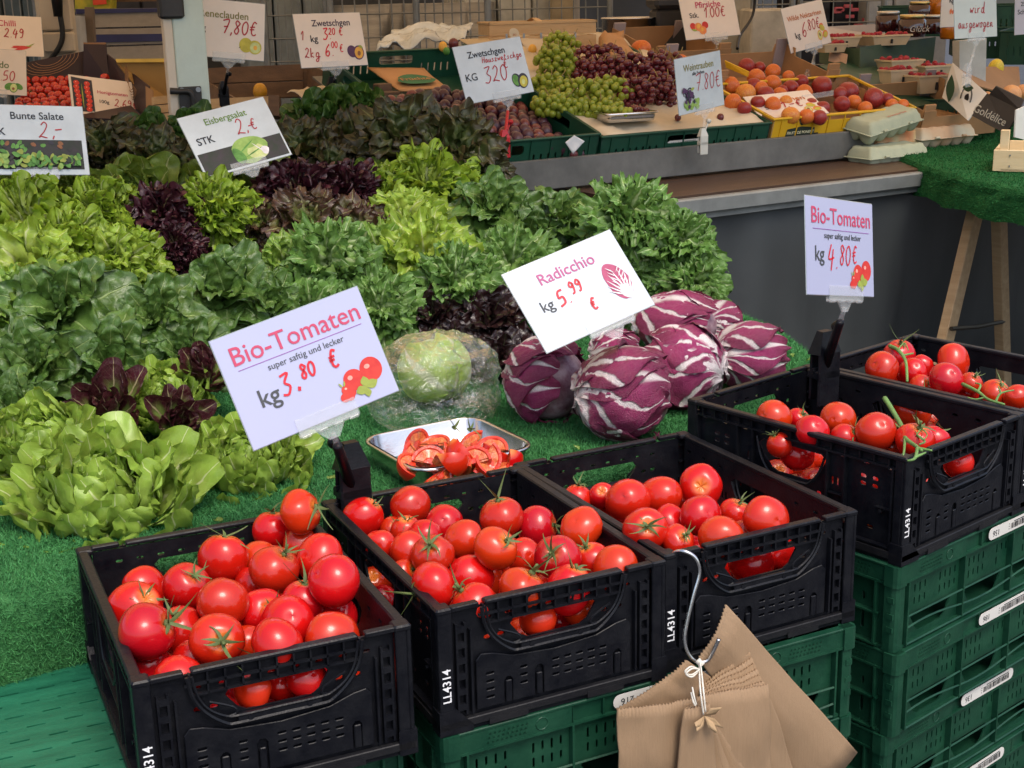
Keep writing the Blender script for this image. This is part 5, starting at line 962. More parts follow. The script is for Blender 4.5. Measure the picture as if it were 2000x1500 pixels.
# ------------------------------------------------ iceberg lettuce in a clear bag
p = az(848, 722, .90); dd = (p-CAM).length/FPX
ICE = leafmat('iceberg_leaf', (.55, .72, .18), (.44, .64, .09), (.84, .86, .55), .4, .12, .4, 6, .35, bump=.15, tint=.1)
e = empty('iceberg_lettuce', M=T_(p) @ RZ(2.2) @ RY(-.5) @ SC(62*dd), label='pale iceberg lettuce inside the crumpled clear bag', cat='lettuce')
link('core', mesh([v.co for v in CORE.vertices], [tuple(f.vertices) for f in CORE.polygons], True), mat('iceberg_core', (.50, .60, .25), .4), e)
for i, (a, s) in enumerate(((180, 1), (95, 1.02), (-95, 1.03), (20, 1.05), (-60, 1.07), (70, 1.09))):
    me = radleaf(40+i, (1.5, 1.2, 1.35, 1.0, 1.25, 1.1)[i], .02+.02*i, .35); me.materials.clear(); me.materials.append(ICE); link('leaf', me, None, e, RX(rad(a)) @ SC(s))
def bagmesh():
    nu, nv = 110, 70; vs = []
    for j in range(nv+1):
        v = j/nv
        for i in range(nu):
            a = 2*pi*i/nu; th = pi*(v*.93+.0); R_ = 1+.15*sin(2*a+1)
            P = Vector((sin(th)*cos(a)*.088*R_*1.12, sin(th)*sin(a)*.080*R_, cos(th)*.072))
            if v > .62: k = (v-.62)/.38; P += Vector((cos(a)*.045*k*(1+.4*sin(3*a)), sin(a)*.05*k-.045*k, 0)); P.z = max(P.z, -.072)-.0+.006*k*sin(9*a)
            q = P*32; n1 = abs(noise.noise(q+Vector((3, 1, 7)))); n2 = abs(noise.noise(q*2.3)); n3 = abs(noise.noise(q*5))
            f_ = -.016*n1-.005*n2+.011; P += P.normalized()*f_
            vs.append(P)
    fs = [(j*nu+i, (j+1)*nu+i, (j+1)*nu+(i+1) % nu, j*nu+(i+1) % nu) for j in range(nv) for i in range(nu)]
    return mesh(vs, fs, True, name='bag')
BM = bpy.data.materials.new('clear_bag_film'); BM.use_nodes = True; t = BM.node_tree; t.nodes.clear()
ou = N(t, 'OutputMaterial'); gl = N(t, 'BsdfGlossy'); gl.inputs['Roughness'].default_value = .06; gl.inputs[0].default_value = (1, 1, 1, 1); tp = N(t, 'BsdfTransparent'); tp.inputs[0].default_value = (.95, .96, .96, 1); df = N(t, 'BsdfTranslucent'); df.inputs[0].default_value = (.9, .93, .95, 1)
fz = N(t, 'LayerWeight'); fz.inputs[0].default_value = .30; tcb = N(t, 'TexCoord'); nb_ = N(t, 'TexNoise'); setin(nb_, Scale=38, Detail=5, Distortion=1.5); t.links.new(tcb.outputs['Object'], nb_.inputs[0]); bb = N(t, 'Bump'); setin(bb, Strength=1.0, Distance=.012); t.links.new(nb_.outputs[0], bb.inputs['Height']); t.links.new(bb.outputs[0], gl.inputs['Normal']); t.links.new(bb.outputs[0], fz.inputs['Normal'])
m1 = N(t, 'MixShader'); m2 = N(t, 'MixShader'); t.links.new(fz.outputs['Facing'], m1.inputs[0]); t.links.new(tp.outputs[0], m1.inputs[1]); t.links.new(gl.outputs[0], m1.inputs[2]); m2.inputs[0].default_value = .07; t.links.new(m1.outputs[0], m2.inputs[1]); t.links.new(df.outputs[0], m2.inputs[2]); t.links.new(m2.outputs[0], ou.inputs[0])
tag(link('plastic_bag', bagmesh(), BM, None, T_(az(845, 735, .905)) @ RZ(.5) @ SC(1.10, 1.05, 1.0)), 'crumpled clear plastic bag wrapped round the pale iceberg', 'bag')
# ------------------------------------------------ open boxes and crates on the back counter
def opened(name, M, w, d, h, outer, inner, label, t=.004, cat='box', group=None, posts=False, holes=True, notch=None, fh=None):
    """open topped box, each wall its own part; origin at front left bottom corner"""
    e = empty(name, M=M, label=label, cat=cat, group=group)
    def wall(L_, hh): 
        hs = []
        if holes:
            for k in range(int(L_/.022)-2):
                x = .03+.022*k
                if x < L_-.03: hs.append(rrect(x-.003, x+.003, hh*.25, hh*.55, .003, 1))
            hs = [q for q in hs if not (L_*.35 < q[0][0] < L_*.65)]; hs.append(rrect(L_*.38, L_*.62, hh*.55, hh*.82, .008, 2))
        o = [(0, 0), (L_, 0), (L_, hh)]
        if notch: o += [(L_-.05, hh), (L_-.055, hh-notch), (.055, hh-notch), (.05, hh)]
        o += [(0, hh)]; return sheet(o[::-1], hs, t)
    for n_, L_, Mx in (('front', w, T_((0, t/2, 0)) @ RX(pi/2)), ('back', w, T_((0, d-t/2, 0)) @ RX(pi/2)), ('left', d, T_((t/2, 0, 0)) @ RZ(pi/2) @ RX(pi/2)), ('right', d, T_((w-t/2, 0, 0)) @ RZ(pi/2) @ RX(pi/2))):
        part('side', wall(L_, fh if (fh and n_ == 'front') else h), outer if n_ in ('front',) else inner, e, Mx)
    G().box(t, w-t, t, d-t, 0, t).obj('base', inner, e)
    g = G()
    if posts:
        for x in (0, w-.05):
            for y in (0, d-.012): G().box(x+.002, x+.048, y+.004, y+.012, t, h+.018, c=.001).obj('corner_flap', mat('grey_flap', (.30, .25, .25), .7) if y else inner, e)
    if posts: return e
    if 1:
        g.box(-.004, w+.004, -.004, .006, h-.006, h, c=.0015).box(-.004, w+.004, d-.006, d+.004, h-.006, h, c=.0015).box(-.004, .006, .006, d-.006, h-.006, h).box(w-.006, w+.004, .006, d-.006, h-.006, h)
        for k in range(int(w/.06)): g.box(.03+.06*k, .033+.06*k, -.003, .0, .005, h-.006)
    g.obj('rim', outer, e); return e
FG = mat('crate_dark_green', (.006, .055, .03), .45, ns=8); CARDI = mat('cardboard_inner', (.34, .19, .085), .8, ns=6); CARDY = mat('yellow_carton', (.62, .36, .012), .5, ns=5, amount=.08); CARDG = mat('green_carton', (.028, .060, .032), .6); CARDW = mat('white_carton', (.60, .52, .46), .7, amount=.06)
GR = 'crates on the back counter'
opened('plastic_crate', CMt(-.29, .032), .6, .36, .095, FG, FG, 'dark green crate heaped with plums behind the grey ledge', cat='crate', group=GR)
opened('plastic_crate', CMt(.32, .032), .575, .38, .085, FG, FG, 'dark green crate lined with cream paper under the grapes', cat='crate', group=GR)
e = opened('plastic_crate', CMt(-.15, .395), .46, .37, .09, FG, FG, 'green crate behind the plums holding a brown paper bag', cat='crate', group=GR)
opened('plastic_crate', CMt(.32, .42), .55, .37, .09, FG, FG, 'green crate behind the second Zwetschgen sign with fruit halves on paper', cat='crate', group=GR)
a, b = barcode_label('136', .11, .018, 4); p = part('label', a, LAB, None, CMt(.60, .026, .045) @ RX(pi/2)); tag(p, 'small white barcode label on the green grape crate', 'label'); part('print', b, INK, p, T_((0, 0, .0001)))
# plums
PLM = mat('plum_skin', (.075, .018, .030), .38, c2=(.035, .014, .028), ns=22, bump=.05, coat=.15); PLM2 = mat('plum_skin_red', (.20, .035, .028), .3, c2=(.07, .018, .028), ns=18, coat=.2)
def ball(sx, sz, n=14, m_=9, dent=.05, seam=0):
    vs = []
    for j in range(m_+1):
        th = pi*j/m_
        for i in range(n):
            a = 2*pi*i/n; R_ = 1-seam*math.exp(-((a-pi)/.5)**2)*sin(th); z = cos(th)*sz; rr = sin(th)
            if cos(th) > 0: z -= dent*math.exp(-(rr/.35)**2)
            vs.append((sx*R_*rr*cos(a), sx*R_*rr*sin(a), z))
    return mesh(vs, [(j*n+i, (j+1)*n+i, (j+1)*n+(i+1) % n, j*n+(i+1) % n) for j in range(m_) for i in range(n)], True)
def withm(me, m_): me = me.copy(); me.materials.clear(); me.materials.append(m_); return me
B1 = ball(1, 1.22, seam=.04); PLS = [withm(B1, PLM), withm(B1, PLM), withm(B1, PLM2)]
def fruit(name, me, p, r, label, cat, group, rn): return tag(link(name, me, None, None, T_(p) @ RX(rn.random()*6) @ RZ(rn.random()*6) @ SC(r)), label, cat, group)
rn = random.Random(5)
for j in range(11):
    for i in range(17):
        a = -.262+.0335*(i+(.5 if j % 2 else 0))+rn.uniform(-.005, .005); b = .035+.0315*j+rn.uniform(-.005, .005)
        if a > .285: continue
        hgt = .052+.030*sin(pi*min(1, max(0, (a+.30)/.6)))+.012*(j/10)+rn.uniform(-.006, .008)-.025*max(0, (a-.12)/.15)
        p = ct(a, b, hgt); fruit('plum', PLS[rn.randrange(3)], p, rn.uniform(.0165, .0185), 'dark plum, '+ORDN[i]+' from left in the '+ORDN[j]+' row from the ledge', 'plum', 'plums heaped in the green crate', rn)
for q_, (px, py) in enumerate(((855, 183), (820, 186), (866, 190), (905, 192), (720, 205), (735, 212), (700, 214), (750, 218), (712, 222))):
    fruit('plum', PLS[rn.randrange(2)], inc(px, py, .095), .019, 'purple plum high at the back of the heap, '+ORDN[q_]+' counted along the brown bag', 'plum', 'plums at the back', rn)
# kraft bag lying in the crate behind
def slab(name, pts, th, mt, label=None, cat=None, parent=None, sub=1, bulge=0, kind=None, group=None):
    """thick sheet through four points (order round the edge)"""
    P = [Vector(p) for p in pts]; n_ = (P[1]-P[0]).cross(P[3]-P[0]).normalized(); g = G(); k = sub; vs = []
    for s in (0, 1):
        for j in range(k+1):
            for i in range(k+1):
                u, v = i/k, j/k; q = (P[0]*(1-u)+P[1]*u)*(1-v)+(P[3]*(1-u)+P[2]*u)*v; q = q+n_*(th*s+bulge*(noise.noise(q*14)+.4*noise.noise(q*40))); vs.append(q)
    m_ = (k+1)**2; fs = []
    for j in range(k):
        for i in range(k): a = j*(k+1)+i; fs += [(a, a+k+1, a+k+2, a+1), (m_+a, m_+a+1, m_+a+k+2, m_+a+k+1)]
    for i in range(k): fs += [(i, i+1, m_+i+1, m_+i), (k*(k+1)+i+1, k*(k+1)+i, m_+k*(k+1)+i, m_+k*(k+1)+i+1), (i*(k+1)+k, (i+1)*(k+1)+k, m_+(i+1)*(k+1)+k, m_+i*(k+1)+k), ((i+1)*(k+1), i*(k+1), m_+i*(k+1), m_+(i+1)*(k+1))]
    g.add(vs, fs); o = g.obj(name, mt, parent, smooth=sub > 1)
    if label: tag(o, label, cat, group)
    return o
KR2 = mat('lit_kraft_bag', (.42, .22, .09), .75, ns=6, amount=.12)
bagp = [inc(718, 131, .06), inc(828, 133, .06), inc(872, 171, .06), inc(781, 176, .06)]
kb = slab('paper_bag', bagp, .004, KR2, 'brown paper bag with a green print lying in the green crate', 'paper bag', sub=8, bulge=.004)
M_ = frame((bagp[2]+bagp[3])/2*.72+(bagp[0]+bagp[1])/2*.28+Vector((0, 0, .010)), bagp[2]-bagp[3], bagp[0]-bagp[3])
g = G(); GP = mat('bag_green_print', (.03, .14, .06), .7); r_ = random.Random(3)
g.add([(x, y, 0) for x, y in disc(0, 0, .056, .040, 0, 26, .08, 3)], [tuple(range(26))]); o = g.obj('print', GP, kb, M_)
part('lettering', text('Früchte', .030, bold=.01), KR2, o, T_((0, 0, .0012)))
slab('cream_paper', [ay(560, 178, 4.1), ay(600, 168, 4.15), ay(648, 178, 4.1), ay(640, 215, 3.95)], .002, CREAMP, 'crumpled cream paper in the wooden crate left of the plums', 'paper', sub=10, bulge=.02)
slab('cream_paper', [ct(.335, .02, .075), ct(.885, .02, .075), ct(.885, .40, .078), ct(.335, .40, .078)], .002, CREAMP, 'cream paper liner under the grapes', 'paper', sub=26, bulge=.016)
slab('cream_paper', [ct(.50, .405, .082), ct(.885, .405, .082), ct(.90, .80, .10), ct(.50, .80, .10)], .002, CREAMP, 'cream paper rising behind the grapes', 'paper', sub=14, bulge=.02)
slab('cream_paper', [ct(.325, .43, .094), ct(.62, .43, .094), ct(.62, .79, .094), ct(.325, .79, .094)], .002, mat('pale_board', (.55, .45, .30), .8), 'pale sheet covering the crate with the cut fruit', 'paper', sub=4, bulge=.004)
for px, py, s_ in ((865, 91, 1), (886, 86, 1.2), (872, 100, .8), (1040, 96, 1)):
    fruit('cut_plum', withm(B1, (PLM2, PR['flesh'], PR['salad'])[int(s_*10) % 3]), inc(px, py, .104), .013*s_, 'halved plum on the pale sheet behind the Zwetschgen sign', 'plum', 'cut plums on the sheet', rn)
fruit('cut_plum', withm(B1, mat('mirabelle_flesh', (.55, .28, .02), .4)), ay(508, 179, 4.3), .022, 'yellow halved plum on the rim of the wooden crate', 'plum', None, rn)
# grapes
GRN_ = mat('green_grape_skin', (.34, .38, .045), .25, c2=(.26, .33, .03), ns=20, transl=.25, coat=.3); REDG = mat('red_grape_skin', (.16, .018, .022), .25, c2=(.05, .008, .014), ns=14, coat=.25)
GB1, GB2 = withm(ball(1, 1.35, 12, 8, .02), GRN_), withm(ball(1, 1.08, 12, 8, .02), REDG); STEM = mat('grape_stem', (.24, .17, .05), .7)
def bunch(px, py, z, wx, hy, n, green, label, tiltup=.5):
    wx, hy, n = wx*1.12, hy*1.12, int(n*1.25)
    c = inc(px, py, z); d = (c-CAM).length/FPX; e = empty('grape_bunch', c, 0, label, 'grapes', 'bunches of grapes on cream paper'); r_ = random.Random(px)
    up = Vector((0, .25, .9)).normalized(); n_ = 0; pts = []
    tries = 0
    while n_ < n and tries < 4000:
        tries += 1; a, b, t = r_.uniform(-1, 1), r_.uniform(-1, 1), r_.uniform(-.2, 1)
        if a*a+b*b > 1: continue
        dep = sqrt(max(0, 1-a*a-b*b)); q = E1*0+CX*a*wx*d*.5+CU*b*hy*d*.5-_w*dep*min(wx, hy)*d*.42*t
        if any((q-s).length < (.0135 if tries < 2500 else .011) for s in pts): continue
        pts.append(q); n_ += 1
        link('grape', GB1 if green else GB2, None, e, T_(q) @ RX(r_.uniform(.4, 1.6)) @ RZ(r_.random()*6) @ SC(r_.uniform(.0095, .0115)))
    g = G(); 
    for k in range(3): g.tube(smooth_poly([Vector((0, 0, 0)), CX*(-.02+.03*k)+CU*hy*d*.40-_w*.02, CX*(-.03+.04*k)+CU*(hy*d*.5+.012)-_w*.01], 3), .0013, 5)
    g.obj('stem', STEM, e); return e
bunch(1095, 92, .125, 62, 46, 34, 1, 'green grapes furthest back beside the wooden basket'); bunch(1083, 125, .125, 70, 62, 46, 1, 'green grapes behind the Zwetschgen sign corner'); bunch(1070, 168, .10, 60, 40, 24, 1, 'yellowish green grapes low at the sign corner')
bunch(1130, 190, .11, 110, 62, 58, 1, 'green grapes in the front centre of the paper'); bunch(1185, 180, .11, 84, 48, 42, 1, 'elongated green grapes at the front right of the green heap')
bunch(1085, 205, .10, 80, 40, 34, 1, 'green grapes at the left front corner of the paper'); bunch(1165, 212, .10, 90, 34, 34, 1, 'green grapes just behind the steel sample tray'); bunch(1235, 185, .11, 80, 50, 40, 0, 'dark red grapes between the green heap and the sample tray'); bunch(1170, 112, .13, 90, 42, 44, 0, 'dark red grapes at the back'); bunch(1215, 140, .13, 110, 60, 60, 0, 'dark red grapes in the middle of the heap'); bunch(1268, 150, .12, 90, 80, 60, 0, 'dark red grapes at the front right'); bunch(1296, 180, .11, 60, 62, 34, 0, 'red grapes hanging down beside the Weintrauben sign'); bunch(1150, 140, .12, 56, 40, 22, 0, 'dark red grapes touching the green ones'); bunch(1300, 130, .12, 70, 50, 30, 0, 'red grapes under the cream paper fold')
tr_ = inc(1222, 236, .088); pan('sample_tray', tr_, ANG-.15, .15, .09, .026, 'small steel tray with sample grapes on the paper', STEEL, .006, .012)
for k in range(34):
    a, b = rn.uniform(-.06, .06), rn.uniform(-.032, .032); q = tr_+E1*a+E2*b+Vector((0, 0, .022+rn.uniform(0, .012))); gr_ = a < .012
    fruit('grape', GB1 if gr_ else GB2, q, .0092, 'loose green grape in the steel sample tray' if gr_ else 'loose red grape in the steel sample tray', 'grape', 'loose green grapes in the tray' if gr_ else 'loose red grapes in the tray', rn)
fruit('grape', GB2, inc(1407, 229, .086), .0105, 'single red grape on the cream paper right of the Weintrauben sign', 'grape', None, rn); fruit('grape', GB2, inc(1324, 230, .086), .0095, 'single dark grape at the lower corner of the Weintrauben sign', 'grape', None, rn)
# wooden basket with slats and a tag
e = empty('slatted_basket', M=T_(ay(957, 97, 4.40)) @ RZ(ANG-.30), label='pale chip wood basket with two slats and a centre strap', cat='basket'); Lw, Dw, Hw = .34, .16, .075
for y in (0, Dw):
    for k in range(2): G().box(0, Lw, y-.001, y+.001, .004+.037*k, .036+.037*k).obj('slat', WOODL, e)
    G().box(-.004, Lw+.004, y-.004, y+.004, Hw-.002, Hw+.006, c=.001).obj('rim', WOODL, e)
for x in (0, Lw):
    for k in range(2): G().box(x-.001, x+.001, 0, Dw, .004+.037*k, .036+.037*k).obj('slat', WOODL, e)
    G().box(x-.004, x+.004, -.004, Dw+.004, Hw-.002, Hw+.006, c=.001).obj('rim', WOODL, e)
G().box(0, Lw, 0, Dw, 0, .003).obj('base', WOODL, e); G().tube(smooth_poly([(Lw*.47, 0, Hw+.004), (Lw*.48, Dw*.5, Hw+.014), (Lw*.49, Dw, Hw+.004)], 4), .010, 6, flat=.15).obj('strap', WOODL, e)
for i in range(5): G().box(.05+.055*i, .056+.055*i, -.003, -.001, .028, .046, RZ(0)).obj('staple', GALV, e)
tg = sheet(disc(0, 0, .016, .022, .5, 20, .06, 1), [], .001); o = tag(part('paper_tag', tg, CREAMP, None, frame(ay(1005, 68, 4.30), E1, (0, 0, 1))), 'small cream tag hanging on the chip basket', 'tag'); part('lettering', text('BIO', .008), ORGI, o, T_((0, 0, .001)))
# plastic film heap, pot, bin and other things behind
slab('plastic_film', [ay(735, 92, 4.5), ay(905, 82, 4.7), ay(925, 48, 5.0), ay(770, 62, 4.9)], .004, mat('milky_film', (.50, .56, .58), .25, bump=.9, bs=22, coat=.6), 'crumpled milky plastic film on the back crates', 'plastic film', sub=22, bulge=.04)
g = G(); c = ay(1228, 70, 4.9); g.lathe([(.0001, 0), (.090, 0), (.092, .002), (.092, .105), (.097, .108), (.095, .112), (.088, .108), (.087, .004), (.0001, .003)], 32); tag(g.obj('steel_pot', STEEL, None, T_(c-Vector((0, 0, .05))), smooth=True), 'round steel pot behind the peaches', 'pot')
g = G(); g.box(-.065, .065, -.05, .05, 0, .17, c=.01).box(-.075, .075, -.06, .06, .17, .21, c=.012); tag(g.obj('waste_bin', mat('dark_bin_plastic', (.03, .03, .032), .5), None, T_(ay(1310, 105, 4.9)-Vector((0, 0, .02))) @ RZ(.2)), 'dark lidded bin right of the steel pot', 'bin')
PB = slab('paper_bag', [ay(1180, 60, 4.35), ay(1215, 64, 4.45), ay(1240, 108, 4.3), ay(1195, 110, 4.2)], .03, KR2, 'crumpled brown paper bag behind the red grapes', 'paper bag', sub=8, bulge=.02)
# nectarine cartons
pc = [az(1500, 268, 1.085)]
opened('fruit_carton', CMt(.905, .032), .555, .30, .095, CARDY, CARDI, 'yellow carton of nectarines at the right end of the ledge', cat='carton', posts=False, holes=False, notch=.02)
yc = S.collection.objects[-1]
EM = mat('carton_black_print', (.02, .03, .02), .6); g = G(); g.add([(x, y, 0) for x, y in [(-.055, -.014), (.055, -.014), (.052, .008), (0, .014), (-.052, .008)]], [(0, 1, 2, 3, 4)]); g.add([(x, y, 0) for x, y in disc(0, .034, .012, .016, 0, 16, .08)], [tuple(range(16))])
o = g.obj('print', EM, yc.parent, T_((.11, -.0012, .050)) @ RX(pi/2)); part('lettering', text('FRUITS DE PONENT', .0115, bold=.02), mat('carton_cream_print', (.7, .65, .4), .6), o, T_((0, -.004, .0008)))
opened('fruit_carton', CMt(.93, .33), .50, .27, .11, CARDI, CARDI, 'brown carton of peaches with grey corner flaps behind the yellow one', cat='carton', posts=True, holes=False, notch=.025)
opened('fruit_carton', CMt(1.47, .0), .34, .3, .09, CARDI, CARDI, 'brown carton at the right end behind the tilted egg carton', cat='carton', posts=True, holes=False, notch=.02)
opened('fruit_carton', CMt(.93, .62), .30, .26, .09, CARDI, CARDI, 'small brown carton holding one big peach', cat='carton', posts=True, holes=False)
NE = [mat('nectarine_orange', (.62, .20, .025), .4, c2=(.50, .06, .015), ns=10, bump=.04), mat('nectarine_red', (.34, .03, .02), .35, c2=(.18, .015, .018), ns=9), mat('nectarine_yellow', (.68, .34, .05), .4, c2=(.55, .10, .02), ns=8)]
B2 = ball(1, .93, 18, 12, .12, .10); NB = [withm(B2, m_) for m_ in NE]; NL = ['orange', 'dark red', 'yellow and red']
NEP = [(1252,97,20,0),(1458,130,16,1),(1483,132,12,1),(1510,140,15,0),(1477,152,18,0),(1428,168,18,0),(1509,164,18,0),(1472,168,16,1),(1485,172,15,0),(1456,183,20,2),(1496,186,18,1),(1544,172,16,1),(1523,184,14,0),(1528,178,12,1),(1570,182,17,0),(1606,168,20,1),(1432,200,17,0),(1544,226,18,2),(1454,212,14,1),(1642,184,14,1),(1656,180,21,1),(1706,192,20,1),(1644,204,16,1),(1668,199,14,0),(1732,194,13,1),(1742,205,12,0),(1606,212,15,1),(1764,205,11,0),(1584,205,14,1),(1510,205,16,0),(1480,200,14,1),(1600,230,15,1),(1575,228,15,0),(1690,212,14,0),(1535,200,14,2),(1565,160,14,1),(1540,150,12,0),(1330,120,14,0)]
for i, (px, py, r, k) in enumerate(NEP):
    p = inc(px, py, .095 if py > 190 else .085); R_ = r*(p-CAM).length/FPX
    fruit('nectarine', NB[k], p, R_, NL[k]+' nectarine, '+ORDN[sorted(range(38), key=lambda t: NEP[t][0]).index(i)]+' from the left in the nectarine cartons' if i else 'big peach alone in the small brown carton', 'nectarine', NL[k]+' nectarines in the cartons' if i else None, rn)
# flaps and a label
slab('carton_flap', [ay(1415, 118, 4.35), ay(1462, 140, 4.3), ay(1460, 150, 4.3), ay(1418, 132, 4.35)], .004, CARDY, 'yellow folded flap between the peaches', 'flap')
slab('carton_flap', [ay(1508, 146, 4.42), ay(1568, 152, 4.5), ay(1568, 172, 4.5), ay(1540, 168, 4.45)], .004, CARD, 'brown cardboard flap in front of the round orange peach', 'flap')
# raspberries
opened('plastic_crate', T_(ay(1595, 200, 4.75)-Vector((0, 0, .06))) @ RZ(ANG-.95), .60, .62, .075, FG, FG, 'dark green crate under the raspberry punnets', cat='crate', group=GR)
slab('crate_lid', [ay(1600, 128, 4.8), ay(1700, 110, 5.2), ay(1880, 190, 4.75), ay(1760, 215, 4.4)], .006, FG, 'dark green crate floor carrying the raspberry punnets', 'crate lid')
BERRY = mat('raspberry_flesh', (.42, .012, .035), .5, c2=(.22, .006, .02), ns=90, bump=.9, bs=220); PUN = mat('punnet_pulp', (.60, .47, .30), .85, ns=20, amount=.1, bump=.2)
def punnet(px, py, y, wpx, yaw, label, hpx=30):
    p = ay(px, py, y); d = (p-CAM).length/FPX; w = wpx*d*.84; dp = w*.72; h = hpx*d*.75
    e = empty('punnet', M=T_(p-Vector((0, 0, h*.6))) @ RZ(yaw), label=label, cat='punnet', group='raspberry punnets'); g = G(); t = .003; f = .82
    def rg(s, z): return [(-w/2*s, -dp/2*s, z), (w/2*s, -dp/2*s, z), (w/2*s, dp/2*s, z), (-w/2*s, dp/2*s, z)]
    for (s0, z0), (s1, z1) in (((f, 0), (1, h)), ((1.05, h-.004), (1.05, h+.002)), ((1, h), (1.05, h-.004)), ((1.05, h+.002), (.96, h+.002)), ((.96, h+.002), (f-.04, .004))): g.add(rg(s0, z0)+rg(s1, z1), [(i, (i+1) % 4, 4+(i+1) % 4, 4+i) for i in range(4)])
    g.add(rg(f, 0), [(3, 2, 1, 0)]); g.add(rg(f, .004), [(0, 1, 2, 3)]); g.obj('tray', PUN, e)
    G().box(-.003, .003, -dp/2-.0015, -dp/2+.006, h*.2, h*.62).obj('slot', INK, e)
    g = G(); r_ = random.Random(px)
    for k in range(26):
        a, b = r_.uniform(-.42, .42)*w, r_.uniform(-.42, .42)*dp; g.lathe([(.0001, -.009), (.006, -.007), (.0085, -.001), (.007, .006), (.003, .0095), (.0001, .009)], 8, T_((a, b, h*.96+r_.uniform(-.002, .008))) @ RX(r_.random()*6) @ RY(r_.random()*6))
    o = g.obj('raspberries', BERRY, None, T_(p-Vector((0, 0, h*.6))) @ RZ(yaw), smooth=True); tag(o, 'raspberries filling the '+label, 'raspberries', None, 'stuff')
for a in ((1757, 128, 4.95, 84, .35, 'punnet at the back left of the four', 34), (1822, 136, 4.95, 84, .35, 'punnet at the back right of the four', 26), (1752, 150, 4.72, 66, .35, 'punnet at the front left of the four', 42), (1812, 160, 4.68, 92, .35, 'punnet nearest the Goldelice carton', 42), (1724, 76, 5.15, 98, .35, 'punnet standing in the green carton', 24), (1642, 80, 5.1, 70, .35, 'punnet cut by the Wilde Nektarinen sign', 24), (1622, 92, 5.0, 60, .35, 'flat punnet at the left of the green carton', 20)): punnet(*a)
slab('green_carton', [ay(1680, 92, 4.95), ay(1828, 72, 5.5), ay(1822, 122, 5.45), ay(1680, 142, 4.9)], .006, CARDG, 'dark green carton side in front of the raspberries', 'carton')
o = slab('green_carton', [ay(1600, 92, 5.15), ay(1680, 94, 4.96), ay(1680, 142, 4.91), ay(1600, 122, 5.1)], .006, CARDG, 'dark green carton end with a blank paper label', 'carton')
slab('label', [ay(1621, 97, 5.05), ay(1655, 106, 4.96), ay(1652, 128, 4.93), ay(1618, 119, 5.0)], .003, mat('peach_label', (.62, .42, .30), .7), parent=o)
slab('white_carton', [ay(1612, 52, 5.4), ay(1730, 46, 5.7), ay(1728, 70, 5.7), ay(1618, 92, 5.35)], .005, CARDW, 'white inner wall of the carton behind the raspberries', 'carton')
def jar(px, py, y, r, h, liq, lid, label, word=None):
    p = ay(px, py, y); e = empty('jam_jar', p, 0, label, 'jar', 'jars on the back crates')
    g = G(); g.lathe([(.0001, 0), (r*.9, 0), (r, .006), (r, h*.72), (r*.86, h*.80), (r*.84, h*.84), (.0001, h*.84)], 24); g.obj('glass', liq, e, smooth=True)
    g = G(); g.lathe([(.0001, h), (r*.86, h), (r*.92, h-.003), (r*.92, h*.82), (r*.86, h*.82)], 24); g.obj('lid', lid, e, smooth=True)
    if word: part('lettering', text(word, r*.62, shear=.3), mat('white_script', (.55, .5, .45), .6), e, T_((r*.25, -r*.99, h*.36)) @ RX(pi/2))
JM = mat('jam_glass', (.035, .006, .008), .1, coat=.8); HN = mat('honey_glass', (.60, .20, .01), .1, c2=(.45, .12, .008), coat=.8, transl=.3); GL_ = mat('gold_lid', (.62, .50, .22), .3, metal=.9); SL_ = mat('silver_lid', (.55, .53, .48), .3, metal=.9)
jar(1733, 62, 5.35, .045, .075, JM, SL_, 'jam jar with silver lid, left of the gold lidded one'); jar(1780, 72, 5.25, .050, .080, JM, GL_, 'jam jar with gold lid and white script', 'Glück'); jar(1818, 66, 5.4, .042, .070, JM, SL_, 'jam jar with silver lid right of the script jar'); jar(1795, 35, 5.55, .042, .062, JM, GL_, 'flat jar with gold lid behind the others')
jar(1832, 34, 5.6, .036, .10, HN, GL_, 'honey jar standing on another jar'); jar(1856, 76, 5.25, .038, .085, HN, GL_, 'amber honey jar behind the Schale sign'); jar(1835, 62, 5.5, .034, .06, HN, GL_, 'short amber honey jar behind the silver lid')
for i, (px, py, y, lb) in enumerate(((1720, 58, 5.9, 'green crate behind the jars'), (1870, 100, 5.6, 'green crate below the honey jars'), (1930, 62, 6.0, 'green crate at the upper right edge'))):
    opened('plastic_crate', T_(ay(px, py, y)-Vector((0, 0, .03))) @ RZ(ANG-.75), .6, .4, .12, FG, FG, lb, cat='crate', group=GR)
opened('plastic_crate', T_(ay(1950, 110, 5.2)-Vector((0, 0, .03))) @ RZ(-.45), .6, .4, .12, FG, FG, 'green ribbed crate under the right edge sign', cat='crate', group=GR)
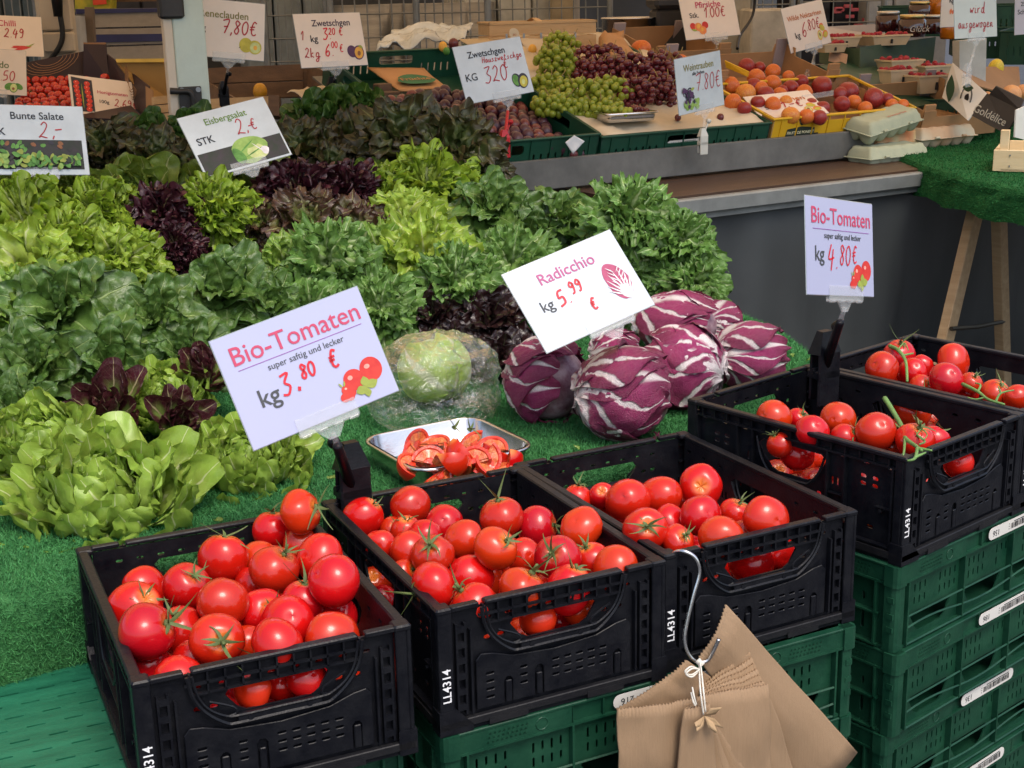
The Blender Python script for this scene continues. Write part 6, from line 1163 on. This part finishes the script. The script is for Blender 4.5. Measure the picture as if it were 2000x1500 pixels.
# egg boxes
EGG = mat('egg_pulp', (.34, .37, .26), .85, ns=12, amount=.08, bump=.15, bs=120)
def eggbox(o, ex, up, label, n=5, word=None):
    M = frame(o, ex, Vector(up).cross(Vector(ex))*1); M = frame(o, ex, (Vector(up)).cross(Vector(ex)).normalized()); e = empty('egg_carton', M=M, label=label, cat='egg carton', group='egg cartons by the ledge'); L_ = .235; Wd = .10; g = G(); nx, ny = 50, 16; vs = []
    for j in range(ny+1):
        for i in range(nx+1):
            x = L_*i/nx; y = Wd*j/ny; c1 = abs(sin(pi*n*x/L_)); c2 = abs(sin(pi*2*y/Wd)); edge_ = min(1, min(x, L_-x, y, Wd-y)/.010); vs.append((x, y, -.036*(.35+.65*(c1*c2)**.5)*edge_))
    g.add(vs, [(j*(nx+1)+i, (j+1)*(nx+1)+i, (j+1)*(nx+1)+i+1, j*(nx+1)+i+1) for j in range(ny) for i in range(nx)]); g.obj('cup_tray', EGG, e, smooth=True)
    g = G(); vs = []
    for j in range(ny+1):
        for i in range(nx+1):
            x = L_*i/nx; y = Wd*j/ny; ed = min(x, L_-x, y, Wd-y); h = .030*min(1, (ed/.014))**.5; h += .003*abs(sin(pi*n*x/L_))*(1 if ed > .01 else 0)*min(1, abs(y-Wd/2)/.03)
            yy = y-(.006*abs(sin(pi*n*x/L_)) if j == 0 else 0); vs.append((x, yy, h))
    g.add(vs, [(j*(nx+1)+i, j*(nx+1)+i+1, (j+1)*(nx+1)+i+1, (j+1)*(nx+1)+i) for j in range(ny) for i in range(nx)]); g.obj('lid', EGG, e, smooth=True)
    G().box(-.005, L_+.005, -.005, Wd+.005, -.0015, .0015, c=.0007).obj('flange', EGG, e)
    for x in (.06, .175): G().tube([(x-.008, -.007, .004), (x+.008, -.007, .004)], .004, 6).obj('latch', EGG, e)
    if word: part('lettering', text(word, .015, bold=.005), mat('faded_red_print', (.42, .14, .10), .7), e, T_((.135, .018, .0335)))
o = ay(1700, 266, 4.06); q = ay(1830, 224, 4.24); d_ = (q-o).normalized(); eggbox(o+Vector((0, 0, .0)), d_, Vector((-.25, -.40, .88)), 'grey green egg carton on top of the others, tilted', 5, '10 frische Eier')
o = ay(1700, 312, 4.02); eggbox(o, E1, Vector((0, 0, 1)), 'egg carton lowest, half under the turf edge', 5)
EP = mat('egg_box_print', (.45, .50, .28), .7, c2=(.50, .20, .08), ns=14, detail=1); EP2 = mat('egg_box_print_pale', (.50, .48, .36), .7, c2=(.50, .30, .16), ns=9, detail=1)
EGG_ = EGG; EGG = EP; eggbox(ay(1712, 284, 4.16), E1, Vector((-.05, -.12, .98)), 'egg carton with green and orange printed lid', 5)
EGG = EP2; eggbox(ay(1800, 274, 4.22), E1, Vector((-.05, -.10, .98)), 'pale printed egg carton on the turf', 5); EGG = EGG_
part('lettering', text('10', .035), BLKI, [q for q in COL.objects if q.name.startswith('egg_carton')][-1], T_((.16, .05, .0345)))
# black and white fruit carton, its neighbours
BLC = mat('black_carton', (.015, .016, .02), .5); WHC = mat('white_carton_print', (.58, .57, .52), .55, amount=.05)
c0 = [ay(1838, 170, 4.35), ay(1900, 235, 4.15), ay(1992, 268, 4.0)]
e = empty('fruit_carton', label='black and white leaf printed carton at the right, script lettering', cat='carton')
slab('side', [ay(1860, 122, 4.42), ay(1930, 185, 4.22), ay(1890, 235, 4.2), ay(1840, 190, 4.38)], .004, WHC, parent=e)
sd_ = slab('side', [ay(1928, 182, 4.218), ay(1992, 214, 4.04), ay(1965, 262, 4.04), ay(1896, 224, 4.21)], .004, BLC, parent=e)
slab('side', [ay(1862, 130, 4.43), ay(1990, 130, 4.9), ay(1995, 190, 4.6), ay(1900, 165, 4.3)], .004, CARD, parent=e)
slab('side', [ay(1945, 168, 4.18), ay(2000, 195, 4.05), ay(1992, 214, 4.035), ay(1932, 184, 4.215)], .004, BLC, parent=e)
M_ = frame(ay(1938, 224, 4.12), ay(1975, 240, 4.05)-ay(1905, 206, 4.19), (0, 0, 1)); part('lettering', text('Goldélice', .036, shear=.35, bold=.004), WHC, e, M_ @ T_((0, 0, .012)))
M_ = frame(ay(1893, 190, 4.27), ay(1915, 205, 4.2)-ay(1870, 170, 4.3), (0, 0, 1)); g = G(); g.tube([(.024*cos(t*pi/10), .034*sin(t*pi/10), .012) for t in range(21)], .0018, 4); g.tube([(.020*cos(t*pi/10), .030*sin(t*pi/10), .012) for t in range(21)], .0008, 4)
g.add([(x, y, .012) for x, y in leafo(0, -.014, .03, .010, 1.4)], [tuple(range(14))]); g.obj('emblem', BLC, e, M_)
for i, (px, py, L_, w, a) in enumerate(((1858, 200, .085, .020, 1.9), (1885, 170, .05, .012, .4))):
    g = G(); g.add([(x, y, .010) for x, y in leafo(0, 0, L_, w, a)], [tuple(range(14))]); g.obj('leaf_print', mat('dark_leaf_print', (.03, .08, .04), .6), e, frame(ay(px, py, 4.33-.006*i*12), ay(1915, 205, 4.2)-ay(1870, 170, 4.3), (0, 0, 1)))
slab('fruit_carton', [ay(1985, 215, 3.98), ay(2030, 195, 4.1), ay(2030, 280, 4.1), ay(1982, 268, 3.98)], .004, WHC, 'white carton with leaf print cut by the right edge', 'carton')
AP = mat('apricot_skin', (.62, .34, .14), .5, c2=(.55, .22, .08), ns=8)
for px, py, r, y in ((1975, 186, 20, 4.35), (1998, 180, 16, 4.4), (1926, 190, 12, 4.4)): p = ay(px, py, y); fruit('apricot', withm(B2, AP), p, r*y/FPX, 'pale orange apricot in the black and white carton', 'apricot', 'apricots in the carton', rn)
p = ay(1945, 134, 4.75); fruit('lemon', withm(ball(1, 1.3, 18, 12, 0), mat('lemon_skin', (.72, .55, .05), .4, bump=.2, bs=300)), p, .026, 'yellow lemon in the brown carton at the right', 'lemon', None, rn)
slab('white_post', [ay(1874, 80, 4.45), ay(1927, 74, 4.5), ay(1924, 200, 4.5), ay(1874, 200, 4.45)], .03, mat('pale_grey_panel', (.42, .42, .38), .6), 'pale grey upright panel behind the Schale sign', 'post')
# pale wooden crate at the right edge
e = empty('wooden_crate', M=T_(az(1938, 334, 1.066)) @ RZ(-.42), label='pale wooden crate cut by the right edge of the turf', cat='crate')
WP_ = mat('fresh_pine', (.62, .50, .30), .6, c2=(.52, .38, .20), ns=5, stretch=(1, 9, 9), bump=.15)
G().box(0, .3, 0, .012, 0, .055, c=.001).obj('plank', WP_, e); G().box(.02, .3, .0, .25, .0, .006).obj('base', WP_, e); G().box(0, .012, .012, .25, 0, .055, c=.001).obj('plank', WP_, e); G().box(.013, .035, .013, .035, 0, .105, c=.001).obj('post', WP_, e); G().box(.3*.0+.02, .3, .24, .252, .0, .055, c=.001).obj('plank', WP_, e)
for z in (.012, .04): G().box(.04, .043, -.002, .0, z, z+.004).obj('nail', GALV, e)
# ------------------------------------------------ left hand side of the back counter
WDK = mat('weathered_brown_wood', (.13, .072, .038), .65, c2=(.07, .038, .02), ns=5, stretch=(1, 9, 9), bump=.3)
def planks(name, pts, n, mt, label, cat='crate', th=.012, gap=.10, group=None, M=None):
    """a plank wall: four corner points (top left, top right, bottom right, bottom left), n boards"""
    e = empty(name, label=label, cat=cat, group=group); P = [Vector(p) for p in pts]
    for k in range(n):
        a, b = k/n+gap/n/2, (k+1)/n-gap/n/2; slab('plank', [P[0].lerp(P[3], a), P[1].lerp(P[2], a), P[1].lerp(P[2], b), P[0].lerp(P[3], b)], th, mt, parent=e)
    return e
e = planks('wooden_crate', [ay(405, 132, 4.35), ay(592, 124, 4.45), ay(592, 190, 4.42), ay(405, 196, 4.32)], 2, WDK, 'weathered brown wooden crate behind the salads', gap=.06)
slab('plank', [ay(600, 100+25, 4.45), ay(735, 185, 3.95), ay(735, 214, 3.93), ay(600, 178, 4.42)], .012, WDK, parent=e); slab('post', [ay(592, 128, 4.45), ay(606, 128, 4.45), ay(606, 190, 4.43), ay(592, 190, 4.43)], .03, WDK, parent=e)
slab('plank', [ay(405, 160, 4.33), ay(455, 190, 4.1), ay(455, 215, 4.08), ay(405, 190, 4.3)], .012, WDK, parent=e)
for i, (px, py, y, w, h) in enumerate(((748, 190, 3.93, .040, .075), (760, 197, 3.88, .055, .05))): G().box(-w/2, w/2, -.02, .02, -h/2, h/2, c=.002).obj('post', WDK, e, T_(ay(px, py, y)) @ RZ(ANG))
slab('post', [ay(524, 186, 3.9), ay(545, 186, 3.9), ay(545, 226, 3.88), ay(524, 226, 3.88)], .04, WDK, parent=e)
e = planks('wooden_crate', [ay(300, 188, 4.05), ay(342, 184, 4.1), ay(342, 236, 4.08), ay(302, 240, 4.03)], 3, WOODL, 'pale wooden crate partly behind the aluminium post', gap=.12)
planks('wooden_crate', [ay(405, 192, 4.05), ay(525, 186, 4.12), ay(525, 232, 4.1), ay(405, 236, 4.03)], 2, WOODL, 'pale wooden crate under the black sign clamp', gap=.12)
o = slab('fruit_carton', [ay(228, 122, 4.75), ay(330, 120, 4.8), ay(340, 200, 4.8), ay(290, 200, 4.7)], .01, mat('ochre_carton', (.34, .20, .06), .75, amount=.1), 'ochre carton with a bright yellow rim behind the post', 'carton')
slab('rim', [ay(226, 115, 4.73), ay(330, 114, 4.78), ay(330, 121, 4.78), ay(228, 122, 4.73)], .014, mat('yellow_rim', (.75, .52, .10), .6), parent=o)
# cherry tomato carton
BKC = mat('dark_brown_carton', (.028, .012, .014), .55, ns=6); GOLD = mat('gold_print', (.35, .19, .09), .5)
e = empty('tomato_carton', label='dark carton with gold rings holding the cherry tomatoes', cat='carton')
a_ = [ay(50, 122, 4.95), ay(164, 100, 5.05), ay(164, 160, 5.02), ay(50, 168, 4.92)]; slab('side', a_, .005, BKC, parent=e)
slab('side', [ay(163, 86, 5.02), ay(206, 86, 5.0), ay(214, 160, 4.95), ay(163, 160, 5.0)], .006, BKC, parent=e)
slab('side', [ay(208, 105, 5.0), ay(290, 168, 4.62), ay(288, 238, 4.55), ay(214, 150, 4.95)], .006, BKC, parent=e); slab('side', [ay(284, 168, 4.62), ay(298, 176, 4.60), ay(296, 232, 4.55), ay(286, 236, 4.56)], .006, CARD, parent=e)
slab('base', [ay(30, 225, 4.55), ay(285, 238, 4.5), ay(214, 165, 4.95), ay(50, 170, 4.95)], .004, BKC, parent=e)
slab('rim', [ay(163, 83, 5.02), ay(205, 83, 5.0), ay(205, 87, 5.0), ay(163, 87, 5.02)], .008, CARD, parent=e)
for k in range(5):
    M_ = frame(ay(95, 112, 4.93), a_[1]-a_[0], (0, 0, 1)); g = G(); R_ = .035+.010*k; g.tube([(R_*1.4*cos(-t*pi/10-.1), R_*sin(-t*pi/10)*.75, .004) for t in range(10)], .0009, 4); g.obj('print', GOLD, e, M_)
    M_ = frame(ay(262, 158, 4.70), ay(290, 168, 4.60)-ay(208, 105, 4.99), (0, 0, 1)); g = G(); g.tube([(R_*.8*cos(t*pi/9+2.2), R_*.8*sin(t*pi/9+2.2), .012) for t in range(12)], .0012, 4); g.obj('print', GOLD, e, M_)
CH_ = withm(ball(1, .95, 14, 9, .12), mat('cherry_tomato_skin', (.55, .030, .012), .2, coat=.4)); CHc = mesh([v.co for v in CAL[0].vertices], [tuple(f.vertices) for f in CAL[0].polygons]); CHc.materials.append(CALY)
for j in range(6):
    for i in range(8):
        px, py = 52+17*i+(8 if j % 2 else 0)+rn.uniform(-3, 3)-(j*4), 158+10*j+rn.uniform(-2, 2)-(3 if 3 < i < 6 else 0)
        p = ay(px, py, 4.93-.055*j); o = fruit('cherry_tomato', CH_, p, .0155, 'cherry tomato, '+ORDN[i]+' from left in the '+ORDN[j]+' row from the back', 'cherry tomato', 'cherry tomatoes in the dark carton', rn)
        if (i+j) % 3 == 0: link('calyx', CHc, None, o, T_((0, 0, .1)) @ SC(30))
o = fruit('cherry_tomato', CH_, ay(205, 152, 4.9), .017, 'single cherry tomato above the Honigtomaten sign', 'cherry tomato', None, rn)
slab('grey_carton', [ay(165, 235, 4.55), ay(200, 232, 4.6), ay(212, 246, 4.5), ay(168, 252, 4.45)], .03, mat('grey_tray', (.10, .10, .11), .6), 'grey tray end under the Honigtomaten sign', 'tray')
# aluminium post with a latch
e = empty('tent_post', M=T_(Vector(ay(373, 215, 3.58).to_tuple())) @ RZ(.35), label='pale green aluminium tent post with a black latch', cat='post'); PZ = e.location.z
PG = mat('pale_green_aluminium', (.50, .60, .54), .45, ns=7, amount=.12, bump=.1); PC = mat('cream_aluminium', (.62, .55, .44), .5, ns=7, amount=.1)
G().box(-.030, .048, -.022, .022, -PZ, 1.15, c=.003).obj('profile', PG, e); G().box(-.0525, -.0305, -.020, .030, -PZ, .9, c=.002).obj('flange', PC, e)
LT = mat('blackened_steel', (.045, .045, .045), .55, metal=.5, ns=20)
g = G(); g.box(-.030, .026, -.030, -.022, -.030, .060, c=.002); g.obj('latch_plate', LT, e)
g = G(); g.tube(smooth_poly([(-.052, -.036, .052), (-.03, -.040, .050), (-.006, -.042, .048), (.002, -.042, .030), (.002, -.040, -.02), (.006, -.042, -.030)], 4), [.008]*4+[.0065]*17, 8); g.lathe([(.0001, -.014), (.012, -.008), (.014, 0), (.012, .008), (.0001, .013)], 12, T_((.006, -.042, -.042))); g.obj('latch_handle', LT, e, smooth=True)
for x, z in ((-.022, .052), (.018, .052), (-.022, .006), (.018, .006)): G().tube([(x, -.030, z), (x, -.034, z)], .0065, 10).obj('screw', GALV, e)
g = G(); g.box(-.06, .0, -.035, .02, .225, .29, c=.006); g.obj('bracket', LT, e)
# power box and cable
e = empty('power_box', label='cream power box with a plugged in black cable', cat='power box', M=T_(ay(112, 60, 5.2)) @ RZ(.1))
CB = mat('cream_plastic', (.50, .43, .33), .5, ns=6, amount=.08); G().box(-.065, .06, -.02, .05, -.11, .30, c=.008).obj('board', CB, e); G().box(-.05, .065, -.05, -.021, .0, .25, c=.006).obj('socket_housing', CB, e); G().box(-.045, .068, -.055, -.021, -.075, -.004, c=.006).obj('lid', CB, e)
g = G(); g.tube(smooth_poly([(.028, -.08, .25), (.030, -.085, .10), (.034, -.08, .0), (.02, -.08, -.05), (-.02, -.08, -.10), (-.05, -.07, -.14)], 6), .0095, 8); g.tube([(.026, -.085, .05), (.03, -.085, .25)], [.016, .028], 10); g.obj('cable', mat('black_rubber', (.01, .01, .01), .5), e, smooth=True)
# blue striped wall of boards
e = planks('board_wall', [ay(150, 20, 5.6), ay(330, 18, 5.8), ay(330, 120, 5.8), ay(150, 128, 5.6)], 3, mat('grey_white_board', (.32, .29, .25), .6, ns=5, stretch=(1, 9, 9), amount=.12), 'grey board crate with dark blue edges behind the left signs', gap=.10)
BL = mat('dark_blue_board', (.03, .035, .12), .5)
for v0, v1 in ((18, 27), (68, 84)): slab('blue_edge', [ay(150, v0, 5.59), ay(330, v0-2, 5.79), ay(330, v1-4, 5.79), ay(150, v1, 5.59)], .02, BL, parent=e)
slab('post', [ay(165, 14, 5.5), ay(180, 14, 5.5), ay(184, 82, 5.5), ay(168, 84, 5.5)], .03, mat('brown_batten', (.15, .11, .08), .6), parent=e); slab('side', [ay(145, 30, 5.3), ay(166, 32, 5.5), ay(172, 100, 5.5), ay(150, 104, 5.3)], .01, mat('white_board', (.42, .44, .46), .6), parent=e)
o = slab('seed_carton', [ay(146, -30, 5.9), ay(215, -30, 5.9), ay(215, 22, 5.9), ay(146, 24, 5.9)], .1, mat('bright_carton_print', (.55, .45, .03), .6, c2=(.12, .22, .03), ns=16, detail=2), 'bright yellow and green printed carton at the top left', 'carton')
slab('print', [ay(178, -20, 5.88), ay(205, -20, 5.88), ay(208, 8, 5.88), ay(182, 10, 5.88)], .004, mat('red_print', (.6, .06, .02), .6), parent=o)
slab('grey_beam', [ay(215, -25, 6.0), ay(335, -25, 6.0), ay(335, 2, 6.0), ay(215, 4, 6.0)], .08, WDK, 'brown beam above the board crate', 'beam')
# ------------------------------------------------ roll cages and clutter behind
def cage(x0, x1, y, z0, z1, yaw, label, nx=9, nz=10):
    e = empty('roll_cage', M=T_((x0, y, 0)) @ RZ(yaw), label=label, cat='cage', group='wire roll cages at the back'); w = x1-x0; g = G()
    for x in (0, w): g.tube([(x, 0, z0), (x, 0, z1)], .014, 8)
    for z in (z0+.02, z1): g.tube([(0, 0, z), (w, 0, z)], .012, 8)
    g.obj('frame', CGM, e)
    g = G()
    for i in range(1, nx): g.tube([(w*i/nx, .004, z0), (w*i/nx, .004, z1)], .0032, 5)
    for i in range(1, nz): z = z0+(z1-z0)*i/nz; g.tube([(0, 0, z), (w, 0, z)], .0032, 5)
    o = g.obj('wire_mesh', CGM, e); o['kind'] = 'stuff'
CGM = mat('cage_steel', (.22, .24, .25), .5, metal=.5, ns=14)
def cagep(pa, pb, y, yaw, label, nx=8): a, b = ay(pa, 80, y), ay(pb, 80, y); cage(a.x, b.x, y, .25, 1.75, yaw, label, nx, 16)
cagep(520, 640, 6.0, .0, 'dark wire roll cage left of the back wall', 9); cagep(648, 815, 5.9, .05, 'wire roll cage behind the Zwetschgen sign', 7); cagep(815, 955, 5.8, -.1, 'wire roll cage in front of the steel drums', 8); cagep(955, 1200, 6.4, .2, 'wire roll cage behind the chip basket', 10)
cagep(0, 75, 6.2, .1, 'wire roll cage at the top left edge', 5); cagep(1470, 1550, 6.0, .2, 'wire rack behind the Pfirsiche sign', 4); cagep(1560, 1720, 6.6, -.1, 'dark wire rack at the upper right', 5)
g = G(); DR = mat('brushed_drum', (.30, .31, .32), .35, metal=.7, ns=6, stretch=(1, 1, 8))
for i, px in enumerate((700, 770, 850, 905)):
    p = ay(px, 60, 6.6+.2*(i % 2)); g = G(); g.lathe([(.0001, .2), (.15, .2), (.15, .8), (.156, .81), (.15, .82), (.15, 1.5), (.0001, 1.5)], 24); tag(g.obj('steel_drum', DR, None, T_((p.x, p.y, 0)), smooth=True), ['steel drum at left inside the cages', 'second steel drum inside the cages', 'third steel drum inside the cages', 'steel drum at right inside the cages'][i], 'drum', 'steel drums behind the cages')
for i, (px, py, y, w, h, c, lb, nm_) in enumerate(((1000, 25, 6.9, .50, .14, (.50, .52, .50), 'stack of pale wrapped parcels at the top centre', 'wrapped_parcel'), (930, 15, 7.2, .30, .2, (.62, .64, .60), 'white wrapped parcel left of the stack', 'wrapped_parcel'), (1100, 22, 6.8, .12, .12, (.36, .30, .20), 'brown batten box right of the parcels', 'brown_box'), (1430, 30, 6.2, .20, .20, (.38, .36, .30), 'cream canister behind the Pfirsiche sign', 'cream_canister'), (1495, 60, 5.9, .16, .12, (.48, .45, .38), 'cream box lower behind the wire rack', 'cream_box'), (1390, 20, 6.6, .12, .3, (.12, .12, .11), 'dark grey cabinet behind the bin', 'grey_cabinet'), (250, 10, 7, .5, .3, (.03, .03, .04), 'dark crate stack beyond the boards', 'dark_stack'), (40, 40, 7, .3, .5, (.06, .09, .11), 'blue grey boxes in the left cage', 'stacked_boxes'), (560, 70, 6.6, .4, .6, (.20, .24, .26), 'grey wrapped goods in the dark cage', 'wrapped_goods'), (1640, 40, 7.0, .5, .4, (.012, .012, .02), 'dark shelves with small pink parcels at the upper right', 'dark_shelf'), (1760, 15, 6.9, .4, .12, (.30, .32, .34), 'pale glasses on the rear shelf', 'glass_row'))):
    p = ay(px, py, y); g = G(); r_ = random.Random(i); k = 3 if w > .25 else 1
    for q in range(k):
        x0 = -w/2+w*q/k; g.box(x0+.004, x0+w/k-.004, -.1+r_.uniform(0, .05), .2, -h, h*r_.uniform(.7, 1), c=.008)
    g.box(-w/2, w/2, -.08, .2, -p.z+.0, -h-.005)
    tag(g.obj(nm_, mat('clutter_%s' % nm_, c, .5, ns=9, amount=.3, bump=.5, bs=12), None, T_(p) @ RZ(r_.uniform(-.2, .3))), lb, nm_.split('_')[-1])
rr = random.Random(2)
for k in range(12):
    p = ay(1575+rr.uniform(0, 140), 5+rr.uniform(0, 45), 6.85); tag(G().box(-.02, .02, -.01, .01, -.008, .008, c=.002).obj('pink_parcel', mat('pink_parcel_print', (.5, .10, .14), .5), None, T_(p)), 'small pink parcel on the dark rear shelf', 'parcel', 'pink parcels on the rear shelf')
g = G(); g.tube(smooth_poly([ay(1475, -20, 5.6), ay(1470, 30, 5.6), ay(1445, 70, 5.5), ay(1440, 95, 5.4)], 5), .006, 6); tag(g.obj('power_cable', mat('black_rubber', (.01, .01, .01), .5)), 'black cable hanging behind the Pfirsiche sign', 'cable')
# ------------------------------------------------ S hook and paper bags
cx0, cy0, cz0, cyaw = CR['C']; nF = Vector((sin(cyaw), -cos(cyaw), 0)); pF = Vector((cx0, cy0, 0))
def onf(px, py, off): return aplane(px, py, pF+nF*off, nF)
P = [onf(1308, 1093, -.012), onf(1316, 1080, -.004), onf(1336, 1077, .010), onf(1358, 1090, .018), onf(1366, 1118, .022), onf(1355, 1160, .024), onf(1342, 1215, .026), onf(1337, 1250, .028), onf(1345, 1278, .032), onf(1362, 1293, .036), onf(1382, 1290, .040), onf(1393, 1272, .044), onf(1404, 1248, .048)]
P[0] = P[0]+Vector((0, 0, -.004)); g = G(); g.tube(smooth_poly(P, 6), .0025, 12); tag(g.obj('s_hook', STEEL, smooth=True), 'bent steel wire hook on the rim of the third black crate', 'hook')
def pbag(name, pts, off, label, n=1, zig=None, col=None, curl=.01, fan=(0, 0)):
    """paper bag: outline in the picture on a plane off metres before the crate, n sheets deep; zig = index of the edge cut in teeth"""
    P = [onf(x, y, off) for x, y in pts]
    # build as bulged sheet with saw tooth edge
    A, B_ = P[0], P[1]; C_, D_ = P[2], P[3]; nt_ = max(8, int((B_-A).length/.0045)); g = G(); rows = 10; vs = []
    for s in (0, 1):
        for j in range(rows+1):
            for i in range(2*nt_+1):
                u = i/(2*nt_); v = j/rows; q = A.lerp(B_, u).lerp(D_.lerp(C_, u), v)
                if j == 0 and i % 2: q = q-(D_-A).normalized()*.0024
                q = q+nF*(curl*sin(pi*u)*sin(pi*(.1+.8*v))+.006*noise.noise(q*16)+.003*abs(noise.noise(q*38))+.001*noise.noise(q*90)+(.0022 if s else 0)); vs.append(q)
    m_ = 2*nt_+1; T0 = (rows+1)*m_; fs = []
    for j in range(rows):
        for i in range(m_-1): a = j*m_+i; fs += [(a, a+1, a+m_+1, a+m_), (T0+a, T0+a+m_, T0+a+m_+1, T0+a+1)]
    for i in range(m_-1): fs += [(i, T0+i, T0+i+1, i+1), (rows*m_+i, rows*m_+i+1, T0+rows*m_+i+1, T0+rows*m_+i)]
    for j in range(rows): fs += [(j*m_, (j+1)*m_, T0+(j+1)*m_, T0+j*m_), (j*m_+m_-1, T0+j*m_+m_-1, T0+(j+1)*m_+m_-1, (j+1)*m_+m_-1)]
    g.add(vs, fs); o = g.obj(name, col or KRAFT, smooth=True); tag(o, label, 'paper bag', 'brown paper bags on the hook'); return o
KR3 = mat('kraft_paper_warm', (.27, .17, .09), .75, c2=(.235, .148, .08), ns=5, bump=.3, bs=14, stretch=(170, 170, 2))
pbag('paper_bag', [(1362, 1285), (1417, 1180), (1672, 1468), (1560, 1560)], .030, 'large brown paper bag behind the bundle, slanting to the lower right', curl=.012)
pbag('paper_bag', [(1205, 1388), (1340, 1288), (1400, 1330), (1330, 1520)], .034, 'dark brown paper bag at the left behind the front one', col=KR3, curl=.006)
for k in range(6):
    pbag('paper_bag', [(1362+2*k, 1345+3*k), (1462+6*k, 1272+12*k), (1560-6*k+8*k, 1560), (1440-4*k, 1580)], .037+.0035*k, 'fanned brown paper bag, number %s of the fan from the back' % ORD[k], col=KRAFT if k % 2 else KR3, curl=.004)
pbag('paper_bag', [(1205, 1386), (1360, 1362), (1360, 1580), (1208, 1580)], .060, 'front left brown paper bag with a toothed top edge', curl=.006)
pbag('paper_bag', [(1355, 1360), (1501, 1338), (1504, 1580), (1352, 1580)], .0625, 'front right brown paper bag with a toothed top edge', curl=.006, col=KRAFT)
for k in range(5):
    pbag('paper_bag', [(1345-3*k, 1378+2*k), (1368+4*k, 1366+2*k), (1512-26*k, 1600), (1316-5*k+4*k, 1600)], .068+.003*k, 'narrow folded paper bag, %s in the tied bundle' % ORD[k], col=KR3 if k % 2 else KRAFT, curl=.003)
STR = mat('white_string', (.68, .64, .55), .8); g = G()
for pl in ([(1367, 1293, .05), (1366, 1312, .055), (1368, 1350, .085), (1374, 1395, .088)], [(1367, 1293, .05), (1370, 1312, .058), (1374, 1350, .086), (1378, 1390, .088)], [(1366, 1308, .056), (1350, 1302, .058), (1338, 1312, .058), (1350, 1318, .058), (1366, 1308, .058)], [(1366, 1308, .056), (1352, 1322, .06), (1340, 1316, .06), (1352, 1306, .06), (1366, 1308, .056)], [(1352, 1342, .08), (1356, 1362, .086), (1360, 1376, .086)], [(1350, 1352, .08), (1354, 1370, .086), (1358, 1378, .086)]):
    g.tube(smooth_poly([onf(x, y, o_) for x, y, o_ in pl], 6), .0011, 6)
g.tube([onf(1362, 1289, .04), onf(1372, 1300, .046)], .004, 8)
tag(g.obj('string', STR, smooth=True), 'white string tying the paper bags to the hook', 'string')
for k in range(7):
    a = -2.3+k*.5+.35*sin(k*4.1); f_ = .75+.5*abs(sin(k*2.7)); c = (1378+14*cos(a), 1402-16*sin(a)*.8); slab('torn_paper', [onf(1376, 1398, .088), onf(1376+22*cos(a-.3), 1400-22*sin(a-.3), .094), onf(1376+34*f_*cos(a), 1402-32*f_*sin(a), .098+.006*sin(k*3)), onf(1376+20*cos(a+.35), 1400-20*sin(a+.35), .094)], .0008, mat('torn_kraft', (.42, .28, .15), .8), 'torn paper corner fluttering at the string knot', 'paper scrap', group='torn paper corners at the knot', sub=3, bulge=.003)

# small leaf scraps and crumbs on the turf
rs = random.Random(9)
for k, (px, py) in enumerate(((690, 868), (560, 1010), (1010, 800), (640, 935), (1545, 690), (985, 905), (420, 1015), (1120, 870), (1585, 700), (300, 1052), (655, 905))):
    p = az(px, py, .842); c = ('leaf_scrap', K['oak']['mesh'][k % 6], 'green leaf scrap', .10) if k % 3 else ('leaf_scrap', K['palebut']['mesh'][k % 6], 'pale leaf scrap', .13)
    o = link(c[0], c[1], None, None, T_(p) @ RZ(rs.random()*6) @ RX(rs.uniform(-.2, .3)) @ SC(c[3])); tag(o, c[2]+' dropped on the turf, '+ORDN[k]+' of eleven scraps', 'leaf scrap', 'leaf scraps on the turf')

slab('paper_scrap', [ay(1104, 278, 3.60), ay(1122, 264, 3.61), ay(1142, 276, 3.62), ay(1120, 300, 3.60)], .001, mat('white_scrap', (.55, .56, .56), .7), 'crumpled white paper scrap stuck on the rim of the plum crate', 'paper scrap', sub=8, bulge=.008)
